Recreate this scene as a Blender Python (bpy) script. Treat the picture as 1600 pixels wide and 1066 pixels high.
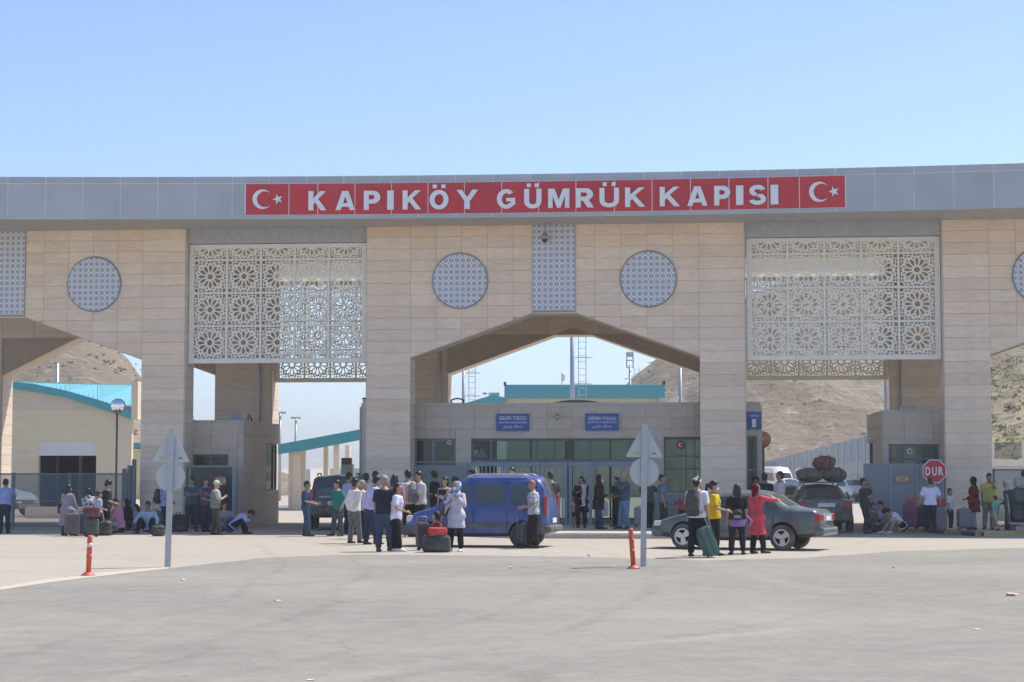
import bpy, bmesh, math, random
from math import sin, cos, tan, pi, radians, atan, atan2, sqrt, hypot
from mathutils import Vector, Matrix, noise as mnoise

SC = bpy.context.scene
for _o in list(bpy.data.objects): bpy.data.objects.remove(_o)
COL = SC.collection

# ---------------------------------------------------------------- camera, sky, sun, exposure
PITCH = atan(209/3000)
cam_d = bpy.data.cameras.new('camera'); cam = bpy.data.objects.new('camera', cam_d); COL.objects.link(cam)
cam.location = (0, 0, 1.75); cam.rotation_euler = (pi/2 + PITCH, 0, 0)
cam_d.sensor_width = 36; cam_d.lens = 67.5; cam_d.clip_end = 6000; cam_d.clip_start = .1
SC.camera = cam
SUN = Vector((0.52, 0.30, 1.0)).normalized()          # direction towards the sun: behind the gate, to the right
SUN_EL = math.asin(SUN.z); SUN_AZ = atan2(SUN.x, SUN.y)
W = bpy.data.worlds.new('World'); SC.world = W; W.use_nodes = True
nt = W.node_tree; nt.nodes.clear()
sky = nt.nodes.new('ShaderNodeTexSky'); sky.sky_type = 'NISHITA'; sky.sun_disc = False
sky.sun_elevation = SUN_EL; sky.sun_rotation = SUN_AZ; sky.altitude = 1900; sky.air_density = 0.9
sky.dust_density = 2.5; sky.ozone_density = 4.0
bg = nt.nodes.new('ShaderNodeBackground'); bg.inputs[1].default_value = 0.112
wo = nt.nodes.new('ShaderNodeOutputWorld')
nt.links.new(sky.outputs[0], bg.inputs[0]); nt.links.new(bg.outputs[0], wo.inputs[0])
sl = bpy.data.lights.new('sun', 'SUN'); sl.energy = 3.1; sl.angle = radians(.53); sl.color = (1, .93, .83)
so = bpy.data.objects.new('sun', sl); COL.objects.link(so)
so.rotation_euler = SUN.to_track_quat('Z', 'Y').to_euler(); so.location = (20, 20, 60)
vs = SC.view_settings; vs.view_transform = 'Standard'; vs.look = 'None'; vs.gamma = 1; vs.exposure = 0.95
vs.use_curve_mapping = False

# ---------------------------------------------------------------- measured frame of the place
F_, H_ = 3000.0, 1.75
_ct, _st = cos(PITCH), sin(PITCH)
def ray(px, py):
    cx = (px-800)/F_; cy = (533-py)/F_
    return Vector((cx, _ct-cy*_st, _st+cy*_ct))
def ground(px, py, z=0.0):
    d = ray(px, py); k = (z-H_)/d.z
    return Vector((d.x*k, d.y*k, z))
def at_depth(px, py, Y):
    d = ray(px, py); k = Y/d.y
    return Vector((d.x*k, Y, H_+d.z*k))
GA = radians(5.4); GO = Vector((1.343, 61.2, 0))      # the gate's own frame
UX = Vector((cos(GA), -sin(GA), 0)); NB = Vector((sin(GA), cos(GA), 0))
def gate_pt(u, y, z=0): return GO + UX*u + NB*y + Vector((0, 0, z))

# ---------------------------------------------------------------- objects
def tag(o, label=None, cat=None, group=None, kind=None):
    if label: o['label'] = label
    if cat: o['category'] = cat
    if group: o['group'] = group
    if kind: o['kind'] = kind
    return o
def empty(name, loc=(0, 0, 0), rz=0, label=None, cat=None, group=None, parent=None):
    o = bpy.data.objects.new(name, None); COL.objects.link(o)
    o.location = loc; o.rotation_euler = (0, 0, rz); o.empty_display_size = .2
    if parent: o.parent = parent
    return tag(o, label, cat, group)
def link(name, me, parent=None, loc=None, rz=None):
    o = bpy.data.objects.new(name, me); COL.objects.link(o)
    if parent: o.parent = parent
    if loc is not None: o.location = loc
    if rz is not None: o.rotation_euler = (0, 0, rz)
    return o
def copy_tree(o, parent=None):
    c = o.copy(); COL.objects.link(c)
    if parent: c.parent = parent
    for ch in list(o.children): copy_tree(ch, c)
    return c

class MB:
    def __init__(s): s.v = []; s.f = []; s.m = []; s.mi = 0; s.sm = []; s.smooth = False
    def add(s, vs, fs):
        b = len(s.v); s.v += [tuple(p) for p in vs]
        for f in fs: s.f.append([b+i for i in f]); s.m.append(s.mi); s.sm.append(s.smooth)
        return s
    def box(s, x0, x1, y0, y1, z0, z1):
        if x0 > x1: x0, x1 = x1, x0
        if y0 > y1: y0, y1 = y1, y0
        if z0 > z1: z0, z1 = z1, z0
        vs = [(x, y, z) for z in (z0, z1) for y in (y0, y1) for x in (x0, x1)]
        return s.add(vs, [(0, 2, 3, 1), (4, 5, 7, 6), (0, 1, 5, 4), (2, 6, 7, 3), (0, 4, 6, 2), (1, 3, 7, 5)])
    def bbox(s, x0, x1, y0, y1, z0, z1, b=.02):           # box with chamfered edges
        if x0 > x1: x0, x1 = x1, x0
        if y0 > y1: y0, y1 = y1, y0
        if z0 > z1: z0, z1 = z1, z0
        bm = bmesh.new(); bmesh.ops.create_cube(bm, size=1)
        for v in bm.verts:
            v.co = ((x0+x1)/2+v.co.x*(x1-x0), (y0+y1)/2+v.co.y*(y1-y0), (z0+z1)/2+v.co.z*(z1-z0))
        bmesh.ops.bevel(bm, geom=bm.edges[:], offset=b, segments=2, affect='EDGES', profile=.5)
        bm.verts.index_update()
        s.add([v.co[:] for v in bm.verts], [[v.index for v in f.verts] for f in bm.faces]); bm.free(); return s
    def prism(s, poly, y0, y1):                            # poly in (x,z), counter-clockwise seen from -y
        n = len(poly)
        vs = [(x, y0, z) for x, z in poly] + [(x, y1, z) for x, z in poly]
        fs = [list(range(n)), list(range(2*n-1, n-1, -1))]
        fs += [[i, n+i, n+(i+1) % n, (i+1) % n] for i in range(n)]
        return s.add(vs, fs)
    def zprism(s, poly, z0, z1):                           # poly in (x,y), counter-clockwise from above
        n = len(poly)
        vs = [(x, y, z0) for x, y in poly] + [(x, y, z1) for x, y in poly]
        fs = [list(range(n-1, -1, -1)), list(range(n, 2*n))]
        fs += [[i, (i+1) % n, n+(i+1) % n, n+i] for i in range(n)]
        return s.add(vs, fs)
    def tube(s, pts, r, seg=8, ry=None, side=None, cap=True):
        """loft of ellipses along pts; r scalar or list; ry second radii; side = reference x axis"""
        pts = [Vector(p) for p in pts]; n = len(pts)
        rs = list(r) if isinstance(r, (list, tuple)) else [r]*n
        rys = list(ry) if isinstance(ry, (list, tuple)) else ([ry]*n if ry else rs)
        vs = []
        prev = None
        for i, p in enumerate(pts):
            t = (pts[min(i+1, n-1)]-pts[max(i-1, 0)])
            if t.length < 1e-9: t = Vector((0, 0, 1))
            t.normalize()
            ref = Vector(side) if side is not None else (prev if prev is not None else (Vector((1, 0, 0)) if abs(t.x) < .8 else Vector((0, 1, 0))))
            a = ref - t*ref.dot(t)
            if a.length < 1e-6: a = t.orthogonal()
            a.normalize(); b = t.cross(a); prev = a
            for k in range(seg):
                w = 2*pi*k/seg
                vs.append(p + a*(rs[i]*cos(w)) + b*(rys[i]*sin(w)))
        fs = []
        for i in range(n-1):
            for k in range(seg):
                k2 = (k+1) % seg
                fs.append((i*seg+k, i*seg+k2, (i+1)*seg+k2, (i+1)*seg+k))
        if cap:
            fs.append(tuple(range(seg-1, -1, -1))); fs.append(tuple((n-1)*seg+k for k in range(seg)))
        return s.add(vs, fs)
    def ball(s, c, r, seg=10, rings=7, M=None):
        c = Vector(c); R = Vector((r, r, r)) if not hasattr(r, '__len__') else Vector(r)
        vs = [Vector((0, 0, -1))]
        for i in range(1, rings):
            ph = -pi/2+pi*i/rings
            for k in range(seg): vs.append(Vector((cos(ph)*cos(2*pi*k/seg), cos(ph)*sin(2*pi*k/seg), sin(ph))))
        vs.append(Vector((0, 0, 1)))
        fs = [(0, 1+(k+1) % seg, 1+k) for k in range(seg)]
        for i in range(rings-2):
            for k in range(seg):
                k2 = (k+1) % seg; a = 1+i*seg
                fs.append((a+k, a+k2, a+seg+k2, a+seg+k))
        a = 1+(rings-2)*seg; top = len(vs)-1
        fs += [(a+k, a+(k+1) % seg, top) for k in range(seg)]
        out = []
        for v in vs:
            q = Vector((v.x*R.x, v.y*R.y, v.z*R.z))
            if M is not None: q = M @ q
            out.append(c+q)
        return s.add(out, fs)
    def disc(s, c, r, y0, y1, seg=24):                     # cylinder whose axis is y
        return s.prism([(c[0]+r*cos(2*pi*k/seg), c[1]+r*sin(2*pi*k/seg)) for k in range(seg)], y0, y1)
    def cyl(s, c, r, z0, z1, seg=16, r2=None):
        r2 = r if r2 is None else r2
        n = seg
        vs = [(c[0]+r*cos(2*pi*k/n), c[1]+r*sin(2*pi*k/n), z0) for k in range(n)] + [(c[0]+r2*cos(2*pi*k/n), c[1]+r2*sin(2*pi*k/n), z1) for k in range(n)]
        return s.add(vs, [list(range(n-1, -1, -1)), list(range(n, 2*n))]+[[k, (k+1) % n, n+(k+1) % n, n+k] for k in range(n)])
    def mesh(s, name, mats, smooth=False):
        me = bpy.data.meshes.new(name); me.from_pydata(s.v, [], s.f)
        mats = mats if isinstance(mats, (list, tuple)) else [mats]
        for m in mats: me.materials.append(m)
        for p, mi, sm in zip(me.polygons, s.m, s.sm):
            p.material_index = mi; p.use_smooth = smooth or sm
        me.update(); return me
    def build(s, name, mats, parent=None, smooth=False, loc=None, rz=None):
        return link(name, s.mesh(name, mats, smooth), parent, loc, rz)

def clip_poly(poly, a, b, c):          # keep a*x+b*z <= c
    out = []
    n = len(poly)
    for i in range(n):
        p, q = poly[i], poly[(i+1) % n]
        dp, dq = a*p[0]+b*p[1]-c, a*q[0]+b*q[1]-c
        if dp <= 0: out.append(p)
        if (dp < 0 < dq) or (dq < 0 < dp):
            t = dp/(dp-dq); out.append((p[0]+(q[0]-p[0])*t, p[1]+(q[1]-p[1])*t))
    return out
def poly_area(p): return .5*sum(p[i][0]*p[(i+1) % len(p)][1]-p[(i+1) % len(p)][0]*p[i][1] for i in range(len(p)))

def text_mesh(body, width=None, height=None, extrude=.01, offset=0.0, cx=0, cz=0, y=0, spacing=1.0):
    """flat lettering standing in the x-z plane, reading from -y; returns vertex / face lists"""
    c = bpy.data.curves.new('txt', 'FONT'); c.body = body; c.extrude = extrude; c.offset = offset; c.resolution_u = 3
    c.space_character = spacing
    o = bpy.data.objects.new('txt', c); COL.objects.link(o)
    dg = bpy.context.evaluated_depsgraph_get(); dg.update()
    m = bpy.data.meshes.new_from_object(o.evaluated_get(dg))
    vs = [v.co.copy() for v in m.vertices]; fs = [list(p.vertices) for p in m.polygons]
    bpy.data.objects.remove(o); bpy.data.curves.remove(c); bpy.data.meshes.remove(m)
    x0, x1 = min(v.x for v in vs), max(v.x for v in vs); y0, y1 = min(v.y for v in vs), max(v.y for v in vs)
    sx = width/(x1-x0) if width else None; sz = height/(y1-y0) if height else None
    sx = sx or sz; sz = sz or sx
    return [(cx+(v.x-(x0+x1)/2)*sx, y-v.z-extrude, cz+(v.y-(y0+y1)/2)*sz) for v in vs], fs

# ---------------------------------------------------------------- materials
def _new(name):
    m = bpy.data.materials.new(name); m.use_nodes = True
    n = m.node_tree.nodes; b = n['Principled BSDF']
    return m, m.node_tree, n, b
def L(t, a, b): t.links.new(a, b)
def pmat(name, col, rough=.6, metal=0.0, var=.12, scale=6, bump=0.0, bscale=60, emit=0, spec=.5, coat=0, rnd=0.0, dust=0.0, alpha=1.0):
    m, t, n, b = _new(name)
    tc = n.new('ShaderNodeTexCoord'); nz = n.new('ShaderNodeTexNoise'); nz.inputs['Scale'].default_value = scale; nz.inputs['Detail'].default_value = 5
    L(t, tc.outputs['Object'], nz.inputs['Vector'])
    mr = n.new('ShaderNodeMapRange'); mr.inputs[1].default_value = .25; mr.inputs[2].default_value = .75
    mr.inputs[3].default_value = 1-var; mr.inputs[4].default_value = 1+var
    L(t, nz.outputs[0], mr.inputs[0])
    hs = n.new('ShaderNodeHueSaturation'); hs.inputs['Color'].default_value = (*col, 1)
    if rnd:
        oi = n.new('ShaderNodeObjectInfo'); ge = n.new('ShaderNodeNewGeometry')
        ad = n.new('ShaderNodeMath'); ad.operation = 'ADD'; fr = n.new('ShaderNodeMath'); fr.operation = 'FRACT'
        L(t, oi.outputs['Random'], ad.inputs[0]); L(t, ge.outputs['Random Per Island'], ad.inputs[1]); L(t, ad.outputs[0], fr.inputs[0])
        m2 = n.new('ShaderNodeMapRange'); m2.inputs[3].default_value = 1-rnd; m2.inputs[4].default_value = 1+rnd
        L(t, fr.outputs[0], m2.inputs[0]); mu = n.new('ShaderNodeMath'); mu.operation = 'MULTIPLY'
        L(t, m2.outputs[0], mu.inputs[0]); L(t, mr.outputs[0], mu.inputs[1]); L(t, mu.outputs[0], hs.inputs['Value'])
    else:
        L(t, mr.outputs[0], hs.inputs['Value'])
    src = hs.outputs[0]
    if dust:
        mx = n.new('ShaderNodeMix'); mx.data_type = 'RGBA'; mx.inputs[7].default_value = (.42, .37, .30, 1)
        n2 = n.new('ShaderNodeTexNoise'); n2.inputs['Scale'].default_value = 3; n2.inputs['Detail'].default_value = 6
        L(t, tc.outputs['Object'], n2.inputs['Vector'])
        r2 = n.new('ShaderNodeMapRange'); r2.inputs[1].default_value = .3; r2.inputs[2].default_value = .8; r2.inputs[3].default_value = 0; r2.inputs[4].default_value = dust*1.6
        L(t, n2.outputs[0], r2.inputs[0]); L(t, r2.outputs[0], mx.inputs[0]); L(t, src, mx.inputs[6]); src = mx.outputs[2]
    L(t, src, b.inputs['Base Color'])
    b.inputs['Roughness'].default_value = rough; b.inputs['Metallic'].default_value = metal
    b.inputs['Specular IOR Level'].default_value = spec; b.inputs['Coat Weight'].default_value = coat
    b.inputs['Alpha'].default_value = alpha
    if bump:
        bp = n.new('ShaderNodeBump'); bp.inputs['Strength'].default_value = bump; bp.inputs['Distance'].default_value = .02
        n3 = n.new('ShaderNodeTexNoise'); n3.inputs['Scale'].default_value = bscale; n3.inputs['Detail'].default_value = 6
        L(t, tc.outputs['Object'], n3.inputs['Vector']); L(t, n3.outputs[0], bp.inputs['Height']); L(t, bp.outputs[0], b.inputs['Normal'])
    if emit:
        b.inputs['Emission Color'].default_value = (*col, 1); b.inputs['Emission Strength'].default_value = emit
    return m
def stone_mat(name, col, rnd=.13, vein=.10, sat=.35):
    """sawn travertine: every slab its own tone, bedding streaks along it"""
    m, t, n, b = _new(name)
    tc = n.new('ShaderNodeTexCoord'); oi = n.new('ShaderNodeObjectInfo'); ge = n.new('ShaderNodeNewGeometry')
    ad = n.new('ShaderNodeMath'); ad.operation = 'ADD'; fr = n.new('ShaderNodeMath'); fr.operation = 'FRACT'
    L(t, oi.outputs['Random'], ad.inputs[0]); L(t, ge.outputs['Random Per Island'], ad.inputs[1]); L(t, ad.outputs[0], fr.inputs[0])
    wn = n.new('ShaderNodeTexWhiteNoise'); wn.noise_dimensions = '1D'; L(t, fr.outputs[0], wn.inputs['W'])
    sp = n.new('ShaderNodeSeparateColor'); L(t, wn.outputs['Color'], sp.inputs[0])
    mp = n.new('ShaderNodeMapping'); mp.inputs['Scale'].default_value = (1.4, 1.4, 7)
    vo = n.new('ShaderNodeVectorMath'); vo.operation = 'MULTIPLY_ADD'; vo.inputs[1].default_value = (20, 20, 20)
    L(t, wn.outputs['Color'], vo.inputs[0]); L(t, tc.outputs['Object'], vo.inputs[2]); L(t, vo.outputs[0], mp.inputs[0])
    nz = n.new('ShaderNodeTexNoise'); nz.inputs['Scale'].default_value = 1.6; nz.inputs['Detail'].default_value = 8; nz.inputs['Roughness'].default_value = .65; nz.inputs['Distortion'].default_value = .8
    L(t, mp.outputs[0], nz.inputs[0])
    mr = n.new('ShaderNodeMapRange'); mr.inputs[1].default_value = .3; mr.inputs[2].default_value = .7; mr.inputs[3].default_value = 1-vein; mr.inputs[4].default_value = 1+vein
    L(t, nz.outputs[0], mr.inputs[0])
    m2 = n.new('ShaderNodeMapRange'); m2.inputs[3].default_value = 1-rnd; m2.inputs[4].default_value = 1+rnd; L(t, sp.outputs[0], m2.inputs[0])
    mu = n.new('ShaderNodeMath'); mu.operation = 'MULTIPLY'; L(t, mr.outputs[0], mu.inputs[0]); L(t, m2.outputs[0], mu.inputs[1])
    hs = n.new('ShaderNodeHueSaturation'); hs.inputs['Color'].default_value = (*col, 1); L(t, mu.outputs[0], hs.inputs['Value'])
    m3 = n.new('ShaderNodeMapRange'); m3.inputs[3].default_value = 1-sat; m3.inputs[4].default_value = 1+sat; L(t, sp.outputs[1], m3.inputs[0]); L(t, m3.outputs[0], hs.inputs['Saturation'])
    # weather stains running down the wall
    mp2 = n.new('ShaderNodeMapping'); mp2.inputs['Scale'].default_value = (1.1, 1.1, .12); L(t, tc.outputs['Object'], mp2.inputs[0])
    n2 = n.new('ShaderNodeTexNoise'); n2.inputs['Scale'].default_value = 1.3; n2.inputs['Detail'].default_value = 6; L(t, mp2.outputs[0], n2.inputs[0])
    r4 = n.new('ShaderNodeMapRange'); r4.inputs[1].default_value = .5; r4.inputs[2].default_value = .8; r4.inputs[3].default_value = 0; r4.inputs[4].default_value = .18; L(t, n2.outputs[0], r4.inputs[0])
    mx = n.new('ShaderNodeMix'); mx.data_type = 'RGBA'; mx.inputs[7].default_value = (col[0]*.62, col[1]*.6, col[2]*.58, 1)
    L(t, r4.outputs[0], mx.inputs[0]); L(t, hs.outputs[0], mx.inputs[6]); L(t, mx.outputs[2], b.inputs['Base Color'])
    n5 = n.new('ShaderNodeTexNoise'); n5.inputs['Scale'].default_value = 5.5; n5.inputs['Detail'].default_value = 9; n5.inputs['Roughness'].default_value = .72; L(t, vo.outputs[0], n5.inputs[0])
    r5 = n.new('ShaderNodeMapRange'); r5.inputs[1].default_value = .55; r5.inputs[2].default_value = .78; r5.inputs[3].default_value = 0; r5.inputs[4].default_value = .42; L(t, n5.outputs[0], r5.inputs[0])
    m5 = n.new('ShaderNodeMix'); m5.data_type = 'RGBA'; m5.inputs[7].default_value = (col[0]*.6, col[1]*.56, col[2]*.52, 1); L(t, r5.outputs[0], m5.inputs[0]); L(t, mx.outputs[2], m5.inputs[6]); L(t, m5.outputs[2], b.inputs['Base Color'])
    b.inputs['Roughness'].default_value = .62; b.inputs['Specular IOR Level'].default_value = .35
    bp = n.new('ShaderNodeBump'); bp.inputs['Strength'].default_value = .25; bp.inputs['Distance'].default_value = .01
    L(t, nz.outputs[0], bp.inputs['Height']); L(t, bp.outputs[0], b.inputs['Normal'])
    return m
def glass_mat(name, col=(.80, .90, .86), clear=.72, rough=.04):
    m, t, n, b = _new(name)
    tr = n.new('ShaderNodeBsdfTransparent'); tr.inputs[0].default_value = (*col, 1)
    b.inputs['Base Color'].default_value = (col[0]*.08, col[1]*.09, col[2]*.1, 1); b.inputs['Roughness'].default_value = rough; b.inputs['Specular IOR Level'].default_value = .7
    mx = n.new('ShaderNodeMixShader'); mx.inputs[0].default_value = clear
    L(t, b.outputs[0], mx.inputs[1]); L(t, tr.outputs[0], mx.inputs[2]); L(t, mx.outputs[0], n['Material Output'].inputs[0])
    return m
def translucent_mat(name, col):
    m, t, n, b = _new(name)
    b.inputs['Base Color'].default_value = (*col, 1); b.inputs['Roughness'].default_value = .6
    tl = n.new('ShaderNodeBsdfTranslucent'); tl.inputs[0].default_value = (*col, 1)
    mx = n.new('ShaderNodeMixShader'); mx.inputs[0].default_value = .75
    L(t, b.outputs[0], mx.inputs[1]); L(t, tl.outputs[0], mx.inputs[2]); L(t, mx.outputs[0], n['Material Output'].inputs[0])
    return m
def mesh_panel_mat(name, col, cover=.5):
    """expanded-metal sheet: a fine diamond grid of solid strands and holes"""
    m, t, n, b = _new(name)
    tc = n.new('ShaderNodeTexCoord'); sp = n.new('ShaderNodeSeparateXYZ'); L(t, tc.outputs['Object'], sp.inputs[0])
    def stripe(sg):
        a = n.new('ShaderNodeMath'); a.operation = 'MULTIPLY_ADD'; a.inputs[1].default_value = sg; L(t, sp.outputs[2], a.inputs[0]); L(t, sp.outputs[0], a.inputs[2])
        k = n.new('ShaderNodeMath'); k.operation = 'MULTIPLY'; k.inputs[1].default_value = 22; L(t, a.outputs[0], k.inputs[0])
        f = n.new('ShaderNodeMath'); f.operation = 'FRACT'; L(t, k.outputs[0], f.inputs[0])
        g = n.new('ShaderNodeMath'); g.operation = 'LESS_THAN'; g.inputs[1].default_value = 1-sqrt(1-cover); L(t, f.outputs[0], g.inputs[0]); return g
    mxm = n.new('ShaderNodeMath'); mxm.operation = 'MAXIMUM'; L(t, stripe(.8).outputs[0], mxm.inputs[0]); L(t, stripe(-.8).outputs[0], mxm.inputs[1])
    b.inputs['Base Color'].default_value = (*col, 1); b.inputs['Roughness'].default_value = .5
    L(t, mxm.outputs[0], b.inputs['Alpha'])
    return m

M = {}
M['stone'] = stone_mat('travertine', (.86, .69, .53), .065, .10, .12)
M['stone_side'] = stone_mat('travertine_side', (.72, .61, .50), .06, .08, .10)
M['stone_house'] = stone_mat('limestone_grey', (.61, .515, .415), .06, .09, .16)
M['joint'] = pmat('joint_mortar', (.47, .39, .315), .9)
M['fascia'] = pmat('silver_composite', (.45, .455, .48), .42, .2, .07, 1.2, rnd=.05)
M['fascia_seam'] = pmat('pale_seam', (.62, .64, .68), .5)
M['soffit'] = pmat('soffit_grey', (.5, .48, .45), .6)
M['ceiling'] = pmat('ceiling_cream', (.78, .72, .60), .7)
M['lintel'] = pmat('lintel_grey', (.44, .45, .46), .5, .1)
M['screen'] = pmat('cream_metal', (.88, .84, .745), .5, 0, .05, 3)
M['red'] = pmat('sign_red', (.58, .035, .045), .45, 0, .05, 2, rnd=.05)
M['white'] = pmat('sign_white', (.80, .81, .83), .45, 0, .04)
M['steel'] = pmat('galvanised', (.42, .44, .46), .42, .6, .12, 9)
M['steel_blue'] = pmat('blue_grey_paint', (.14, .17, .19), .45, .1, .1, 5)
M['steel_pale'] = pmat('pale_blue_grey_paint', (.27, .31, .34), .45, .1, .1, 5)
M['glass'] = glass_mat('window_glass')
M['glass_dark'] = glass_mat('dark_glass', (.3, .36, .38), .2)
M['black'] = pmat('black_plastic', (.02, .021, .023), .5)
M['rubber'] = pmat('rubber', (.03, .03, .032), .8, dust=.25)
M['sign_blue'] = pmat('sign_blue', (.04, .11, .36), .45)
M['teal'] = pmat('teal_metal', (.06, .33, .39), .45, .1, .06, 1)
M['teal_roof'] = pmat('teal_roof_sheet', (.13, .44, .48), .4, .1, .06, 1)
M['cream_wall'] = pmat('cream_render', (.68, .58, .42), .8, 0, .05, 2)
M['pale_wall'] = pmat('pale_panel', (.62, .64, .66), .7, 0, .06, 2)
M['conc'] = pmat('kerb_concrete', (.46, .42, .36), .85, 0, .15, 8, .3, 60, rnd=.08)
M['paving'] = pmat('paving_slab', (.52, .46, .38), .85, 0, .10, 6, .2, 60, rnd=.07)
M['dark'] = pmat('dark_interior', (.035, .042, .05), .8)
M['orange'] = pmat('orange_plastic', (.62, .085, .04), .5, 0, .1, 12, dust=.12)
M['reflect'] = pmat('reflective_band', (.75, .68, .62), .4)
M['yellow'] = pmat('kerb_yellow', (.50, .36, .15), .75, 0, .2, 12)
M['kerb_black'] = pmat('kerb_black', (.07, .075, .085), .8, 0, .2, 12)
# ---------------------------------------------------------------- lattice screens
def lattice_tile_mesh(name, mat, S=1.12, depth=.05):
    """a cut metal plate: twelve-petalled rosette of holes, kites between the petals, small cells along the edges"""
    holes = []
    pol = lambda r, w, a: ((r*cos(a)-w*sin(a))*S, (r*sin(a)+w*cos(a))*S)
    holes.append([pol(.082, 0, 2*pi*k/12) for k in range(12)])
    for k in range(12):
        a = pi*k/6
        holes.append([pol(r, w, a) for r, w in ((.128, -.006), (.19, -.032), (.255, -.049), (.305, -.046), (.362, 0), (.305, .046), (.255, .049), (.19, .032), (.128, .006))])
        holes.append([pol(r, w, a+pi/12) for r, w in ((.322, 0), (.362, -.030), (.408, 0), (.362, .030))])
    base = [[(.395, .012), (.472, .012), (.472, .085), (.425, .085)], [(.432, .112), (.472, .112), (.472, .225), (.432, .225)],
            [(.352, .218), (.375, .172), (.412, .150), (.412, .235), (.378, .250)], [(.432, .255), (.472, .255), (.472, .335), (.432, .335)],
            [(.345, .285), (.405, .262), (.412, .335), (.352, .335)]]
    for k in range(4):
        for fl in (1, -1):
            for p in base:
                q = [(x, y*fl) for x, y in p]; c, d = cos(pi*k/2), sin(pi*k/2)
                holes.append([((x*c-y*d)*S, (x*d+y*c)*S) for x, y in q])
        c, d = cos(pi*k/2), sin(pi*k/2)
        holes.append([((x*c-y*d)*S, (x*d+y*c)*S) for x, y in ((.365, .365), (.465, .365), (.465, .465), (.365, .465))])
    cu = bpy.data.curves.new('tile', 'CURVE'); cu.dimensions = '2D'; cu.fill_mode = 'BOTH'; cu.extrude = depth/2
    h = S/2*1.0
    for pts in [[(-h, -h), (h, -h), (h, h), (-h, h)]]+holes:
        sp = cu.splines.new('POLY'); sp.points.add(len(pts)-1)
        for q, p in zip(sp.points, pts): q.co = (p[0], p[1], 0, 1)
        sp.use_cyclic_u = True
    o = bpy.data.objects.new('tile', cu); COL.objects.link(o); bpy.context.view_layer.update()
    dg = bpy.context.evaluated_depsgraph_get(); me = bpy.data.meshes.new_from_object(o.evaluated_get(dg)); bpy.data.objects.remove(o); bpy.data.curves.remove(cu)
    me.name = name; me.transform(Matrix.Rotation(pi/2, 4, 'X')); me.materials.clear(); me.materials.append(mat); return me
TILE = lattice_tile_mesh('lattice_tile', M['screen'])
def tile_top(frac):                  # the cut tile of the top row keeps only the lower part of the pattern
    src = TILE; bm = bmesh.new(); bm.from_mesh(src)
    bmesh.ops.bisect_plane(bm, geom=bm.verts[:]+bm.edges[:]+bm.faces[:], plane_co=(0, 0, -.56+1.12*frac), plane_no=(0, 0, 1), clear_outer=True)
    me = bpy.data.meshes.new('lattice_tile_cut'); bm.to_mesh(me); bm.free(); me.materials.append(M['screen']); return me
TILE_CUT = tile_top(.42)
def lattice_screen(parent, u0, u1, z0, z1, y, label, n=5):
    root = empty('lattice_screen', gate_pt(u0, y, z0), -GA, label, 'lattice screen', 'cut metal screens hung in the gate bays')
    Wd, Hh = u1-u0, z1-z0; fb = .13
    f = MB()
    f.box(0, Wd, -.07, .07, 0, fb); f.box(0, Wd, -.07, .07, Hh-fb, Hh)
    f.box(0, fb, -.068, .068, fb, Hh-fb); f.box(Wd-fb, Wd, -.068, .068, fb, Hh-fb)
    f.build('frame', M['screen'], root)
    tw = (Wd-2*fb)/n; th = 1.085
    for i in range(n):
        zc = fb; r = 0
        while zc < Hh-fb-.2:
            full = zc+th <= Hh-fb+.05
            o = link('lattice_tile', TILE if full else TILE_CUT, root)
            sx, sz = tw/1.12, th/1.12
            if not full: sz = (Hh-fb-zc)/(1.12*.42)
            o.scale = (sx, 1, sz); o.location = (fb+tw*(i+.5), 0, zc+.56*sz)
            zc += th
    for i in range(1, n): MB().box(fb+tw*i-.035, fb+tw*i+.035, -.055, .055, fb, Hh-fb).build('mullion', M['screen'], root)
    r = 1
    while fb+th*r < Hh-fb-.1:
        MB().box(fb, Wd-fb, -.05, .05, fb+th*r-.03, fb+th*r+.03).build('transom', M['screen'], root); r += 1
    return root

# ---------------------------------------------------------------- the gate
gate = empty('border_gate', GO, -GA, 'travertine border gate with cut-corner arches, grey fascia and long red name sign', 'gate')
ZT = 9.78; SH, AP = 5.50, 6.93; HW, AW, FW = 6.05, 4.67, .69
def arch_outline(c, hw_l=HW, hw_r=HW, aw_l=AW, aw_r=AW, zt=ZT):
    return [(c-hw_l, 0), (c-aw_l, 0), (c-aw_l, SH), (c-FW, AP), (c+FW, AP), (c+aw_r, SH), (c+aw_r, 0), (c+hw_r, 0), (c+hw_r, zt), (c-hw_l, zt)]
for c in (-18.1, 0, 18.3):
    MB().prism(arch_outline(c), 0, 1.08).build('arch_wall', M['joint'], gate)
    MB().prism(arch_outline(c, 6.75 if c > 0 else 6.05, 6.8 if c < 0 else 6.05, 3.6 if c < 0 else AW, AW), 9.6, 10.7).build('rear_arch_wall', M['joint'], gate)
RH = .374
def slab_cells(c, x0, x1, cols, sl, sr, aw=AW, zt=ZT, hw=HW):
    """cells of the stone cladding between x0 and x1 of a block centred on c, cut along the arch"""
    out = []
    nrow = int(zt/RH)
    for r in range(nrow+1):
        za, zb = max(0, zt-RH*(r+1)), zt-RH*r
        if zb-za < .06: continue
        for a, b in cols:
            if b <= x0-c+1e-6 or a >= x1-c-1e-6: continue
            p = [(a, za), (b, za), (b, zb), (a, zb)]
            if abs(a+b)/2 < aw:                              # above the arch opening
                k = (AP-SH)/(aw-FW)
                for sgn in (-1, 1):
                    if (a+b)/2*sgn > 0 and len(p) > 2: p = clip_poly(p, -k*sgn, -1, -(SH+k*aw)) if sgn > 0 else clip_poly(p, k, -1, -(SH+k*aw))
                if len(p) > 2: p = clip_poly(p, 0, -1, -AP) if abs(a+b)/2 < FW else p
            if len(p) > 2 and abs(poly_area(p)) > .012: out.append([(x+c, z) for x, z in p])
    return out
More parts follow.
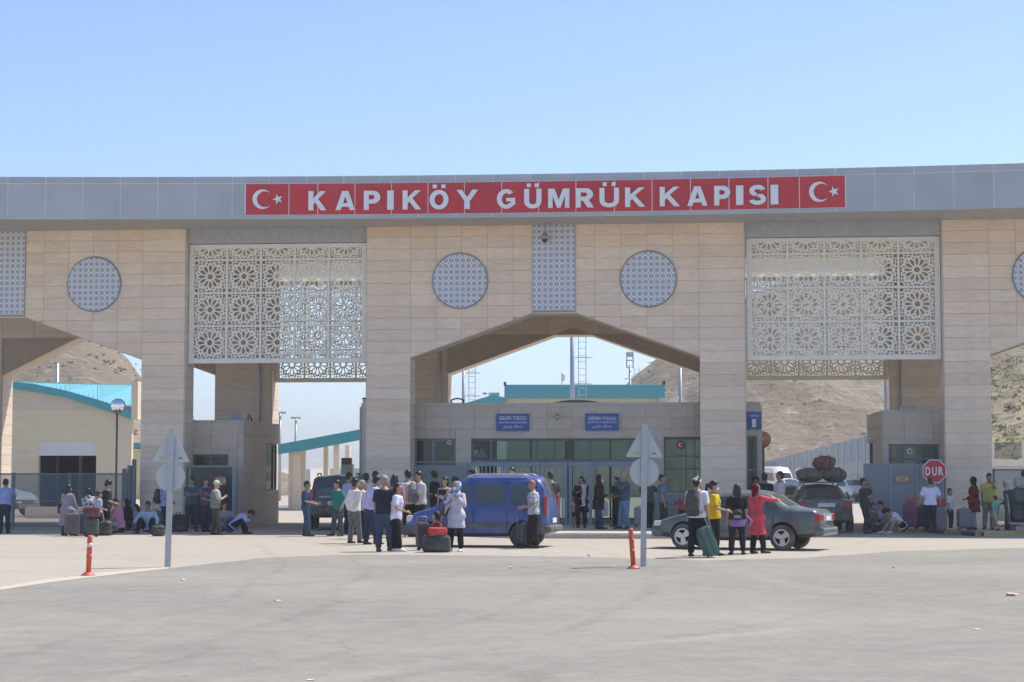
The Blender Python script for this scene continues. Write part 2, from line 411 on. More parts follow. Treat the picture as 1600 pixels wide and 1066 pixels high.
def cols_for(hw=HW, aw=AW):
    pit = .83; right = [(aw-.04, hw)]; x = aw-.04
    while x > FW+.02:
        right.append((max(x-pit, FW), x)); x -= pit
    return [(-b, -a) for a, b in right] + [(-FW, FW)] + right[::-1]
def slabs(cells, parent, mat, y, thick=.03, gap=.004, stuff=None, facing=-1, lim=None):
    mb = MB(); k = 0
    for p in cells:
        cx = sum(q[0] for q in p)/len(p); cz = sum(q[1] for q in p)/len(p)
        w = max(q[0] for q in p)-min(q[0] for q in p); h = max(q[1] for q in p)-min(q[1] for q in p)
        sx, sz = 1-2*gap/max(w, .05), 1-2*gap/max(h, .05)
        p2 = [((x-cx)*sx+cx, (z-cz)*sz+cz) for x, z in p]
        th = thick+random.uniform(-.004, .004)
        if stuff is None and (lim is None or k < lim): MB().prism(p2, y-th, y+.01).build('stone_slab', mat, parent)
        else: mb.prism(p2, y-th, y+.01)
        k += 1
    if mb.v:
        o = mb.build('stone_slab', mat, parent); o['kind'] = 'stuff'
random.seed(4)
C0 = cols_for()
cells = []
for c, lo, hi in ((0, -7, 7), (-18.1, -18.1, -11), (18.3, 11, 15.7)):
    cells += slab_cells(c, lo, hi, [q for q in C0 if abs(q[0]+q[1]) > .1], 0, 0)
# keep the slabs that stay in view: nothing behind the guard people is dropped, only those outside the frame
cells = [p for p in cells if max(q[0] for q in p) > -18.0 and min(q[0] for q in p) < 15.5]
cells.sort(key=lambda p: -abs(poly_area(p)))
slabs(cells, gate, M['stone'], 0.0, lim=300)
# cladding of the piers' inner faces, the arch soffits and the rear walls: joined, still real slabs
side = MB()
def side_slabs(mb, u, y0, y1, z0, z1, sgn, rh=RH):
    z = z1
    while z > z0+.05:
        za = max(z0, z-rh)
        x0, x1 = (u, u+.03*sgn) if sgn > 0 else (u-.03, u)
        mb.box(min(x0, x1), max(x0, x1), y0+.006, y1-.006, za+.005, z-.005); z -= rh
for c in (-18.1, 0, 18.3):
    side_slabs(side, c-HW, 0, 1.08, 0, ZT, -1); side_slabs(side, c+HW, 0, 1.08, 0, ZT, 1)
    side_slabs(side, c-AW, 0, 1.08, 0, SH, 1); side_slabs(side, c+AW, 0, 1.08, 0, SH, -1)
    k = (AP-SH)/(AW-FW)
    for s_ in (-1, 1):
        for i in range(5):
            xa, xb = FW+(AW-FW)*i/5+.005, FW+(AW-FW)*(i+1)/5-.005
            za, zb = AP-k*(xa-FW), AP-k*(xb-FW)
            pl = [(c+s_*xa, za), (c+s_*xb, zb), (c+s_*xb, zb-.03), (c+s_*xa, za-.03)]
            if s_ > 0: pl = pl[::-1]
            side.prism(pl if s_ < 0 else pl, 0.005, 1.075)
    side.box(c-FW+.005, c+FW-.005, .005, 1.075, AP-.03, AP)
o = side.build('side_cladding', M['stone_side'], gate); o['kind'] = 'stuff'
rear = MB()
def rear_cells(c, hl, hr, al, ar):
    out = []
    for s_, hw, aw in ((-1, hl, al), (1, hr, ar)):
        cols = [(aw, hw)]; x = aw
        while x > .05: cols.append((max(0, x-1.25), x)); x -= 1.25
        k = (AP-SH)/(aw-FW)
        for r in range(int(ZT/RH)+1):
            za, zb = max(0, ZT-RH*(r+1)), ZT-RH*r
            if zb-za < .06: continue
            for a, b in cols:
                p = [(a, za), (b, za), (b, zb), (a, zb)]
                if (a+b)/2 < aw:
                    p = clip_poly(p, -k, -1, -(SH+k*aw)); p = clip_poly(p, 0, -1, -AP) if len(p) > 2 else p
                if len(p) > 2 and abs(poly_area(p)) > .01:
                    q = [(c+s_*x, z) for x, z in p]
                    out.append(q if s_ > 0 else q[::-1])
    return out
rc = rear_cells(0, HW, HW, AW, AW) + rear_cells(-18.1, 6.05, 6.8, 3.6, AW) + rear_cells(18.3, 6.75, 6.05, AW, AW)
for p in rc:
    cx = sum(q[0] for q in p)/len(p); cz = sum(q[1] for q in p)/len(p)
    rear.prism([((x-cx)*.992+cx, (z-cz)*.975+cz) for x, z in p], 9.6-.03-random.uniform(0, .008), 9.62)
for c, hl, hr, al, ar in ((0, HW, HW, AW, AW), (-18.1, 6.05, 6.8, 3.6, AW), (18.3, 6.75, 6.05, AW, AW)):
    side_slabs(rear, c-hl, 9.6, 10.7, 0, ZT, -1); side_slabs(rear, c+hr, 9.6, 10.7, 0, ZT, 1)
    side_slabs(rear, c-al, 9.6, 10.7, 0, SH, 1); side_slabs(rear, c+ar, 9.6, 10.7, 0, SH, -1)
    for s_, aw in ((-1, al), (1, ar)):
        k = (AP-SH)/(aw-FW)
        pl = [(c+s_*FW, AP), (c+s_*aw, SH), (c+s_*aw, SH-.03), (c+s_*FW, AP-.03)]
        rear.prism(pl if s_ < 0 else pl[::-1], 9.58, 10.7)
    rear.box(c-FW, c+FW, 9.58, 10.7, AP-.03, AP)
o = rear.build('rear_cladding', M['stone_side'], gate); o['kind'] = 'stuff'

# ornamental perforated discs and bands
def ornament_mat():
    m, t, n, b = _new('perforated_aluminium')
    tc = n.new('ShaderNodeTexCoord'); sp = n.new('ShaderNodeSeparateXYZ'); L(t, tc.outputs['Object'], sp.inputs[0])
    def mth(op, a, b_=None, c_=None):
        q = n.new('ShaderNodeMath'); q.operation = op
        for i, v in enumerate((a, b_, c_)):
            if v is None: continue
            if isinstance(v, (int, float)): q.inputs[i].default_value = v
            else: L(t, v, q.inputs[i])
        return q.outputs[0]
    def lattice(ox, oz, px=.184, pz=.188):
        fx = mth('SUBTRACT', mth('FRACT', mth('MULTIPLY_ADD', sp.outputs[0], 1/px, 50+ox)), .5)
        fz = mth('SUBTRACT', mth('FRACT', mth('MULTIPLY_ADD', sp.outputs[2], 1/pz, 50+oz)), .5)
        x2 = mth('MULTIPLY', fx, px); z2 = mth('MULTIPLY', fz, pz)
        return mth('SQRT', mth('ADD', mth('MULTIPLY', x2, x2), mth('MULTIPLY', z2, z2)))
    def sm(v, lo, hi):
        q = n.new('ShaderNodeMapRange'); q.interpolation_type = 'SMOOTHSTEP'; L(t, v, q.inputs[0]); q.inputs[1].default_value = lo; q.inputs[2].default_value = hi; q.inputs[3].default_value = 1; q.inputs[4].default_value = 0; return q.outputs[0]
    d = lattice(0, 0, .184, .188); d2 = lattice(.5, .5, .184, .188)
    ring = mth('MULTIPLY', sm(d, .068, .080), mth('SUBTRACT', 1, mth('MULTIPLY', sm(mth('ABSOLUTE', mth('SUBTRACT', d, .040)), .007, .013), .75)))
    hole = mth('MAXIMUM', ring, sm(d2, .018, .030))
    mx = n.new('ShaderNodeMix'); mx.data_type = 'RGBA'; mx.inputs[6].default_value = (.80, .80, .82, 1); mx.inputs[7].default_value = (.26, .28, .33, 1)
    L(t, hole, mx.inputs[0]); L(t, mx.outputs[2], b.inputs['Base Color']); b.inputs['Roughness'].default_value = .45; b.inputs['Metallic'].default_value = .15
    bp = n.new('ShaderNodeBump'); bp.invert = True; bp.inputs['Distance'].default_value = .02; bp.inputs['Strength'].default_value = .12; L(t, hole, bp.inputs['Height']); L(t, bp.outputs[0], b.inputs['Normal'])
    return m
M['ornament'] = ornament_mat(); M['rim'] = pmat('disc_rim', (.28, .31, .36), .4, .3)
for c in (-18.1, 0, 18.3):
    for s_ in (-1, 1):
        x = c+3.02*s_
        if -17.9 < x < 17:
            d_ = MB().disc((0, 0), .87, -.10, -.034, 48).build('ornament_disc', M['ornament'], gate, loc=(x, 0, 7.97))
            MB().tube([(.885*cos(2*pi*k/48), -.07, .885*sin(2*pi*k/48)) for k in range(49)], .026, 6, cap=False).build('rim', M['rim'], d_, True)
    if c < 10:
        b_ = MB().box(-.685, .685, -.09, -.035, 0, ZT-AP-.06).build('ornament_band', M['ornament'], gate, loc=(c, 0, AP+.06))
M['polycarb'] = translucent_mat('cream_polycarbonate', (.90, .86, .76))
# lintels over the bays, ceiling, roof slab and fascia
for u0, u1 in ((-12.05, -6.05), (6.05, 12.25)):
    MB().box(u0+.035, u1-.035, .12, .9, 9.29, ZT).build('lintel_panel', M['lintel'], gate)
for u0, u1 in ((-11.3, -6.08), (6.08, 11.55)):
    MB().box(u0+.035, u1-.035, 10.5, 10.53, 9.05, ZT).build('rear_lintel_panel', M['polycarb'], gate)
FB = lambda u: -(2.0+.0034*u*u)                       # how far the fascia stands out: it bows in plan
N = 41; UE = 24.0
us = [-UE+2*UE*i/N for i in range(N+1)]
MB().zprism([(u, FB(u)+.12) for u in us]+[(UE, 10.72), (-UE, 10.72)], ZT+.004, ZT+1.15).build('roof_slab', M['ceiling'], gate)
MB().zprism([(u, FB(u)+.02) for u in us]+[(UE, -.06), (-UE, -.06)], ZT-.03, ZT).build('soffit', M['soffit'], gate)
F0, F1, F2, F3 = 9.74, 10.86, 10.895, 11.09
back = MB()
for i in range(N):
    a, b = us[i], us[i+1]
    back.zprism([(a, FB(a)), (b, FB(b)), (b, FB(b)+.1), (a, FB(a)+.1)], F0+.02, F3-.01)
back.build('fascia_frame', M['fascia_seam'], gate)
def fascia_panel(a, b, z0, z1, mat, name, off=.007, g=.017):
    a2, b2 = a+g, b-g
    mb = MB(); ya, yb = FB(a2), FB(b2)
    mb.zprism([(a2, ya-off), (b2, yb-off), (b2, yb-.001), (a2, ya-.001)], z0, z1)
    return mb.build(name, mat, gate)
for i in range(N):
    a, b = us[i], us[i+1]
    if b < -19.5 or a > 16.5: continue
    fascia_panel(a, b, F0, F1, M['fascia'], 'fascia_panel'); fascia_panel(a, b, F2, F3, M['fascia'], 'fascia_cap')
# red sign with raised white letters
def FU(px):                                            # gate coordinate u of an image column on the fascia line
    u = 0
    d = ray(px, 310)
    for _ in range(8):
        P = GO+NB*FB(u); k = P.dot(NB)/(d.x*NB.x+d.y*NB.y); u = (Vector((d.x*k, d.y*k, 0))-P).dot(UX)
    return u
S0, S1 = 9.88, 10.845
edges = [384, 452, 497, 555, 612, 669, 726, 784, 842, 900, 960, 1019, 1079, 1139, 1200, 1249, 1321]
for a, b in zip(edges, edges[1:]):
    ua, ub = FU(a), FU(b); g = .012
    MB().zprism([(ua+g, FB(ua)-.052), (ub-g, FB(ub)-.052), (ub-g, FB(ub)-.046), (ua+g, FB(ua)-.046)], S0, S1).build('sign_panel', M['red'], gate)
ua, ub = FU(383), FU(1322)
sb = MB()
for i in range(16):
    a = ua+(ub-ua)*i/16; b = ua+(ub-ua)*(i+1)/16; sb.zprism([(a, FB(a)-.0455), (b, FB(b)-.0455), (b, FB(b)-.010), (a, FB(a)-.010)], S0+.002, S1-.002)
sb.build('sign_backing', M['white'], gate)
ua, ub = FU(382), FU(1323)
for z in (S0-.03, S1+.003):
  trim = MB()
  for i in range(16):
    a = ua+(ub-ua)*i/16; b = ua+(ub-ua)*(i+1)/16
    trim.zprism([(a, FB(a)-.056), (b, FB(b)-.056), (b, FB(b)-.012), (a, FB(a)-.012)], z, z+.022)
  trim.build('sign_trim', M['fascia_seam'], gate)
def arc(cx, cy, rx, ry, a0, a1, n=18): return [(cx+rx*cos(radians(a0+(a1-a0)*i/n)), cy+ry*sin(radians(a0+(a1-a0)*i/n))) for i in range(n+1)]
def glyph(ch, w, h, depth, z0):
    """heavy fabricated capital: outlines (and counters) filled flat, then given depth; x from -w/2 to w/2"""
    v = .26*h                                             # stroke
    P = []
    if ch == 'I': P = [[(0, 0), (w, 0), (w, h), (0, h)]]
    elif ch == 'K': P = [[(0, 0), (v, 0), (v, h*.30), (v*1.35, h*.42), (w-v*1.18, 0), (w, 0), (v*1.95, h*.60), (w*.97, h), (w-v*1.25, h), (v, h*.62), (v, h), (0, h)]]
    elif ch == 'A': P = [[(0, 0), (v*1.0, 0), (v*1.22, h*.17), (w-v*1.22, h*.17), (w-v*1.0, 0), (w, 0), (w/2+v*.62, h), (w/2-v*.62, h)], [(w*.5-v*.42, h*.36), (w*.5+v*.42, h*.36), (w*.5, h*.74)]]
    elif ch == 'P': P = [[(0, 0), (v, 0), (v, h*.33), (w*.55, h*.33)]+arc(w*.55, h*.665, w*.45, h*.335, -90, 90)+[(0, h)], [(v, h*.54), (w*.50, h*.54)]+arc(w*.50, h*.665, w*.16, h*.125, -90, 90, 8)+[(v, h*.79)]]
    elif ch == 'R': P = [[(0, 0), (v, 0), (v, h*.36), (w*.40, h*.36), (w-v*1.12, 0), (w*1.03, 0), (w*.74, h*.40)]+arc(w*.56, h*.69, w*.42, h*.31, -50, 90)+[(0, h)], [(v, h*.56), (w*.50, h*.56)]+arc(w*.50, h*.675, w*.15, h*.115, -90, 90, 8)+[(v, h*.79)]]
    elif ch == 'Y': P = [[(w/2-v/2, 0), (w/2+v/2, 0), (w/2+v/2, h*.40), (w, h), (w-v*1.12, h), (w/2, h*.62), (v*1.12, h), (0, h), (w/2-v/2, h*.40)]]
    elif ch == 'M': P = [[(0, 0), (v*.88, 0), (v*.88, h*.62), (w/2-v*.36, 0), (w/2+v*.36, 0), (w-v*.88, h*.62), (w-v*.88, 0), (w, 0), (w, h), (w-v*1.25, h), (w/2, h*.42), (v*1.25, h), (0, h)]]
    elif ch in 'ÖO': P = [arc(w/2, h/2, w/2, h*.51, 0, 360, 36)[:-1], arc(w/2, h/2, w/2-v*.98, h*.51-v*.82, 0, 360, 28)[:-1]]
    elif ch in 'ÜU': P = [[(0, h)]+arc(w/2, h*.36, w/2, h*.37, 180, 360, 22)+[(w, h), (w-v, h)]+arc(w/2, h*.36, w/2-v, h*.37-v*.80, 360, 180, 18)+[(v, h)]]
    elif ch == 'G': P = [arc(w/2, h/2, w/2, h*.51, 42, 318, 30)+[(w*.985, h*.20), (w*.985, h*.55), (w*.50, h*.55), (w*.50, h*.37), (w*.74, h*.37), (w*.74, h*.28)]+arc(w/2, h/2, w/2-v*.98, h*.51-v*.80, 310, 50, 24)]
    elif ch == 'S':
        t_ = v*.80; o1 = arc(w/2, h*.715, w*.47, h*.295, 15, 235, 20); o2 = arc(w/2, h*.285, w*.49, h*.295, 62, -165, 22)
        i2 = arc(w/2, h*.285, w*.49-v*.95, h*.295-t_, -165, 45, 16); i1 = arc(w/2, h*.715, w*.47-v*.95, h*.295-t_, 240, 12, 16)
        P = [o1+o2+i2+i1]
    if ch in 'ÖÜ':
        d = v*.80
        for cx_ in (w*.27, w*.73): P.append([(cx_-d/2, h*1.10), (cx_+d/2, h*1.10), (cx_+d/2, h*1.10+d*.9), (cx_-d/2, h*1.10+d*.9)])
    cu = bpy.data.curves.new('glyph', 'CURVE'); cu.dimensions = '2D'; cu.fill_mode = 'BOTH'; cu.extrude = depth/2
    for pts in P:
        sp = cu.splines.new('POLY'); sp.points.add(len(pts)-1)
        for q, p in zip(sp.points, pts): q.co = (p[0]-w/2, p[1], 0, 1)
        sp.use_cyclic_u = True
    o = bpy.data.objects.new('glyph', cu); COL.objects.link(o); bpy.context.view_layer.update(); dg = bpy.context.evaluated_depsgraph_get()
    me = bpy.data.meshes.new_from_object(o.evaluated_get(dg)); bpy.data.objects.remove(o); bpy.data.curves.remove(cu)
    out = [(q.co.x, -q.co.z-depth/2, q.co.y+z0) for q in me.vertices], [list(p.vertices) for p in me.polygons]
    bpy.data.meshes.remove(me); return out
letters = [('K', 483, 511), ('A', 525.5, 555.5), ('P', 569.5, 595), ('I', 606, 616), ('K', 630, 659), ('Ö', 672, 701.5), ('Y', 714, 747.5),
           ('G', 777, 806), ('Ü', 819.5, 846.5), ('M', 857, 890), ('R', 900, 927.5), ('Ü', 937, 967.5), ('K', 977, 1008.5),
           ('K', 1031, 1062.5), ('A', 1074, 1105.5), ('P', 1116, 1141), ('I', 1150, 1161.5), ('S', 1170, 1197), ('I', 1204, 1216)]
for ch, p0, p1 in letters:
    u0, u1 = FU(p0), FU(p1); um = (u0+u1)/2
    mb = MB(); mb.add(*glyph(ch, u1-u0, .60, .09, 10.00))
    slope = atan2(FB(u1)-FB(u0), u1-u0)
    mb.build('letter', M['white'], gate, loc=(um, FB(um)-.058, 0), rz=slope)
def crescent(mb, r, r2, off, seg=28):
    a0 = math.acos((off*off+r*r-r2*r2)/(2*off*r)); b0 = math.acos((r2*r2+off*off-r*r)/(2*off*r2))
    out = [(r*cos(a0+(2*pi-2*a0)*i/seg), r*sin(a0+(2*pi-2*a0)*i/seg)) for i in range(seg+1)]
    inn = [(off+r2*cos(pi-b0+0), r2*sin(pi-b0))]
    inn = [(off-r2*cos(b0+0)*1, 0)]
    a1 = atan2(out[0][1], out[0][0]-off); 
    inn = [(off+r2*cos(2*pi-a1-(2*pi-2*a1)*i/seg), r2*sin(2*pi-a1-(2*pi-2*a1)*i/seg)) for i in range(seg+1)]
    n_ = seg+1
    vs_ = [(x, y_, z) for y_ in (-.06, 0) for x, z in out] + [(x, y_, z) for y_ in (-.06, 0) for x, z in inn[::-1]]
    # rings: 0 outer front, n outer back, 2n inner front, 3n inner back (inner runs alongside the outer)
    fs_ = []
    for i in range(seg):
        fs_ += [(i, i+1, 2*n_+i+1, 2*n_+i), (n_+i, 3*n_+i, 3*n_+i+1, n_+i+1), (i, n_+i, n_+i+1, i+1), (2*n_+i, 2*n_+i+1, 3*n_+i+1, 3*n_+i)]
    mb.add(vs_, fs_)
def star(mb, c, r, rot=0):
    p = []
    for i in range(10):
        rr = r if i % 2 == 0 else r*.40
        p.append((c[0]+rr*cos(pi*i/5+rot), c[1]+rr*sin(pi*i/5+rot)))
    mb.prism(p, -.06, 0)
for pc, ps in ((411, 435), (1280, 1303)):
    u = FU(pc); z = 10.36
    mb = MB(); crescent(mb, .31, .25, .078); mb.build('crescent', M['white'], gate, loc=(u, FB(u)-.058, z), rz=atan2(FB(u+.1)-FB(u), .1))
    u = FU(ps); mb = MB(); star(mb, (0, 0), .165, pi); mb.build('star', M['white'], gate, loc=(u, FB(u)-.058, z), rz=atan2(FB(u+.1)-FB(u), .1))
# down pipes on the rear piers
for u in (-11.75, 11.95, -4.95, 4.9):
    MB().tube([(u, 9.5, .1), (u, 9.5, 9.7)], .06, 8).build('down_pipe', M['steel'], gate, True)
lattice_screen(None, -12.0, -6.12, 5.38, 9.27, .35, 'cream lattice screen hanging in the front bay on the left, above the left guard booth')
lattice_screen(None, 6.14, 12.2, 5.38, 9.27, .35, 'cream lattice screen hanging in the front bay on the right, above the right guard booth')
lattice_screen(None, -11.25, -6.1, 5.22, 9.03, 10.1, 'rear lattice screen seen below and through the left front screen, against pale sky')
lattice_screen(None, 6.1, 11.5, 5.22, 9.03, 10.1, 'rear lattice screen seen below the right front screen, against the dry hillside')
# dome camera on the centre band
cp = gate_pt(-.27, -.35, 9.35)
dc = empty('security_camera', cp, -GA, 'grey dome security camera hanging from the fascia over the middle ornament band', 'security camera')
MB().tube([(0, 0, .05), (0, 0, .45)], .02, 8).build('stem', M['steel'], dc, True)
MB().tube([(0, 0, .08), (0, 0, -.02), (0, 0, -.10)], [.07, .11, .11], 14).build('housing', M['steel'], dc, True)
MB().ball((0, 0, -.10), (.095, .095, .11), 14, 8).build('dome', M['glass_dark'], dc, True)
# ---------------------------------------------------------------- ground
def ground_mat(name, ca, cb, tracks=True, dust=(.43, .39, .33)):
    m, t, n, b = _new(name)
    tc = n.new('ShaderNodeTexCoord')
    def noise(scale, det=6, vec=None, dist=0, rough=.55):
        q = n.new('ShaderNodeTexNoise'); q.inputs['Scale'].default_value = scale; q.inputs['Detail'].default_value = det
        q.inputs['Distortion'].default_value = dist; q.inputs['Roughness'].default_value = rough
        L(t, vec or tc.outputs['Object'], q.inputs[0]); return q.outputs[0]
    def rng(src, a, b_, c, d):
        q = n.new('ShaderNodeMapRange'); q.inputs[1].default_value = a; q.inputs[2].default_value = b_; q.inputs[3].default_value = c; q.inputs[4].default_value = d
        L(t, src, q.inputs[0]); return q.outputs[0]
    def mix(f, a, bcol):
        q = n.new('ShaderNodeMix'); q.data_type = 'RGBA'; L(t, f, q.inputs[0])
        if isinstance(a, tuple): q.inputs[6].default_value = (*a, 1)
        else: L(t, a, q.inputs[6])
        if isinstance(bcol, tuple): q.inputs[7].default_value = (*bcol, 1)
        else: L(t, bcol, q.inputs[7])
        return q.outputs[2]
    base = mix(rng(noise(.35, 8), .3, .7, 0, 1), ca, cb)
    base = mix(rng(noise(.12, 4), .42, .68, 0, .65), base, dust)
    base = mix(rng(noise(22, 8, rough=.8), .38, .66, 0, .5), base, (ca[0]*.6, ca[1]*.6, ca[2]*.6))
    base = mix(rng(noise(2.2, 8, rough=.7), .45, .75, 0, .4), base, dust)
    if tracks:                                   # sweeping wheel tracks: bands of a large curve, broken by noise
        def mth(op, x, y=None):
            q = n.new('ShaderNodeMath'); q.operation = op
            for i, v in enumerate((x, y)):
                if v is None: continue
                if isinstance(v, (int, float)): q.inputs[i].default_value = v
                else: L(t, v, q.inputs[i])
            return q.outputs[0]
        wob = mth('MULTIPLY', noise(.12, 3), 2.2); brk = rng(noise(.28, 4), .36, .62, .15, 1); fine = rng(noise(5, 6, rough=.7), .36, .66, .25, 1)
        for (cx, cy, R_, wd, amt, dark) in ((-75.6, 30, 73.1, .22, .42, 1), (-75.6, 30, 71.5, .20, .36, 1), (-52, 36, 54.5, .20, .34, 1), (-52, 36, 53.0, .2, .30, 1), (-24, 58, 34.0, .24, .34, 1), (-24, 58, 32.4, .22, .30, 1),
                (40, 52, 42.5, .2, .34, 1), (40, 52, 41.0, .2, .30, 1), (30, 8, 31.0, .25, .30, 1), (-30, 2, 33.5, .35, .32, 1), (10, 78, 42.0, .3, .36, 1), (10, 78, 40.4, .3, .30, 1), (4, 60, 22.0, .3, .28, 1), (-60, 70, 84.0, .5, .40, 0), (46, -20, 60.0, .4, .45, 0), (70, 40, 66.0, .6, .3, 0)):
            mp = n.new('ShaderNodeMapping'); mp.inputs['Location'].default_value = (-cx, -cy, 0); L(t, tc.outputs['Object'], mp.inputs[0])
            ln = n.new('ShaderNodeVectorMath'); ln.operation = 'LENGTH'; L(t, mp.outputs[0], ln.inputs[0])
            dd = mth('ABSOLUTE', mth('SUBTRACT', mth('ADD', ln.outputs[1], wob), R_+1.1))
            band = rng(dd, wd*.15, wd*.75, amt*1.0, 0)
            base = mix(mth('MULTIPLY', mth('MULTIPLY', band, brk), fine), base, (ca[0]*.45, ca[1]*.45, ca[2]*.46) if dark else (.46, .43, .37))
    # hairline cracks and darker repaired patches
    vc = n.new('ShaderNodeTexVoronoi'); vc.feature = 'DISTANCE_TO_EDGE'; vc.inputs['Scale'].default_value = .16
    wv = n.new('ShaderNodeVectorMath'); wv.operation = 'MULTIPLY_ADD'; wv.inputs[1].default_value = (1.6, 1.6, 0); nq = n.new('ShaderNodeTexNoise'); nq.inputs['Scale'].default_value = .9; nq.inputs['Detail'].default_value = 6; L(t, tc.outputs['Object'], nq.inputs[0])
    L(t, nq.outputs['Color'], wv.inputs[0]); L(t, tc.outputs['Object'], wv.inputs[2]); L(t, wv.outputs[0], vc.inputs[0])
    base = mix(rng(vc.outputs['Distance'], .0, .005, .2, 0), base, (ca[0]*.4, ca[1]*.4, ca[2]*.4))
    base = mix(rng(noise(.5, 3, rough=.4), .60, .66, 0, .10), base, (ca[0]*.62, ca[1]*.62, ca[2]*.63))
    base = mix(rng(noise(9, 6, rough=.75), .40, .72, 0, .38), base, (ca[0]*.62, ca[1]*.62, ca[2]*.62))
    # small scuffs and spilt specks
    vz = n.new('ShaderNodeTexVoronoi'); vz.inputs['Scale'].default_value = 1.3; vz.inputs['Randomness'].default_value = 1; L(t, tc.outputs['Object'], vz.inputs[0])
    base = mix(rng(vz.outputs['Distance'], .0, .03, .4, 0), base, (.55, .52, .47))
    vz2 = n.new('ShaderNodeTexVoronoi'); vz2.inputs['Scale'].default_value = .55; L(t, tc.outputs['Object'], vz2.inputs[0])
    base = mix(rng(vz2.outputs['Distance'], .0, .04, .6, 0), base, (.12, .11, .10))
    L(t, base, b.inputs['Base Color']); b.inputs['Roughness'].default_value = .9; b.inputs['Specular IOR Level'].default_value = .25
    bp = n.new('ShaderNodeBump'); bp.inputs['Strength'].default_value = .5; bp.inputs['Distance'].default_value = .012
    L(t, noise(30, 6), bp.inputs['Height']); L(t, bp.outputs[0], b.inputs['Normal'])
    return m
M['ground'] = ground_mat('dusty_concrete', (.43, .385, .325), (.48, .435, .37))
M['asphalt'] = ground_mat('worn_asphalt', (.25, .238, .210), (.282, .268, .238))
M['dirt'] = pmat('dry_soil', (.42, .34, .24), .95, 0, .18, .2, .4, 3)
MB().add([(-2000, -300, 0), (2000, -300, 0), (2000, 2900, 0), (-2000, 2900, 0)], [(0, 1, 2, 3)]).build('ground', M['ground'])['kind'] = 'structure'
def sheet(name, pts, z, mat):
    o = MB().add([(x, y, z) for x, y in pts], [list(range(len(pts)))]).build(name, mat); o['kind'] = 'structure'; return o
edge = [(-300, 935), (0, 921), (90, 909), (170, 899), (262, 889), (330, 881), (400, 873), (470, 869), (560, 867), (700, 868), (900, 870), (1100, 876), (1250, 872), (1400, 862), (1600, 856), (1900, 850)]
ep = [ground(px, py) for px, py in edge]
random.seed(2)
pp = []
for a, b in zip(ep, ep[1:]):
    for k in range(6):
        q = a.lerp(b, k/6); pp.append((q.x+random.uniform(-.05, .05), q.y+random.uniform(-.16, .16)))
pp.append((ep[-1].x, ep[-1].y))
sheet('road', [(-14, -30), (40, -30)]+[(40, pp[-1][1])]+pp[::-1]+[(-14, pp[0][1])], .004, M['asphalt'])
# crumbling pale strip along the old road edge where the first marker stands
st_ = [(0, 918), (80, 905), (150, 896), (262, 886.5)]
s2 = [(262, 889.5), (200, 896), (140, 903), (70, 912), (0, 923)]
sheet('pavement_edge', [tuple(ground(*p).xy) for p in s2[::-1]][::1]+[tuple(ground(*p).xy) for p in st_[::-1]], .008, M['paving'])

# ---------------------------------------------------------------- islands with kerb stones
def island(name, outline, h, kerb_mats, top_mat, kw=.15, seg_len=.9, kerb_edges=None):
    """raised pavement: a slab inside a ring of separate kerb stones"""
    n = len(outline)
    o = MB().zprism(outline, -.2, h-.004).build(name, top_mat); o['kind'] = 'structure'
    k = 0
    for i in range(n):
        if kerb_edges is not None and i not in kerb_edges: continue
        a, b = Vector(outline[i]), Vector(outline[(i+1) % n]); d = (b-a); ln = d.length; d.normalize(); nr = Vector((d.y, -d.x))
        m = max(1, round(ln/seg_len))
        for j in range(m):
            p = a+d*(ln*j/m+.006); q = a+d*(ln*(j+1)/m-.006)
            w = nr*random.uniform(.004, .02)
            mb = MB(); z1 = h+random.uniform(0, .012)
            o1 = [p+w, q+w, q-nr*kw, p-nr*kw]
            vs_ = [(v.x, v.y, -.1) for v in o1]+[(v.x, v.y, z1-.03) for v in o1[:2]]+[(v.x-nr.x*.03, v.y-nr.y*.03, z1) for v in o1[:2]]+[(v.x, v.y, z1) for v in o1[2:]]
            mb.add(vs_, [(0, 1, 5, 4), (4, 5, 7, 6), (6, 7, 8, 9), (0, 4, 6, 9, 3), (1, 2, 8, 7, 5), (2, 3, 9, 8)])
            mb.build('kerb_stone', kerb_mats[k % len(kerb_mats)], o); k += 1
    return o
nose = []
pl = ground(598, 836); pr = ground(1085, 842)
nose = [(pl.x-.1, pl.y+1.6), (pl.x, pl.y+.5), (pl.x+.5, pl.y+.05), (pl.x+1.4, pl.y-.45), (0, 53.3), (3.2, 52.9), (pr.x+.3, 53.0), (pr.x+.7, 53.8), (pr.x+.9, 57)]
bl = gate_pt(-4.7, 1.35); br = gate_pt(6.0, 1.35)
island('pavement', nose+[(br.x, br.y), (bl.x, bl.y)], .15, [M['conc']], M['paving'], .16, .8, range(8))
k1 = [ground(1392, 832), ground(1450, 832.5), ground(1530, 838.5), ground(1600, 836.5), ground(1720, 834)]
far1 = gate_pt(10.4, .6); far2 = gate_pt(22, .6)
island('pavement', [(p.x, p.y) for p in k1]+[(far2.x, far2.y), (far1.x, far1.y)], .13, [M['yellow'], M['kerb_black']], M['paving'], .15, 1.35, range(5))

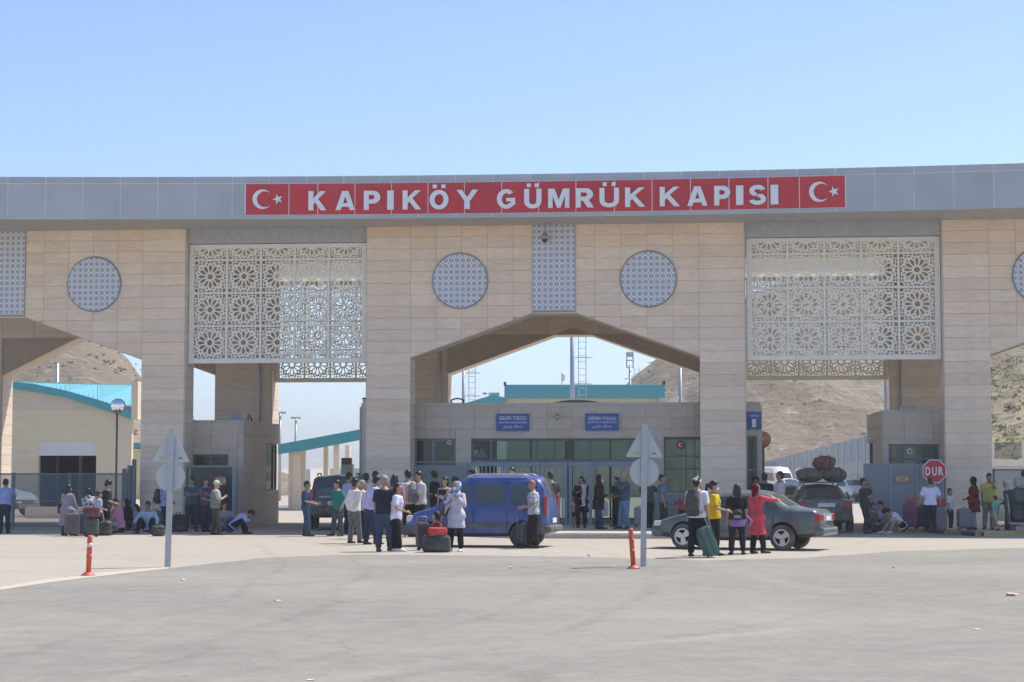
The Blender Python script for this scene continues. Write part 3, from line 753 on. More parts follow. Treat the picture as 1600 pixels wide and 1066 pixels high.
# ---------------------------------------------------------------- gatehouse between the arches
house = empty('gatehouse', gate_pt(0, 1.4), -GA, 'low stone clad gatehouse with passenger entrances under the middle arch', 'building')
HX0, HX1, HD, HT = -6.52, 6.62, 6.5, 3.98
GT = 2.93
wm = MB()
def wall_with_openings(mb, x0, x1, y0, y1, z1, ops):
    """front wall between y0 and y1 with rectangular openings (xa, xb, za, zb)"""
    xs = sorted(set([x0, x1]+[v for o in ops for v in o[:2]])); zs = sorted(set([0, z1]+[v for o in ops for v in o[2:]]))
    for a, b in zip(xs, xs[1:]):
        run = None
        for c, d in zip(zs, zs[1:]):
            hole = any(o[0] <= (a+b)/2 <= o[1] and o[2] <= (c+d)/2 <= o[3] for o in ops)
            if not hole: run = (run[0], d) if run else (c, d)
            if hole or d == zs[-1]:
                if run: mb.box(a, b, y0, y1, run[0], run[1]); run = None
fo = [(-4.70, -3.33, .15, GT), (-2.82, 2.76, .15, GT), (3.46, 4.69, .95, GT+.04), (6.1, 6.45, .8, 3.0)]
wall_with_openings(wm, HX0, HX1, 0, .3, HT, fo)
wall_with_openings(wm, HX0, HX1, HD-.3, HD, HT, [(-5.6, -3.2, .9, 2.7), (-2.7, -.1, .15, 3.06), (.1, 2.8, .15, 3.06), (3.1, 5.8, .7, 3.06)])
wm.box(HX0, HX0+.3, .301, HD-.301, 0, HT); wm.box(HX1-.3, HX1, .301, HD-.301, 0, HT)
wm.build('wall', M['joint'], house)
MB().box(HX0+.05, HX1-.05, .05, HD-.05, HT+.003, HT+.12).build('roof', M['stone_house'], house)
MB().box(HX0+.3, HX1-.3, .3, HD-.3, .12, .158).build('floor', M['paving'], house)
MB().box(HX0+.302, HX1-.302, .302, HD-.302, 3.2, 3.3).build('false_ceiling', M['pale_wall'], house)
def clad_front(parent, x0, x1, z1, ops, mat, pit=.8, rh=.372, y=0, thick=.025, x_start=None):
    z = z1; r = 0
    while z > .05:
        za = max(0.0, z-rh); xs = [x0]; x = x0+(pit*.75)
        while x < x1-.15: xs.append(x); x += pit
        xs.append(x1)
        for a, b in zip(xs, xs[1:]):
            rects = [(a, b, za, z)]
            for o in ops:
                nr = []
                for q in rects:
                    ox0, ox1, oz0, oz1 = max(q[0], o[0]), min(q[1], o[1]), max(q[2], o[2]), min(q[3], o[3])
                    if ox1-ox0 < .01 or oz1-oz0 < .01: nr.append(q); continue
                    if ox0-q[0] > .05: nr.append((q[0], ox0, q[2], q[3]))
                    if q[1]-ox1 > .05: nr.append((ox1, q[1], q[2], q[3]))
                    if oz0-q[2] > .03: nr.append((ox0, ox1, q[2], oz0))
                    if q[3]-oz1 > .03: nr.append((ox0, ox1, oz1, q[3]))
                rects = nr
            for q in rects:
                MB().box(q[0]+.005, q[1]-.005, y-thick-random.uniform(0, .006), y+.01, q[2]+.005, q[3]-.005).build('stone_slab', mat, parent)
        z = za; r += 1
clad_front(house, HX0, HX1, HT, fo+[(-6.0, -4.7, 0, HT), (4.75, 6.0, 0, HT)], M['stone_house'])
def window(parent, x0, x1, z0, z1, y, vs_=(), hs_=(), fw=.06, frame='steel_blue', glass='glass', name='window'):
    """frame with mullions and transoms, each pane its own glass"""
    xs = [x0]+list(vs_)+[x1]; zs = [z0]+list(hs_)+[z1]
    f = MB(); f.box(x0, x1, y, y+.08, z0, z0+fw); f.box(x0, x1, y, y+.08, z1-fw, z1); f.box(x0, x0+fw, y, y+.08, z0+fw, z1-fw); f.box(x1-fw, x1, y, y+.08, z0+fw, z1-fw)
    for v in vs_: f.box(v-fw/2, v+fw/2, y+.004, y+.076, z0+fw, z1-fw)
    for h in hs_:
        for a, b in zip(xs, xs[1:]): f.box(a+fw/2, b-fw/2, y+.008, y+.072, h-fw/2, h+fw/2)
    o = f.build(name, M[frame], parent)
    for a, b in zip(xs, xs[1:]):
        for c, d in zip(zs, zs[1:]): MB().box(a+fw/2, b-fw/2, y+.03, y+.045, c+fw/2, d-fw/2).build('pane', M[glass], o)
    return o
window(house, -4.70, -3.33, 2.0, GT, .10, (-4.08,), (2.17,), .07, 'steel_pale', 'glass_dark')
MB().box(-4.70, -3.33, .12, .2, .15, 1.995).build('lower_panel', M['steel_blue'], house)
window(house, -2.82, 2.76, 2.18, GT, .12, (-2.18, -.68, -.12, 1.05, 2.35), (), .08)
hb = MB(); hb.box(-2.82, 2.76, .06, .26, 2.02, 2.175); hb.build('door_header', M['steel_pale'], house)
window(house, 3.46, 4.69, .95, GT+.04, .10, (4.17, 4.45), (1.2, 1.95, 2.35), .05)
window(house, 6.1, 6.45, .8, 3.0, .1, (), (1.9,), .07, 'steel_pale')
# glazed back doors let daylight through the hall
for a, b, zc_, zd_ in ((-5.6, -3.2, .9, 2.7), (3.1, 5.8, .7, 3.06)): window(house, a, b, zc_, zd_, HD-.2, ((a+b)/2,), (), .06)
for a, b in ((-2.7, -.1), (.1, 2.8)): window(house, a, b, .15, 3.06, HD-.2, ((a+b)/2,), (2.1,), .07)
# full-height turnstile cages across the entrance
def turnstile(x0, x1, n):
    r = empty('turnstile', gate_pt(x0, 1.0, .15), -GA, None, None)
    tag(r, None, 'turnstile', 'full height turnstiles in the gatehouse entrance')
    Wd = x1-x0
    f = MB(); f.box(0, .1, -.05, .05, 0, 2.0); f.box(Wd-.1, Wd, -.05, .05, 0, 2.0); f.box(.1, Wd-.1, -.05, .05, 1.88, 2.0); f.build('frame', M['steel_pale'], r)
    for i in range(n): MB().tube([(.1+(Wd-.2)*(i+.5)/n, 0, .05), (.1+(Wd-.2)*(i+.5)/n, 0, 1.88)], .022, 6).build('bar', M['steel'], r)
    return r
for (a, b, n, lb) in ((-2.86, -1.72, 7, 'full height turnstile cage at the left end of the entrance, behind the blue van windscreen'), (-1.70, -.55, 7, 'full height turnstile cage second from the left, behind the roof of the blue van'),
                      (-.5, .35, 6, 'full height turnstile cage behind the tail of the blue van'), (.4, 1.15, 6, 'turnstile cage behind the woman in black, left of the open passage')):
    turnstile(a, b, n)['label'] = lb
MB().box(2.05, 2.2, -.05, .1, .15, 2.0).build('passage_post', M['steel_pale'], house)
MB().box(1.2, 1.3, -.05, .1, .15, 2.0).build('passage_post', M['steel_pale'], house)
def panel_fence(u0, u1, y, z0, z1, label, n=3, mat='steel_blue', cat='fence', solid=True, grp=None):
    r = empty('steel_fence', gate_pt(u0, y, z0), -GA, label, cat, grp)
    Wd, Hh = u1-u0, z1-z0
    for i in range(n+1):
        x = Wd*i/n; MB().box(x-.04, x+.04, -.04, .04, 0, Hh).build('post', M['steel_pale'], r)
    for i in range(n):
        a, b = Wd*i/n+.045, Wd*(i+1)/n-.045
        f = MB(); f.box(a, b, -.025, .025, 0.06, .11); f.box(a, b, -.025, .025, Hh-.05, Hh); f.build('rail', M['steel_pale'], r)
        MB().box(a, b, -.008, .008, .112, Hh-.052).build('panel', M[mat], r)
    return r
M['mesh'] = mesh_panel_mat('expanded_metal', (.13, .17, .20), .52)
M['panel_grey'] = pmat('panel_grey_green', (.25, .28, .28), .5, .05, .08, 2)
panel_fence(-4.6, -2.95, .9, .15, 2.05, 'grey steel panel fence below the gatehouse windows, left of the turnstiles', 2, 'panel_grey')
panel_fence(3.1, 4.66, .8, .15, 1.15, 'low grey panel fence under the gatehouse window, right of the entrance', 2, 'panel_grey')
# signs
def sign_board(name, u, z, w, h, y, lines, label, mat='sign_blue'):
    r = empty(name, gate_pt(u, y, z), -GA, label, 'sign')
    MB().bbox(-w/2, w/2, -.03, .03, -h/2, h/2, .008).build('board', M[mat], r)
    for body, cz, ht, wd in lines:
        vs_, fs_ = text_mesh(body, wd, ht, .002, .012 if ht > .08 else .004, 0, cz, -.032); MB().add(vs_, fs_).build('lettering', M['white'], r)
    return r
sign_board('entrance_sign', -1.45, 3.46, 1.08, .55, 1.33, [('GELEN YOLCU', .135, .12, .88), ('ARRIVING PASSENGERS', -.01, .055, .94), ('\ufef1\ufea9\ufeed\ufead\ufeed \ufead\ufed3\ufe8e\ufeb4\ufee3', -.15, .13, .62)],
           'blue arriving passengers board with white lettering, left one over the entrance')
sign_board('entrance_sign', 1.46, 3.46, 1.08, .55, 1.33, [('GİDEN YOLCU', .135, .14, .88), ('DEPARTING PASSENGERS', -.01, .055, .96), ('\ufef2\ufe9f\ufead\ufe8e\ufea7 \ufead\ufed3\ufe8e\ufeb4\ufee3', -.15, .13, .62)],
           'blue departing passengers board with white lettering, right one over the entrance')
sign_board('gate_number_sign', 6.36, 3.50, .46, .55, 1.33, [('GİRİŞ', .15, .085, .30), ('1', -.09, .27, .13)], 'small blue board with a white number 1 beside the right pier of the middle arch')
def wall_camera(px, py, label):
    p = gate_pt((px-866)/48.2, 1.25, H_+(742-py)/48.3)
    r = empty('security_camera', p, -GA, label, 'security camera')
    MB().box(-.02, .02, 0, .12, .03, .07).build('bracket', M['white'], r)
    MB().tube([(0, .03, .04), (0, -.05, -.0), (0, -.12, -.1)], [.05, .06, .05], 10).build('housing', M['steel'], r, True)
wall_camera(867, 650, 'small wall camera between the two blue boards over the entrance')
# emblems on the glass
def emblem(u, z, r_, y, label):
    r = empty('emblem_sticker', gate_pt(u, y, z), -GA, label, 'sticker')
    MB().disc((0, 0), r_, -.006, 0, 28).build('disc', M['white'] if r_ < .12 else M['black'], r)
    MB().disc((0, 0), r_*.72, -.010, -.0062, 28).build('field', M['red'], r)
    mb = MB(); crescent(mb, r_*.45, r_*.36, r_*.11); o = mb.build('crescent', M['white'], r, loc=(-r_*.05, -.0102, 0)); o.scale = (1, .1, 1)
emblem(4.0, 2.72, .145, 1.49, 'round red and black emblem sticker on the gatehouse window right of the entrance')
emblem(-3.55, 2.80, .08, 1.49, 'small red round sticker on the dark window left of the entrance')
# warning triangle standing behind the first transom pane
r = empty('warning_triangle', gate_pt(-2.5, 1.62, 2.25), -GA, 'red bordered warning triangle seen behind the first pane over the entrance', 'sign')
tri = lambda s: [(-.29*s, 0), (.29*s, 0), (0, .48*s)]
MB().prism(tri(1), -.01, .01).build('border', M['red'], r); MB().prism([(x, z+.05) for x, z in tri(.68)], -.014, -.0102).build('face', M['white'], r)

# ---------------------------------------------------------------- guard booths
def booth(name, u0, u1, y0, dp, h, label, front_ops, front_fn, side_open):
    r = empty(name, gate_pt(0, y0), -GA, label, 'building', 'stone guard booths in the side bays')
    w = MB(); wall_with_openings(w, u0, u1, 0, .2, h, front_ops)
    # long side towards the middle lane, with a corner window at its far end
    us_ = u1 if side_open > 0 else u0; ua, ub = (us_-.2, us_) if side_open > 0 else (us_, us_+.2)
    y1 = dp
    w.box(ua, ub, .201, 3.3, 0, h); w.box(ua, ub, 3.3, y1, 0, 1.2); w.box(ua, ub, 3.3, y1, 2.85, h)
    w.box(u0 if side_open > 0 else ub+.001, ua-.001 if side_open > 0 else u1, y1-.2, y1, 0, 1.2); w.box(u0 if side_open > 0 else ub+.001, ua-.001 if side_open > 0 else u1, y1-.2, y1, 2.85, h)
    uo = u0 if side_open > 0 else u1-.2
    w.box(uo, uo+.2, .201, y1-.201, 0, h)
    w.build('wall', M['joint'], r)
    MB().box(u0-.02, u1+.02, -.02, dp+.02, h, h+.08).build('roof', M['soffit'], r)
    clad_front(r, u0, u1, h, front_ops, M['stone_house'], .9, .42)
    sx = us_; z = h
    mb = MB()
    while z > .05:
        za = max(0, z-.42); ys = [0.0, 1.4, 3.3, 4.9, dp]
        for a, b in zip(ys, ys[1:]):
            if a >= 3.3 and za < 2.85 and z > 1.2:
                if z > 2.85: mb.box(sx-.002*side_open, sx+.025*side_open, a+.005, b-.005, 2.855, z-.005)
                if za < 1.2: mb.box(sx-.002*side_open, sx+.025*side_open, a+.005, b-.005, za+.005, 1.195)
                continue
            o_ = MB().box(sx-.002*side_open, sx+.025*side_open, a+.005, b-.005, za+.005, z-.005).build('stone_slab', M['stone_house'], r)
        z = za
    if mb.v: mb.build('stone_slab', M['stone_house'], r)
    f = MB(); yy = 3.3
    for y_ in (3.33, 4.9, dp-.03): f.box(sx-.14*side_open, sx-.06*side_open, y_-.03, y_+.03, 1.2, 2.85)
    for z_ in (1.2, 2.81): f.box(sx-.138*side_open, sx-.062*side_open, 3.33, dp-.03, z_, z_+.04)
    fo_ = f.build('side_window', M['steel_blue'], r)
    for a, b in ((3.36, 4.87), (4.93, dp-.06)): MB().box(sx-.105*side_open, sx-.095*side_open, a, b, 1.2, 2.85).build('pane', M['glass'], fo_)
    front_fn(r)
    return r
def lb_front(r):
    window(r, -12.05, -10.85, .02, 2.42, .05, (-11.45,), (1.98,), .07)
    for k, x in enumerate((-11.5,)): 
        ac = MB(); ac.bbox(-11.35, -10.95, 2.2, 2.9, 3.56, 3.86, .03); ac.build('air_conditioner', M['steel'], r); MB().tube([(-10.8, 2.4, 3.55), (-10.72, 2.4, 3.82), (-10.62, 2.4, 3.56)], .03, 6).build('pipe', M['black'], r)
booth('guard_booth', -12.11, -10.36, 1.2, 5.4, 3.47, 'stone guard booth in the left bay with air conditioner on its roof', [(-12.05, -10.85, .02, 2.42)], lb_front, 1)
def rb_front(r):
    window(r, 10.62, 12.2, .02, 2.72, .05, (10.95, 11.62), (2.25,), .07)
    MB().bbox(11.2, 11.7, 1.5, 2.0, 3.82, 3.98, .02).build('roof_unit', M['steel'], r)
booth('guard_booth', 10.44, 12.27, 1.2, 5.4, 3.73, 'stone guard booth in the right bay behind the stop sign', [(10.62, 12.2, .02, 2.72)], rb_front, -1)
emblem(11.28, 2.50, .09, 1.22, 'small red and white round sticker on the right guard booth window')
def notice(u, y, z, w, h, label):
    r = empty('notice', gate_pt(u, y, z), -GA, label, 'notice')
    MB().box(-w/2, w/2, -.008, 0, -h/2, h/2).build('board', M['pale_red'], r); MB().box(-w*.42, w*.42, -.012, -.0085, -h*.2, h*.25).build('field', M['notice_yellow'], r)
    for k in range(3): MB().box(-w*.25, w*.34-.03*k, -.014, -.0122, h*(.13-.12*k), h*(.17-.12*k)).build('text_line', M['dark'], r)
M['pale_red'] = pmat('notice_red', (.5, .22, .2), .6); M['notice_yellow'] = pmat('notice_yellow', (.62, .55, .28), .6)
M['glassfence'] = glass_mat('tinted_fence_sheet', (.62, .70, .74), .45, .15)
panel_fence(-11.9, -10.45, .3, 0, 2.05, 'blue grey panel fence in front of the left guard booth, with a notice on it', 1, 'glassfence')
notice(-10.86, .22, 1.55, .36, .26, 'small red and yellow notice on the panel fence in front of the left guard booth')
panel_fence(9.75, 12.15, .0, .13, 2.1, 'blue grey panel fence in front of the right guard booth, behind the stop sign', 3, 'panel_grey')
notice(10.9, -.05, 1.62, .42, .26, 'yellow notice on the grey panel fence in front of the right guard booth')

# ---------------------------------------------------------------- mesh fence on the left
def mesh_fence(p0, p1, h, n, label):
    a = Vector(p0); b = Vector(p1); d = b-a; ln = d.length
    r = empty('mesh_fence', (a.x, a.y, 0), atan2(d.y, d.x), label, 'fence')
    for i in range(n+1):
        x = ln*i/n; MB().box(x-.045, x+.045, -.045, .045, 0, h).build('post', M['steel_blue'], r)
    for i in range(n):
        x0, x1 = ln*i/n+.05, ln*(i+1)/n-.05
        f = MB(); f.box(x0, x1, -.022, .022, h-.07, h-.02); f.box(x0, x1, -.022, .022, .08, .13); f.box(x0, x1, -.02, .02, h*.5-.02, h*.5+.02); f.build('rail', M['steel_blue'], r)
        MB().box(x0, x1, -.004, .004, .13, h-.07).build('mesh_panel', M['mesh'], r)
    return r
fa = gate_pt(-21, -1.2); fb = gate_pt(-13.75, -.6)
mesh_fence((fa.x, fa.y), (fb.x, fb.y), 1.82, 4, 'dark blue grey see-through mesh fence on the left, behind the waiting travellers')
r = empty('gate_post', gate_pt(-13.68, -.55), -GA, 'tall dark steel post cluster beside the left stone pier', 'post')
for x, h in ((-.15, 1.95), (.02, 2.05), (.17, 2.25)): MB().bbox(x-.06, x+.06, -.06, .06, 0, h, .008).build('post', M['steel_blue'], r)
fa = gate_pt(13.85, 1.0); fb = gate_pt(19, .8)
mesh_fence((fa.x, fa.y), (fb.x, fb.y), 1.95, 3, 'grey mesh fence right of the right stone pier')
# ---------------------------------------------------------------- hills
def hill_mat(name, ca, cb, green, gamt, rock=(.23, .195, .155)):
    m, t, n, b = _new(name)
    tc = n.new('ShaderNodeTexCoord')
    def noise(scale, det=8, rough=.6):
        q = n.new('ShaderNodeTexNoise'); q.inputs['Scale'].default_value = scale; q.inputs['Detail'].default_value = det; q.inputs['Roughness'].default_value = rough
        L(t, tc.outputs['Object'], q.inputs[0]); return q.outputs[0]
    def mix(f, a, bcol):
        q = n.new('ShaderNodeMix'); q.data_type = 'RGBA'; L(t, f, q.inputs[0])
        if isinstance(a, tuple): q.inputs[6].default_value = (*a, 1)
        else: L(t, a, q.inputs[6])
        q.inputs[7].default_value = (*bcol, 1); return q.outputs[2]
    def rng(src, a, b_, c, d):
        q = n.new('ShaderNodeMapRange'); q.inputs[1].default_value = a; q.inputs[2].default_value = b_; q.inputs[3].default_value = c; q.inputs[4].default_value = d
        L(t, src, q.inputs[0]); return q.outputs[0]
    q = n.new('ShaderNodeMix'); q.data_type = 'RGBA'; q.inputs[6].default_value = (*ca, 1); q.inputs[7].default_value = (*cb, 1); L(t, rng(noise(.03), .35, .65, 0, 1), q.inputs[0])
    base = q.outputs[2]
    base = mix(rng(noise(.11), .48, .62, 0, .7), base, rock)
    mg = n.new('ShaderNodeMapping'); mg.inputs['Scale'].default_value = (.05, .012, .02); mg.inputs['Rotation'].default_value = (0, 0, .5); L(t, tc.outputs['Object'], mg.inputs[0])
    ng = n.new('ShaderNodeTexNoise'); ng.inputs['Scale'].default_value = 1; ng.inputs['Detail'].default_value = 9; ng.inputs['Distortion'].default_value = 1.5; L(t, mg.outputs[0], ng.inputs[0])
    base = mix(rng(ng.outputs[0], .50, .56, 0, .45), base, (rock[0]*.8, rock[1]*.8, rock[2]*.8)); base = mix(rng(ng.outputs[0], .44, .40, 0, .4), base, (.40, .335, .25))
    base = mix(rng(noise(.05, 5), .55, .7, 0, gamt), base, green)
    base = mix(rng(noise(.9, 5), .56, .68, 0, .6), base, (.13, .125, .085))
    base = mix(rng(noise(.45, 4), .58, .68, 0, .6), base, (.44, .38, .30))
    L(t, base, b.inputs['Base Color']); b.inputs['Roughness'].default_value = .95; b.inputs['Specular IOR Level'].default_value = .1
    bp = n.new('ShaderNodeBump'); bp.inputs['Strength'].default_value = 1; bp.inputs['Distance'].default_value = 1.6; L(t, noise(.35), bp.inputs['Height']); L(t, bp.outputs[0], b.inputs['Normal'])
    return m
M['hill'] = hill_mat('dry_hillside', (.205, .163, .115), (.25, .20, .145), (.21, .20, .115), .35)
M['hill_green'] = hill_mat('scrub_hillside', (.29, .245, .15), (.34, .28, .17), (.19, .19, .085), .8)
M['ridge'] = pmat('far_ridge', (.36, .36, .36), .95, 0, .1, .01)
def hill(name, crest, r0, r1, mat, rough=1.0, nr=56, na=110, foot=None, seed=0):
    """crest: [(image column, height above eye level in image units)] sampled as bearing / elevation of a real ridge r1 metres away"""
    a0, a1 = crest[0][0], crest[-1][0]
    vs_ = []; fs_ = []
    for j in range(na+1):
        px = a0+(a1-a0)*j/na
        for (p, e), (p2, e2) in zip(crest, crest[1:]):
            if p <= px <= p2:
                t_ = (px-p)/(p2-p); t_ = t_*t_*(3-2*t_)*.5+t_*.5; el = e+(e2-e)*t_; break
        bx = (px-800)/3007
        for i in range(nr+1):
            s_ = i/nr; rr = r0+(r1-r0)*s_ if s_ < .8 else r0+(r1-r0)*(.8+(s_-.8)*2.2)
            top = el/3007*r1
            if s_ < .8: z = top*(sin(s_/.8*pi/2)**1.25)
            else: z = top*cos((s_-.8)/.2*pi/2)
            x, y = bx*rr, rr
            z += (mnoise.fractal(Vector((x*.018+seed, y*.018, 0)), .9, 2.1, 6)*2.4 + mnoise.fractal(Vector((x*.12, y*.12, seed)), .8, 2, 4)*.5)*rough*min(1, s_*4)*max(0, min(1, z/6))
            vs_.append((x, y, z-.15))
    for j in range(na):
        for i in range(nr):
            a = j*(nr+1)+i; fs_.append((a, a+nr+1, a+nr+2, a+1))
    o = MB().add(vs_, fs_).build(name, mat, None, True); o['kind'] = 'structure'; return o
hill('hill', [(-420, 190), (-150, 205), (60, 208), (120, 203), (153, 190), (190, 172), (222, 142), (260, 116), (298, 92), (330, 75), (370, 50), (440, 18), (500, 0)], 150, 330, M['hill'], 1.0, seed=3)
hill('hill', [(890, 0), (930, 85), (970, 132), (1000, 158), (1040, 186), (1085, 212), (1130, 240), (1173, 262), (1237, 280), (1305, 300), (1400, 322), (1520, 345), (1640, 365), (1800, 385), (2000, 400)], 210, 420, M['hill'], 1.2, seed=9)
hill('hill', [(1490, 0), (1520, 130), (1550, 178), (1600, 200), (1700, 225), (1850, 250), (2000, 260)], 120, 205, M['hill_green'], .5, seed=5)
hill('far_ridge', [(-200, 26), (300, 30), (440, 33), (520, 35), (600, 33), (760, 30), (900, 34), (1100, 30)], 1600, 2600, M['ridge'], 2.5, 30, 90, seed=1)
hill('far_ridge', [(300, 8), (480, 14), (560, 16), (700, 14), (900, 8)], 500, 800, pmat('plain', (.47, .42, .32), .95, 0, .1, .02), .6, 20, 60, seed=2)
# dry dirt tracks on the right hill, scrub on both hills
def scrub(label, mat, n, pxr, rr, hill_fn, size, seed):
    random.seed(seed); mb = MB()
    return mb
M['scrub'] = pmat('scrub_leaf', (.10, .105, .06), .9, 0, .35, 2); M['scrub_dry'] = pmat('dry_grass', (.34, .30, .13), .9, 0, .3, 2)
def clumps(objs, n, size, mat, name, seed, pr, zmin=1.5):
    """low bushes set on the hill surfaces: clusters of small leaf facets"""
    random.seed(seed); mb = MB()
    pts = []
    for o in objs:
        for p in o.data.vertices:
            px = 800+3007*p.co.x/p.co.y
            if pr[0] < px < pr[1] and p.co.z > zmin: pts.append(p.co.copy())
    for k in range(n):
        c = random.choice(pts)+Vector((random.uniform(-1.5, 1.5), random.uniform(-1.5, 1.5), -.15)); s_ = size*random.uniform(.5, 1.6)
        for q in range(16):
            d = Vector((random.gauss(0, .5), random.gauss(0, .5), abs(random.gauss(0, .45))))*s_
            a = c+d; u_ = Vector((random.gauss(0, 1), random.gauss(0, 1), random.gauss(0, 1))).normalized()*s_*.4; w_ = u_.orthogonal().normalized()*s_*.3
            mb.add([a-u_, a+w_, a+u_, a-w_], [(0, 1, 2, 3)])
    o = mb.build(name, mat); tag(o, None, None, None, 'stuff'); return o
hills = [o for o in COL.objects if o.name.startswith('hill')]
tag(clumps(hills[:1], 420, .22, M['scrub'], 'scrub', 1, (40, 330)), 'dark low scrub dotted over the left hill', 'scrub')
tag(clumps(hills[1:2], 520, .26, M['scrub'], 'scrub', 2, (960, 1500)), 'dark low scrub dotted over the dry right hill', 'scrub')
tag(clumps(hills[2:3], 420, .26, M['scrub'], 'scrub', 3, (1500, 1640), .6), 'dense dark scrub on the near slope at the right edge', 'scrub')
tag(clumps(hills[2:3], 500, .22, M['scrub_dry'], 'dry_grass', 4, (1500, 1640), .3), 'yellow dry grass on the near slope at the right edge', 'grass')

# ---------------------------------------------------------------- buildings behind
def beam_between(mb, p, q, w, h): mb.tube([p, q], w, 4, h, (0, 0, 1))
Yb = 100.0
def at(px, py, Y): return at_depth(px, py, Y)
# customs hall on the left with the curved teal roof edge
h0 = at(-60, 742, Yb); h1 = at(212, 742, Yb)
hall = empty('customs_hall', (h0.x, Yb, 0), 0, 'cream customs hall on the left with curved teal roof edge and dark open bay', 'building')
def hx(px): return at(px, 742, Yb).x-h0.x
def hz(py): return at(0, py, Yb).z
WL = hx(205)
wl = MB(); wall_with_openings(wl, 0, WL, 0, .4, hz(640), [(hx(60), hx(150), 0, hz(690))]); wl.build('wall', M['cream_wall'], hall)
top = [(0, hz(640)), (WL, hz(640))]+[(hx(p), hz(q)) for p, q in ((205, 646), (150, 632), (100, 618), (50, 609), (17, 604), (-60, 598))]
MB().prism([(0, hz(640)+.004), (WL, hz(640)+.004), (WL, hz(646)+.4), (hx(150), hz(632)), (hx(100), hz(618)), (hx(50), hz(609)), (hx(17), hz(604)), (0, hz(598))], .01, .39).build('gable_wall', M['stone_house'], hall)
tops = [(-60, 594), (17, 597), (50, 600), (100, 610), (150, 624), (208, 643)]; bots = [(208, 656), (150, 637), (100, 621), (50, 612), (17, 607), (-60, 604)]
MB().prism([(hx(p), hz(q)) for p, q in bots[::-1]]+[(hx(p), hz(q)) for p, q in tops[::-1]], -.35, -.02).build('roof_edge', M['teal'], hall)
rf = MB()
tp = [(hx(p), hz(q)-.05) for p, q in tops]
YB = 130.0
bk = [(at(p, 742, YB).x-h0.x, YB-Yb, at(p, q, YB).z) for p, q in ((-60, 592), (17, 597), (50, 598), (100, 600), (150, 601), (208, 602))]
n_ = len(tp)
rf.add([(x, -.0, z) for x, z in tp]+[(x, y, z) for x, y, z in bk], [(i, i+1, n_+i+1, n_+i) for i in range(n_-1)])
rf.build('roof', M['teal_roof'], hall)
MB().add([(bk[0][0], bk[0][1], bk[0][2]), (bk[-1][0], bk[-1][1], bk[-1][2]), (bk[-1][0], bk[-1][1], 0), (bk[0][0], bk[0][1], 0)], [(0, 1, 2, 3)]).build('back_wall', M['cream_wall'], hall)
for i in range(26):
    t_ = (i+.5)/26; 
    x = hx(17)+(hx(205)-hx(17))*t_
    # standing seams
    k = max(j for j in range(n_-1) if tp[j][0] <= x+1e-6); f_ = (x-tp[k][0])/(tp[k+1][0]-tp[k][0]); z = tp[k][1]+f_*(tp[k+1][1]-tp[k][1]); zb = bk[k][2]+f_*(bk[k+1][2]-bk[k][2])
    xb = bk[k][0]+f_*(bk[k+1][0]-bk[k][0])
    MB().tube([(x, .1, z+.03), (xb, YB-Yb, zb+.03)], .035, 4).build('roof_seam', M['teal_roof'], hall)
MB().box(hx(206), hx(216), -.4, 6, hz(656), hz(596)).build('end_wall', M['cream_wall'], hall)
e_ = at(203, 742, YB).x-h0.x
MB().zprism([(WL-.3, .4), (WL, .4), (e_, YB-Yb), (e_-.3, YB-Yb)], 0, hz(646)).build('side_wall', M['cream_wall'], hall)
MB().box(hx(60), hx(150), .05, .3, hz(712), hz(690)+.001).build('lintel', M['pale_wall'], hall)
bay = MB(); bay.box(hx(58), hx(152), 8, 8.2, 0, 3.9); bay.box(hx(56), hx(58), .41, 8, 0, 3.9); bay.box(hx(152), hx(154), .41, 8, 0, 3.9); bay.box(hx(56), hx(154), .41, 8.2, 3.901, 4.0); bay.build('open_bay', M['dark'], hall)
for p in (68, 105, 138): MB().box(hx(p)-.08, hx(p)+.08, 3, 3.16, 0, 3.88).build('inner_column', M['steel_blue'], hall)
for q in (655, 672, 690, 706, 722): MB().box(0.02, hx(60)-.02, -.012, .0, hz(q)-.015, hz(q)+.015).build('wall_joint', M['stone_house'], hall)
# second pale wall and small teal strip beyond
s0 = at(192, 742, 140); r = empty('low_building', (s0.x, 140, 0), 0, 'small cream building with a teal roof strip just right of the customs hall', 'building')
MB().box(0, 3.4, 0, 6, 0, at(0, 703, 140).z).build('wall', M['cream_wall'], r); MB().box(-.1, 3.6, -.3, 6, at(0, 700, 140).z, at(0, 692, 140).z).build('roof', M['teal'], r)
# low stone kerb wall behind the mesh fence
a = at(40, 742, 78)
MB().box(0, 8.5, 0, .35, 0, .45).build('low_wall', M['stone'], tag(empty('low_wall', (a.x, 78, 0), 0, 'low cream boundary wall behind the mesh fence on the left', 'wall')))
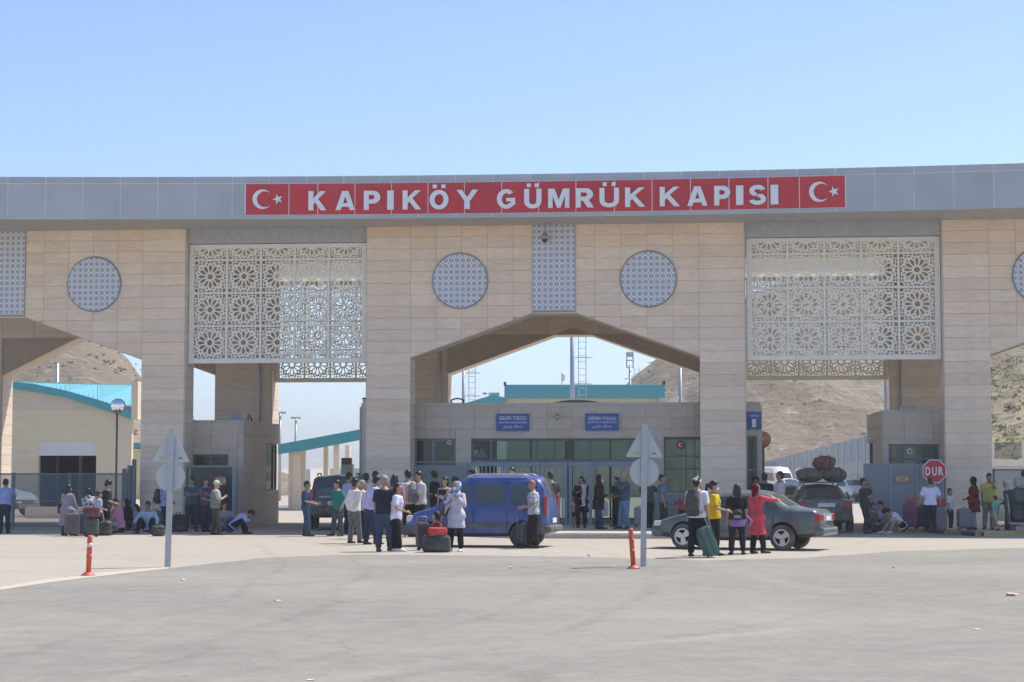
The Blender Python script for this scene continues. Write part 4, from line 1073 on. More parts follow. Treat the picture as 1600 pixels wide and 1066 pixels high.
# teal canopy on columns, left of the middle
Yc = 95.0
cv = empty('inspection_canopy', at(432, 742, Yc)*1, 0, 'sloping teal inspection canopy on stone columns, seen through the left bay', 'canopy'); cv.location.z = 0
cx0 = at(432, 742, Yc).x
cxx = lambda px: at(px, 742, Yc).x-cx0
cz = lambda py: at(0, py, Yc).z
MB().prism([(cxx(420), cz(711.5)), (cxx(480), cz(703.5)), (cxx(568), cz(686.5)), (cxx(568), cz(670)), (cxx(480), cz(687)), (cxx(420), cz(697.5))], 0, .35).build('roof_edge', M['teal'], cv)
MB().add([(cxx(420), .1, cz(697)), (cxx(568), .1, cz(669.8)), (cxx(566), 9, cz(668)), (cxx(424), 9, cz(695))], [(0, 1, 2, 3)]).build('roof', M['teal_roof'], cv)
def roofz(px): return cz(711.5+(px-420)*(685.5-711.5)/155)
for px, wdt, dy, mt in ((435, 6, 10, 'stone_house'), (447, 7, 2, 'cream_wall'), (452, 8, 6, 'stone_house'), (461, 10, .6, 'cream_wall'), (484, 7, 8, 'stone_house'), (495, 7.5, 10, 'stone_house'), (510, 8, 12, 'stone_house'), (523, 8, .6, 'cream_wall'), (557, 7, 4, 'stone_house')):
    MB().box(cxx(px)-wdt*.016, cxx(px)+wdt*.016, dy, dy+.5, 0, roofz(px)+.2).build('column', M['stone'], cv)
for px0, px1, py0, py1, dy in ((422, 445, 732, 745, 12), (473, 497, 731, 743, 14), (498, 522, 731, 760, 16), (530, 545, 731, 760, 9)):
    MB().box(cxx(px0), cxx(px1), dy, dy+2.2, .0, cz(py0)).build('inspection_cabin', M['pale_wall'], cv)
# dark control cabinet and steel pole at the left edge of the gatehouse
c0 = at(541, 742, 80); r = empty('control_cabinet', (c0.x, 80, 0), 0, 'dark blue grey control cabinet left of the middle arch pier', 'cabinet')
MB().bbox(-.22, .28, 0, .6, 0, 2.2, .03).build('body', M['steel_blue'], r); MB().box(-.2, .22, -.1, .3, 2.2, 2.45).build('top_box', M['black'], r)
p0 = gate_pt(-6.18, .4); r = empty('steel_pole', (p0.x, p0.y, 0), 0, 'square galvanised pole rising beside the left pier of the middle arch', 'pole')
MB().bbox(-.06, .06, -.06, .06, 0, 4.2, .01).build('shaft', M['steel'], r); MB().box(-.08, .08, -.08, .08, 4.2, 4.24).build('cap', M['black'], r)
# passenger hall straight behind: teal fascia over cream wall
Yh = 150.0
b0 = at(788, 742, Yh); ph = empty('passenger_hall', (b0.x, Yh, 0), 0, 'wide passenger hall with a teal fascia showing over the gatehouse roof', 'building')
bx = lambda px: at(px, 742, Yh).x-b0.x
bz = lambda py: at(0, py, Yh).z
MB().box(bx(792), bx(1034), .8, 24, 0, bz(621)).build('wall', M['cream_wall'], ph)
MB().bbox(bx(788), bx(1040), 0, 26, bz(622), bz(601), .05).build('teal_fascia', M['teal'], ph)
MB().box(bx(787), bx(791), -.3, .5, bz(603), bz(597)).build('corner_cap', M['black'], ph); MB().box(bx(1036), bx(1040), -.3, .5, bz(601), bz(596)).build('corner_cap', M['black'], ph)
MB().box(bx(809), bx(868), 8, 14, bz(603), bz(595)).build('roof_plant', M['cream_wall'], ph)
MB().box(bx(1030), bx(1036), .2, .75, 0, bz(622)).build('column', M['stone_house'], ph)
for a_, b_ in ((700, 791),):
    lo = MB(); lo.add([(bx(727), 0, bz(630)), (bx(770), 0, bz(617)), (bx(788), 0, bz(621)), (bx(788), 0, bz(634)), (bx(727), 0, bz(634)), (bx(727), 30, bz(630)), (bx(770), 30, bz(617)), (bx(788), 30, bz(621)), (bx(788), 30, bz(634)), (bx(727), 30, bz(634))],
        [(4, 3, 2, 1, 0), (0, 1, 6, 5), (1, 2, 7, 6), (5, 6, 7, 8, 9)]); lo.build('wing_roof', M['teal'], ph)
    for p in (768, 775): MB().tube([(bx(p), 2, bz(620)), (bx(p), 2, bz(612))], [.2, .28], 8).build('roof_vent', M['pale_wall'], ph)
    MB().box(bx(753), bx(760), 3, 3.3, bz(614), bz(611)).build('roof_light', M['steel'], ph)
# floodlight masts, some with caged ladders
def mast(px, ytop, Y, rad, label, ladder=0, head=None, lr=.30):
    p = at(px, 742, Y); zt = at(px, ytop, Y).z
    r = empty('lamp_mast', (p.x, Y, 0), 0, label, 'lamp mast')
    MB().tube([(0, 0, 0), (0, 0, zt)], [rad*1.25, rad*.85], 12).build('pole', M['steel'], r, True)
    if ladder:
        g = .28+rad
        ld = MB()
        for x in (g, g+.5): ld.tube([(x, 0, 2), (x, 0, zt-.2)], .03, 5)
        z = 2.2
        while z < zt-.3: ld.tube([(g, 0, z), (g+.5, 0, z)], .02, 4); z += .45
        ld.build('ladder', M['steel'], r)
        z = 2.5; hp = MB()
        while z < zt-.2:
            hp.tube([(rad*.7, 0, z), (g+.9, 0, z)], .035, 4); z += 1.8
        hp.build('cage_hoop', M['steel'], r)
    if head == 'ring':
        MB().tube([(.26*cos(2*pi*k/16), .26*sin(2*pi*k/16), zt) for k in range(17)], .06, 6, cap=False).build('lamp_ring', M['steel'], r)
        for k in range(6):
            a_ = 2*pi*k/6; MB().bbox(.3*cos(a_)-.09, .3*cos(a_)+.09, .3*sin(a_)-.09, .3*sin(a_)+.09, zt-.07, zt+.07, .02).build('lamp', M['steel'], r)
        MB().tube([(-.3, 0, zt), (.3, 0, zt)], .03, 5).build('arm', M['steel'], r)
    if head == 'cage':
        cg = MB(); s_ = .32
        for x in (-s_, s_):
            for y in (-s_, s_): cg.tube([(x, y, zt-.2), (x, y, zt+1.3)], .04, 4)
        for z in (zt-.2, zt+.5, zt+1.3):
            for a_, b_ in (((-s_, -s_), (s_, -s_)), ((s_, -s_), (s_, s_)), ((s_, s_), (-s_, s_)), ((-s_, s_), (-s_, -s_))): cg.tube([(*a_, z), (*b_, z)], .045, 4)
        cg.build('cage', M['steel'], r); MB().bbox(-.3, .3, -.2, .2, zt+.85, zt+1.2, .05).build('lamp', M['steel'], r)
    return r
mast(437, 645, 130, .09, 'slim lamp mast with a round head, left one of the pair behind the teal canopy', head='ring')
mast(461.5, 653, 150, .09, 'slim lamp mast with a round head, right one of the pair behind the teal canopy', head='ring')
mast(894.5, 470, 130, .15, 'thick grey mast with a caged ladder rising through the middle arch', ladder=1)
mast(985, 571, 190, .14, 'lamp mast with a square platform in front of the right hill slope', ladder=1, head='cage')
mast(724, 560, 150, .13, 'lamp mast with ladder at the left shoulder of the rear middle arch', ladder=1)
mast(356, 600, 150, .1, 'thin lamp mast with ladder at the edge of the left rear pier', ladder=1, head='cage')
mast(1387, 560, 120, .16, 'grey mast with ladder beside the rear pier of the right bay', ladder=1, head='cage')
mast(1064, 560, 160, .15, 'pale mast in front of the hill at the right shoulder of the middle arch')
mast(87, 568, 160, .16, 'pale mast in front of the left hill above the teal roof')
r = empty('flagpole', at(878, 742, 150)*1, 0, 'short flagpole on the passenger hall roof beside the thick mast', 'flagpole'); r.location.z = at(0, 606, 150).z
MB().tube([(0, 0, 0), (0, 0, 1.2)], .03, 6).build('pole', M['steel'], r)
MB().add([(.02, 0, 1.15), (.28, .1, .95), (.22, .05, .55), (.02, 0, .5)], [(0, 1, 2, 3)]).build('flag', M['white'], r)

# right: tall noise wall of grey panels
w0 = Vector((at(1196, 742, 215).x, 215)); w1 = Vector((at(1380, 742, 118).x, 118))
M['wall_grey'] = pmat('wall_grey', (.43, .43, .42), .7, 0, .08, 1)
nw = empty('noise_wall', (w0.x, w0.y, 0), atan2(w1.y-w0.y, w1.x-w0.x), 'tall grey panel wall with mesh top receding along the right lane', 'wall')
LW = (w1-w0).length; npan = 24
for i in range(npan):
    x0, x1 = LW*i/npan, LW*(i+1)/npan; hh = 3.2+1.2*i/npan
    MB().box(x0+.12, x1-.12, -.1, .1, 0, hh*.62).build('panel', M['wall_grey'], nw)
    MB().box(x0+.12, x1-.12, -.05, .05, hh*.62, hh).build('mesh_panel', M['panel_blue'] if 'panel_blue' in M else M.setdefault('panel_blue', pmat('panel_blue_grey', (.29, .34, .38), .6, 0, .08)), nw)
    MB().box(x0-.1, x0+.1, -.15, .15, 0, hh+.05).build('post', M['pale_wall'], nw)
# right edge wall with a mesh top
v0 = at(1553, 742, 74); r = empty('boundary_wall', (v0.x, 74, 0), -.08, 'pale boundary wall with framed mesh top at the right edge', 'wall')
MB().box(0, 9, 0, .3, 0, at(0, 728, 74).z-.0).build('wall', M['pale_wall'], r); MB().box(-.05, 9, -.06, .36, at(0, 728, 74).z, at(0, 719, 74).z).build('coping', M['white'], r)
zt0, zt1 = at(0, 719, 74).z, at(0, 690, 74).z
for i in range(8):
    MB().box(i*1.15-.05, i*1.15+.05, .1, .2, zt0, zt1).build('post', M['white'], r)
    MB().box(i*1.15+.06, i*1.15+1.09, .14, .16, zt0+.05, zt1-.03).build('mesh_panel', M['mesh'], r)
# small hut with a pink roof
v0 = at(1197, 742, 200); r = empty('hut', (v0.x, 200, 0), 0, 'low cream hut with a pink roof far down the right lane', 'building')
MB().box(0, 2.9, 0, 3, 0, at(0, 736, 200).z+.3).build('wall', M['cream_wall'], r)
MB().prism([(-.3, .0), (3.2, .0), (2.4, .55), (-.3, .55)], -.3, 3.3).build('roof', pmat('pink_roof', (.62, .40, .38), .7), r, loc=(0, 0, at(0, 736, 200).z+.3))
v0 = at(1228, 742, 210); r = empty('low_wall', (v0.x, 210, 0), 0, 'low pale wall right of the pink roofed hut', 'wall')
MB().box(0, 3, 0, .3, 0, 1.7).build('wall', M['pale_wall'], r); MB().box(-.03, 3.03, -.04, .34, 1.7, 1.78).build('coping', M['white'], r)
# ---------------------------------------------------------------- haze volume added to lift dark tones like a lens veil and fade the hills
hz_m = bpy.data.materials.new('veil_haze'); hz_m.use_nodes = True
for q in list(hz_m.node_tree.nodes):
    if q.type == 'BSDF_PRINCIPLED': hz_m.node_tree.nodes.remove(q)
pv = hz_m.node_tree.nodes.new('ShaderNodeVolumePrincipled'); pv.inputs['Color'].default_value = (.97, .985, 1, 1); pv.inputs['Density'].default_value = .0006; pv.inputs['Anisotropy'].default_value = .3
hz_m.node_tree.links.new(pv.outputs[0], hz_m.node_tree.nodes['Material Output'].inputs['Volume'])
MB().box(-2050, 2050, -320, 2950, -1.2, 75).build('haze', hz_m)['kind'] = 'stuff'
# ---------------------------------------------------------------- vehicles
def paint(name, col, rough=.32, dust=.25, metal=.15): return pmat(name, col, rough, metal, .06, 3, coat=.35, dust=dust)
M['car_glass'] = pmat('car_glass', (.05, .06, .064), .10, 0, .2, 2, spec=.8)
M['trim'] = pmat('bumper_plastic', (.055, .058, .06), .65, dust=.3)
M['tail'] = pmat('tail_light', (.38, .02, .025), .25, coat=.4); M['head'] = pmat('head_light', (.62, .64, .64), .15, coat=.4); M['amber'] = pmat('indicator_amber', (.7, .25, .03), .3)
M['alloy'] = pmat('alloy', (.55, .55, .55), .35, .6); M['plate'] = pmat('number_plate', (.72, .72, .70), .5); M['well'] = pmat('wheel_well', (.02, .02, .02), .9); M['seam'] = pmat('panel_gap', (.012, .012, .014), .8)
M['shine'] = pmat('chrome', (.7, .7, .7), .2, .9)
def shape_fn(st):
    keys = ('zb', 'zs', 'zt', 'hw', 'ht'); xs = [s[0] for s in st]; x0, x1 = xs[0], xs[-1]; n = 120
    arr = []
    for i in range(n+1):
        x = x0+(x1-x0)*i/n
        for a, b in zip(st, st[1:]):
            if a[0] <= x <= b[0]+1e-9:
                t = (x-a[0])/max(1e-9, b[0]-a[0]); arr.append([a[k]+(b[k]-a[k])*t for k in range(1, 6)]); break
    for _ in range(3):
        arr = [arr[0]]+[[(arr[i-1][k]+2*arr[i][k]+arr[i+1][k])/4 for k in range(5)] for i in range(1, n)]+[arr[n]]
    def at_(x):
        f = max(0, min(n-1e-6, (x-x0)/(x1-x0)*n)); i = int(f); t = f-i
        return [arr[i][k]*(1-t)+arr[i+1][k]*t for k in range(5)]
    return at_, x0, x1
def section(at_, x):
    zb, zs, zt, hw, ht = at_(x)
    d = max(zt-zs, .0)
    return [(0, zb), (hw*.82, zb), (hw*.965, zb+.09), (hw, zb+(zs-zb)*.45), (hw*.985, zs-.08), (hw*.945, zs), (ht+(hw*.945-ht)*.12, zs+d*.86), (ht*.90, zs+d*.97), (0, zt+.03*min(1, d/.3)+.012)]
def side_y(at_, x, z):
    s = section(at_, x)
    for a, b in zip(s[1:], s[2:]):
        if min(a[1], b[1]) <= z <= max(a[1], b[1]) and abs(b[1]-a[1]) > 1e-6:
            return a[0]+(b[0]-a[0])*(z-a[1])/(b[1]-a[1])
    return s[5][0]
def top_z(at_, x, y):
    s = section(at_, x); a, b = s[8], s[7]
    f = min(1, abs(y)/max(1e-6, b[0])); return a[1]+(b[1]-a[1])*f
def side_patch(at_, bot, top, sgn, off, nx=14, nz=3):
    """sheet lying on the car's side: bot and top are [(x, z)] polylines running the same way"""
    def samp(pl, t):
        ls = [hypot(b[0]-a[0], b[1]-a[1]) for a, b in zip(pl, pl[1:])]; T = sum(ls)*t
        for (a, b), l in zip(zip(pl, pl[1:]), ls):
            if T <= l+1e-9: q = T/max(l, 1e-9); return (a[0]+(b[0]-a[0])*q, a[1]+(b[1]-a[1])*q)
            T -= l
        return pl[-1]
    vs_ = []
    for i in range(nx+1):
        a, b = samp(bot, i/nx), samp(top, i/nx)
        for j in range(nz+1):
            x, z = a[0]+(b[0]-a[0])*j/nz, a[1]+(b[1]-a[1])*j/nz
            vs_.append((x, sgn*(side_y(at_, x, z)+off), z))
    fs_ = []
    for i in range(nx):
        for j in range(nz):
            q = i*(nz+1)+j; f = (q, q+nz+1, q+nz+2, q+1); fs_.append(f if sgn < 0 else f[::-1])
    return vs_, fs_
def top_patch(at_, xa, xb, wa, wb, off, nx=12, ny=8):
    vs_ = []
    for i in range(nx+1):
        x = xa+(xb-xa)*i/nx; ht = at_(x)[4]*.90; w = (wa+(wb-wa)*i/nx)*ht
        e = .02; sl = (top_z(at_, x+e, 0)-top_z(at_, x-e, 0))/(2*e); nn = sqrt(1+sl*sl)
        for j in range(ny+1):
            y = -w+2*w*j/ny; vs_.append((x-off*sl/nn, y, top_z(at_, x, y)+off/nn))
    fs_ = []
    for i in range(nx):
        for j in range(ny):
            q = i*(ny+1)+j; f = (q, q+1, q+ny+2, q+ny+1); fs_.append(f if xb < xa else f[::-1])
    return vs_, fs_
def wheel(parent, x, y, r, w, spokes=5, rim_mat='alloy'):
    sg = 1 if y > 0 else -1
    prof = [(r*.62, -w/2), (r*.80, -w/2), (r*.95, -w/2*.9), (r, -w/2*.6), (r, w/2*.6), (r*.95, w/2*.9), (r*.80, w/2), (r*.62, w/2)]
    n = 28; vs_ = []; fs_ = []
    for k in range(n):
        a = 2*pi*k/n
        for rr, yy in prof: vs_.append((rr*cos(a), yy, rr*sin(a)))
    m_ = len(prof)
    for k in range(n):
        k2 = (k+1) % n
        for j in range(m_): fs_.append((k*m_+j, k*m_+(j+1) % m_, k2*m_+(j+1) % m_, k2*m_+j))
    t = MB().add(vs_, fs_).build('wheel', M['rubber'], parent, True, loc=(x, y, r))
    rm = MB(); yo = sg*w*.30
    rm.disc((0, 0), r*.16, yo-.03, yo+.03, 14)
    ring = [(r*.66*cos(2*pi*k/24), r*.66*sin(2*pi*k/24)) for k in range(24)]; ring2 = [(x_*.84, z_*.84) for x_, z_ in ring]
    vv = [(x_, y_, z_) for y_ in (yo-.05, yo+.05) for x_, z_ in ring]+[(x_, y_, z_) for y_ in (yo-.05, yo+.05) for x_, z_ in ring2]
    ff = []
    for k in range(24):
        k2 = (k+1) % 24; ff += [(k, k2, 24+k2, 24+k), (48+k, 72+k, 72+k2, 48+k2), (k, 48+k, 48+k2, k2), (24+k, 24+k2, 72+k2, 72+k)]
    rm.add(vv, ff)
    for s_ in range(spokes):
        a = 2*pi*s_/spokes+.4; c, d = cos(a), sin(a); wv = r*.5/spokes+.02
        p = [(c*r*.12-d*wv*.8, d*r*.12+c*wv*.8), (c*r*.58-d*wv, d*r*.58+c*wv), (c*r*.58+d*wv, d*r*.58-c*wv), (c*r*.12+d*wv*.8, d*r*.12-c*wv*.8)]
        rm.prism(p[::-1], yo-.022, yo+.022)
    rm.build('rim', M[rim_mat], t); MB().disc((0, 0), r*.60, -sg*.0-.012, -sg*.0+.012, 20).build('brake_drum', M['well'], t)
    return t
CUTS = []
def car(name, loc, rz, st, mat, label, cat='car', group=None, wheels=(1.3, -1.25), r=.30, hww=.74, windows=(), shield=None, rear=None, doors=(), detail=True, spokes=5, rim='alloy', lower=None, cut=True):
    root = empty(name, loc, rz, label, cat, group)
    at_, x0, x1 = shape_fn(st)
    vs_ = []; fs_ = []; n = 64; m_ = 17
    for i in range(n+1):
        x = x0+(x1-x0)*i/n; s = section(at_, x)
        full = [(-y, z) for y, z in s[:0:-1]][:0]
        loop = [(y, z) for y, z in s]+[(-y, z) for y, z in s[7:0:-1]]
        for y, z in loop: vs_.append((x, y, z))
    m_ = 16
    for i in range(n):
        for k in range(m_):
            k2 = (k+1) % m_; fs_.append((i*m_+k, (i+1)*m_+k, (i+1)*m_+k2, i*m_+k2))
    fs_.append(tuple(range(m_))); fs_.append(tuple(n*m_+k for k in range(m_-1, -1, -1)))
    mb = MB(); mb.add(vs_, fs_)
    me = mb.mesh('body', [mat, M['well']], True)
    bm = bmesh.new(); bm.from_mesh(me); bmesh.ops.recalc_face_normals(bm, faces=bm.faces[:]); bm.to_mesh(me); bm.free()
    body = link('body', me, root)
    if cut:
        cb = MB(); 
        for wx in wheels:
            for sg in (-1, 1): cb.disc((wx, r+.015), r*1.16, min(sg*(hww-.16), sg*(hww+.3)), max(sg*(hww-.16), sg*(hww+.3)), 28)
        cm = cb.mesh('cut', [M['well'], M['well']]); cu = bpy.data.objects.new('cut', cm); COL.objects.link(cu); cu.parent = root
        bm = bmesh.new(); bm.from_mesh(cm); bmesh.ops.recalc_face_normals(bm, faces=bm.faces[:]); bm.to_mesh(cm); bm.free()
        md = body.modifiers.new('b', 'BOOLEAN'); md.operation = 'DIFFERENCE'; md.object = cu; md.solver = 'EXACT'
        try: md.material_mode = 'TRANSFER'
        except Exception: pass
        CUTS.append((body, cu))
    for wx in wheels:
        for sg in (-1, 1): wheel(root, wx, sg*(hww-.01), r, .19, spokes, rim)
    for wn in windows:
        for sg in (-1, 1):
            v_, f_ = side_patch(at_, wn[0], wn[1], sg, .008); MB().add(v_, f_).build('side_window', M['car_glass'], root, True)
    for nm, pr in (('windscreen', shield), ('rear_window', rear)):
        if pr: v_, f_ = top_patch(at_, *pr, .009); MB().add(v_, f_).build(nm, M['car_glass'], root, True)
    for (xa, xb, za, zb_) in doors:
        for sg in (-1, 1):
            v_, f_ = side_patch(at_, [(xa+.012, za), (xb-.012, za)], [(xa+.012, zb_), (xb-.012, zb_)], sg, .007, 8, 5); d_ = MB().add(v_, f_).build('door', mat, root, True)
            hx_ = xa+.14; hz_ = zb_-.1; yy = side_y(at_, hx_, hz_)
            MB().bbox(hx_-.08, hx_+.08, sg*(yy+.004), sg*(yy+.034), hz_-.022, hz_+.022, .008).build('handle', M['trim'] if lower else mat, d_)
            for x_ in (xa, xb):
                v_, f_ = side_patch(at_, [(x_-.008, za), (x_+.008, za)], [(x_-.008, zb_), (x_+.008, zb_)], sg, .0055, 1, 5); MB().add(v_, f_).build('seam', M['seam'], d_, True)
    return root, at_, body
def mirror(root, x, y, z, mat):
    for sg in (-1, 1): MB().ball((x, sg*(y+.09), z), (.07, .10, .075), 10, 6).build('wing_mirror', mat, root, True)

# blue van, side on
BLUE = paint('van_blue', (.032, .075, .28), .35, .15)
st = [(-2.00, .42, .80, .98, .70, .62), (-1.97, .36, .98, 1.20, .80, .66), (-1.86, .32, 1.02, 1.62, .83, .66), (-1.72, .30, 1.03, 1.76, .84, .67), (-1.2, .28, 1.03, 1.79, .845, .69), (.1, .27, 1.02, 1.79, .845, .69), (.40, .27, 1.01, 1.74, .845, .68),
      (.75, .27, .99, 1.42, .845, .69), (1.05, .28, .97, 1.08, .84, .72), (1.25, .29, .93, 1.00, .83, .72), (1.70, .30, .82, .88, .79, .68), (1.88, .32, .72, .76, .74, .62), (1.97, .38, .60, .63, .66, .56)]
rwx = Vector((.557, 46.5)); hd = Vector((-cos(radians(12)), sin(radians(12)))); lf = Vector((-hd.y, hd.x))
ctr = rwx+hd*1.28-lf*.72
van, va, vb = car('van', (ctr.x, ctr.y, 0), pi-radians(12), st, BLUE, 'dusty blue van with roof rails standing side on in front of the entrance', 'van',
    wheels=(1.32, -1.28), r=.305, hww=.83, spokes=6, rim='trim',
    windows=[([(.86, 1.06), (.12, 1.07)], [(.50, 1.55), (.12, 1.60)]), ([(.02, 1.08), (-.86, 1.08)], [(.02, 1.60), (-.86, 1.60)]), ([(-.98, 1.08), (-1.74, 1.10)], [(-.98, 1.60), (-1.66, 1.58)])],
    shield=(1.02, .44, .96, .93), rear=(-1.945, -1.80, .86, .82), doors=[(.03, .98, .40, 1.0), (-.90, .03, .40, 1.0)])
MB().bbox(1.55, 2.03, -.80, .80, .30, .56, .07).build('front_bumper', M['trim'], van)
MB().bbox(-2.10, -1.80, -.80, .80, .38, .55, .05).build('rear_bumper', M['trim'], van)
for sg in (-1, 1):
    MB().tube([(-1.45, sg*.60, 1.80), (-1.3, sg*.60, 1.855), (.0, sg*.60, 1.86), (.25, sg*.60, 1.79)], .022, 8).build('roof_rail', M['shine'], van, True)
    MB().bbox(1.68, 1.93, sg*.50, sg*.76, .62, .80, .05).build('headlight', M['head'], van)
    MB().bbox(-1.985, -1.90, sg*.745, sg*.835, .82, 1.30, .02).build('tail_light', M['tail'], van)
    v_, f_ = side_patch(va, [(-.92, .52), (.96, .52)], [(-.92, .60), (.96, .60)], sg, .02, 10, 1); MB().add(v_, f_).build('side_strip', M['trim'], van, True)
    v_, f_ = side_patch(va, [(-1.9, .36), (-1.62, .36)], [(-1.9, .60), (-1.62, .60)], sg, .012, 6, 2); MB().add(v_, f_).build('corner_cladding', M['trim'], van, True)
MB().box(-2.035, -2.02, -.26, .26, .62, .74).build('number_plate', M['plate'], van)
mirror(van, .80, .84, 1.10, M['trim'])
van.scale = (.90, .95, .95); van.location.x -= .2
# green-grey saloon
SED = paint('saloon_petrol', (.052, .085, .10), .3, .18)
st = [(-2.15, .48, .74, .78, .66, .58), (-2.12, .38, .88, .92, .74, .62), (-2.0, .34, .94, .985, .80, .66), (-1.62, .30, .95, 1.00, .83, .66), (-1.35, .27, .945, 1.06, .835, .62), (-.85, .24, .94, 1.36, .84, .56), (-.55, .23, .935, 1.405, .84, .57), (.10, .22, .92, 1.41, .84, .58), (.38, .22, .91, 1.36, .84, .58),
      (.78, .23, .89, 1.08, .835, .62), (1.08, .24, .875, .92, .83, .66), (1.5, .26, .80, .845, .80, .66), (1.95, .30, .68, .72, .75, .62), (2.12, .34, .58, .61, .69, .58), (2.17, .40, .50, .52, .62, .52)]
hd = Vector((-cos(radians(22)), sin(radians(22)))); lf = Vector((-hd.y, hd.x))
rw = Vector((6.38, 44.65)); ctr = rw+hd*1.26-lf*.74
sed, sa, sb = car('saloon_car', (ctr.x, ctr.y, 0), pi-radians(22), st, SED, 'dusty petrol grey saloon car with three spoke wheels behind the four travellers', 'car',
    wheels=(1.32, -1.22), r=.31, hww=.82, spokes=3,
    windows=[([(.74, .93), (.02, .95)], [(.42, 1.27), (.02, 1.31)]), ([(-.06, .95), (-.72, .97)], [(-.06, 1.31), (-.66, 1.29)]), ([(-.80, .97), (-1.20, .985)], [(-.74, 1.27), (-.92, 1.20)])],
    shield=(1.02, .42, .97, .94), rear=(-1.33, -.88, .95, .92), doors=[(-.02, .95, .34, .88), (-.98, -.06, .34, .89)])
MB().bbox(1.85, 2.20, -.76, .76, .30, .54, .06).build('front_bumper', SED, sed); MB().bbox(-2.26, -1.98, -.79, .79, .36, .56, .06).build('rear_bumper', SED, sed)
for sg in (-1, 1):
    MB().bbox(1.93, 2.13, sg*.40, sg*.735, .56, .69, .03).build('headlight', M['head'], sed)
    MB().bbox(-2.165, -2.0, sg*.46, sg*.785, .70, .88, .02).build('tail_light', M['tail'], sed)
    v_, f_ = side_patch(sa, [(-.98, .44), (.95, .44)], [(-.98, .50), (.95, .50)], sg, .014, 10, 1); MB().add(v_, f_).build('side_strip', M['trim'], sed, True)
MB().box(-2.172, -2.155, -.46, .46, .70, .88).build('tail_panel', M['steel'], sed); MB().box(-2.19, -2.173, -.25, .25, .72, .82).build('number_plate', M['plate'], sed)
mirror(sed, .72, .83, .95, SED)
sed.scale = (.94, .94, .96)
# cars seen from behind in the lanes
def rear_details(c, x, w, zt, zp, plate=True, tw=.22, th=.2):
    for sg in (-1, 1): MB().bbox(x-.03, x+.06, sg*(w-tw), sg*w, zt, zt+th, .02).build('tail_light', M['tail'], c)
    if plate: MB().box(x-.05, x-.035, -.26, .26, zp, zp+.12).build('number_plate', M['plate'], c)
GREY = paint('estate_grey', (.075, .085, .095), .35, .3)
st2 = [(-2.15, .48, .74, .80, .70, .60), (-2.12, .38, .90, .95, .78, .64), (-1.95, .33, .95, 1.00, .82, .66), (-1.65, .30, .96, 1.02, .84, .66), (-1.15, .27, .95, 1.32, .84, .58), (-.7, .24, .95, 1.43, .84, .58), (.2, .22, .94, 1.43, .84, .58), (.95, .24, .90, 1.0, .83, .64), (1.6, .26, .80, .85, .80, .66), (2.1, .34, .58, .61, .69, .58)]
p = ground(1296, 833)
c, a_, b_ = car('saloon_car', (p.x, p.y+2.2, 0), radians(88), st2, GREY, 'dark grey saloon seen from behind with three bags tied on its roof', 'car', None, (1.3, -1.25), .31, .82, [([(.80, .98), (-1.3, 1.02)], [(.40, 1.30), (-.95, 1.28)])], (.9, .3, .96, .94), (-1.62, -1.02, .95, .92), [(-.0, .9, .34, .88)])
rear_details(c, -2.16, .76, .72, .78); MB().bbox(-2.25, -2.0, -.80, .80, .36, .58, .05).build('rear_bumper', M['trim'], c)
MB().bbox(-.9, .3, -.6, .6, 1.50, 1.53, .01).build('roof_rack', M['trim'], c)
for x in (-.8, .2):
    for y in (-.52, .52): MB().tube([(x, y, 1.38), (x, y, 1.51)], .02, 6).build('rack_leg', M['trim'], c)
rack_c = Vector((p.x, p.y+2.2-.3*-1*0, 0))
DBLUE = paint('dark_blue', (.055, .075, .15), .3, .25)
p = ground(1246, 822)
c, a_, b_ = car('saloon_car', (p.x, p.y+3, 0), radians(96), st2, DBLUE, 'dark blue saloon seen from behind, left of the car with roof bags', 'car', None, (1.3, -1.25), .31, .82, [([(.80, .98), (-1.3, 1.02)], [(.40, 1.30), (-.95, 1.28)])], (.9, .3, .96, .94), (-1.62, -1.02, .95, .92))
rear_details(c, -2.16, .76, .72, .78)
SUVM = paint('suv_dark', (.035, .042, .052), .3, .25)
st3 = [(-2.2, .55, .86, 1.0, .76, .68), (-2.17, .46, 1.05, 1.22, .84, .70), (-2.02, .42, 1.08, 1.60, .87, .70), (-1.85, .40, 1.09, 1.70, .88, .71), (-.6, .36, 1.08, 1.73, .89, .72), (.2, .35, 1.06, 1.70, .89, .72), (.95, .36, 1.02, 1.14, .88, .74), (1.7, .40, .94, 1.0, .85, .72), (2.1, .48, .74, .78, .78, .66)]
p = ground(521, 829)
c, a_, b_ = car('suv', (p.x, p.y+2.2, 0), radians(92), st3, SUVM, 'dark dusty suv seen from behind, right of the man in navy polo', 'car', None, (1.35, -1.35), .36, .87, [([(.80, 1.14), (-1.7, 1.16)], [(.40, 1.58), (-1.6, 1.58)])], (.92, .3, .96, .94), (-2.12, -1.95, .92, .92), [(0, .95, .5, 1.02)])
rear_details(c, -2.22, .83, .95, .80, True, .14, .34); MB().bbox(-2.33, -2.05, -.86, .86, .46, .70, .06).build('rear_bumper', M['trim'], c); MB().bbox(-2.26, -2.15, -.55, .55, 1.02, 1.08, .02).build('tailgate_trim', M['steel'], c)
for sg in (-1, 1): MB().tube([(-1.6, sg*.62, 1.73), (-1.5, sg*.62, 1.79), (.0, sg*.62, 1.79), (.1, sg*.62, 1.73)], .022, 6).build('roof_rail', M['trim'], c, True)
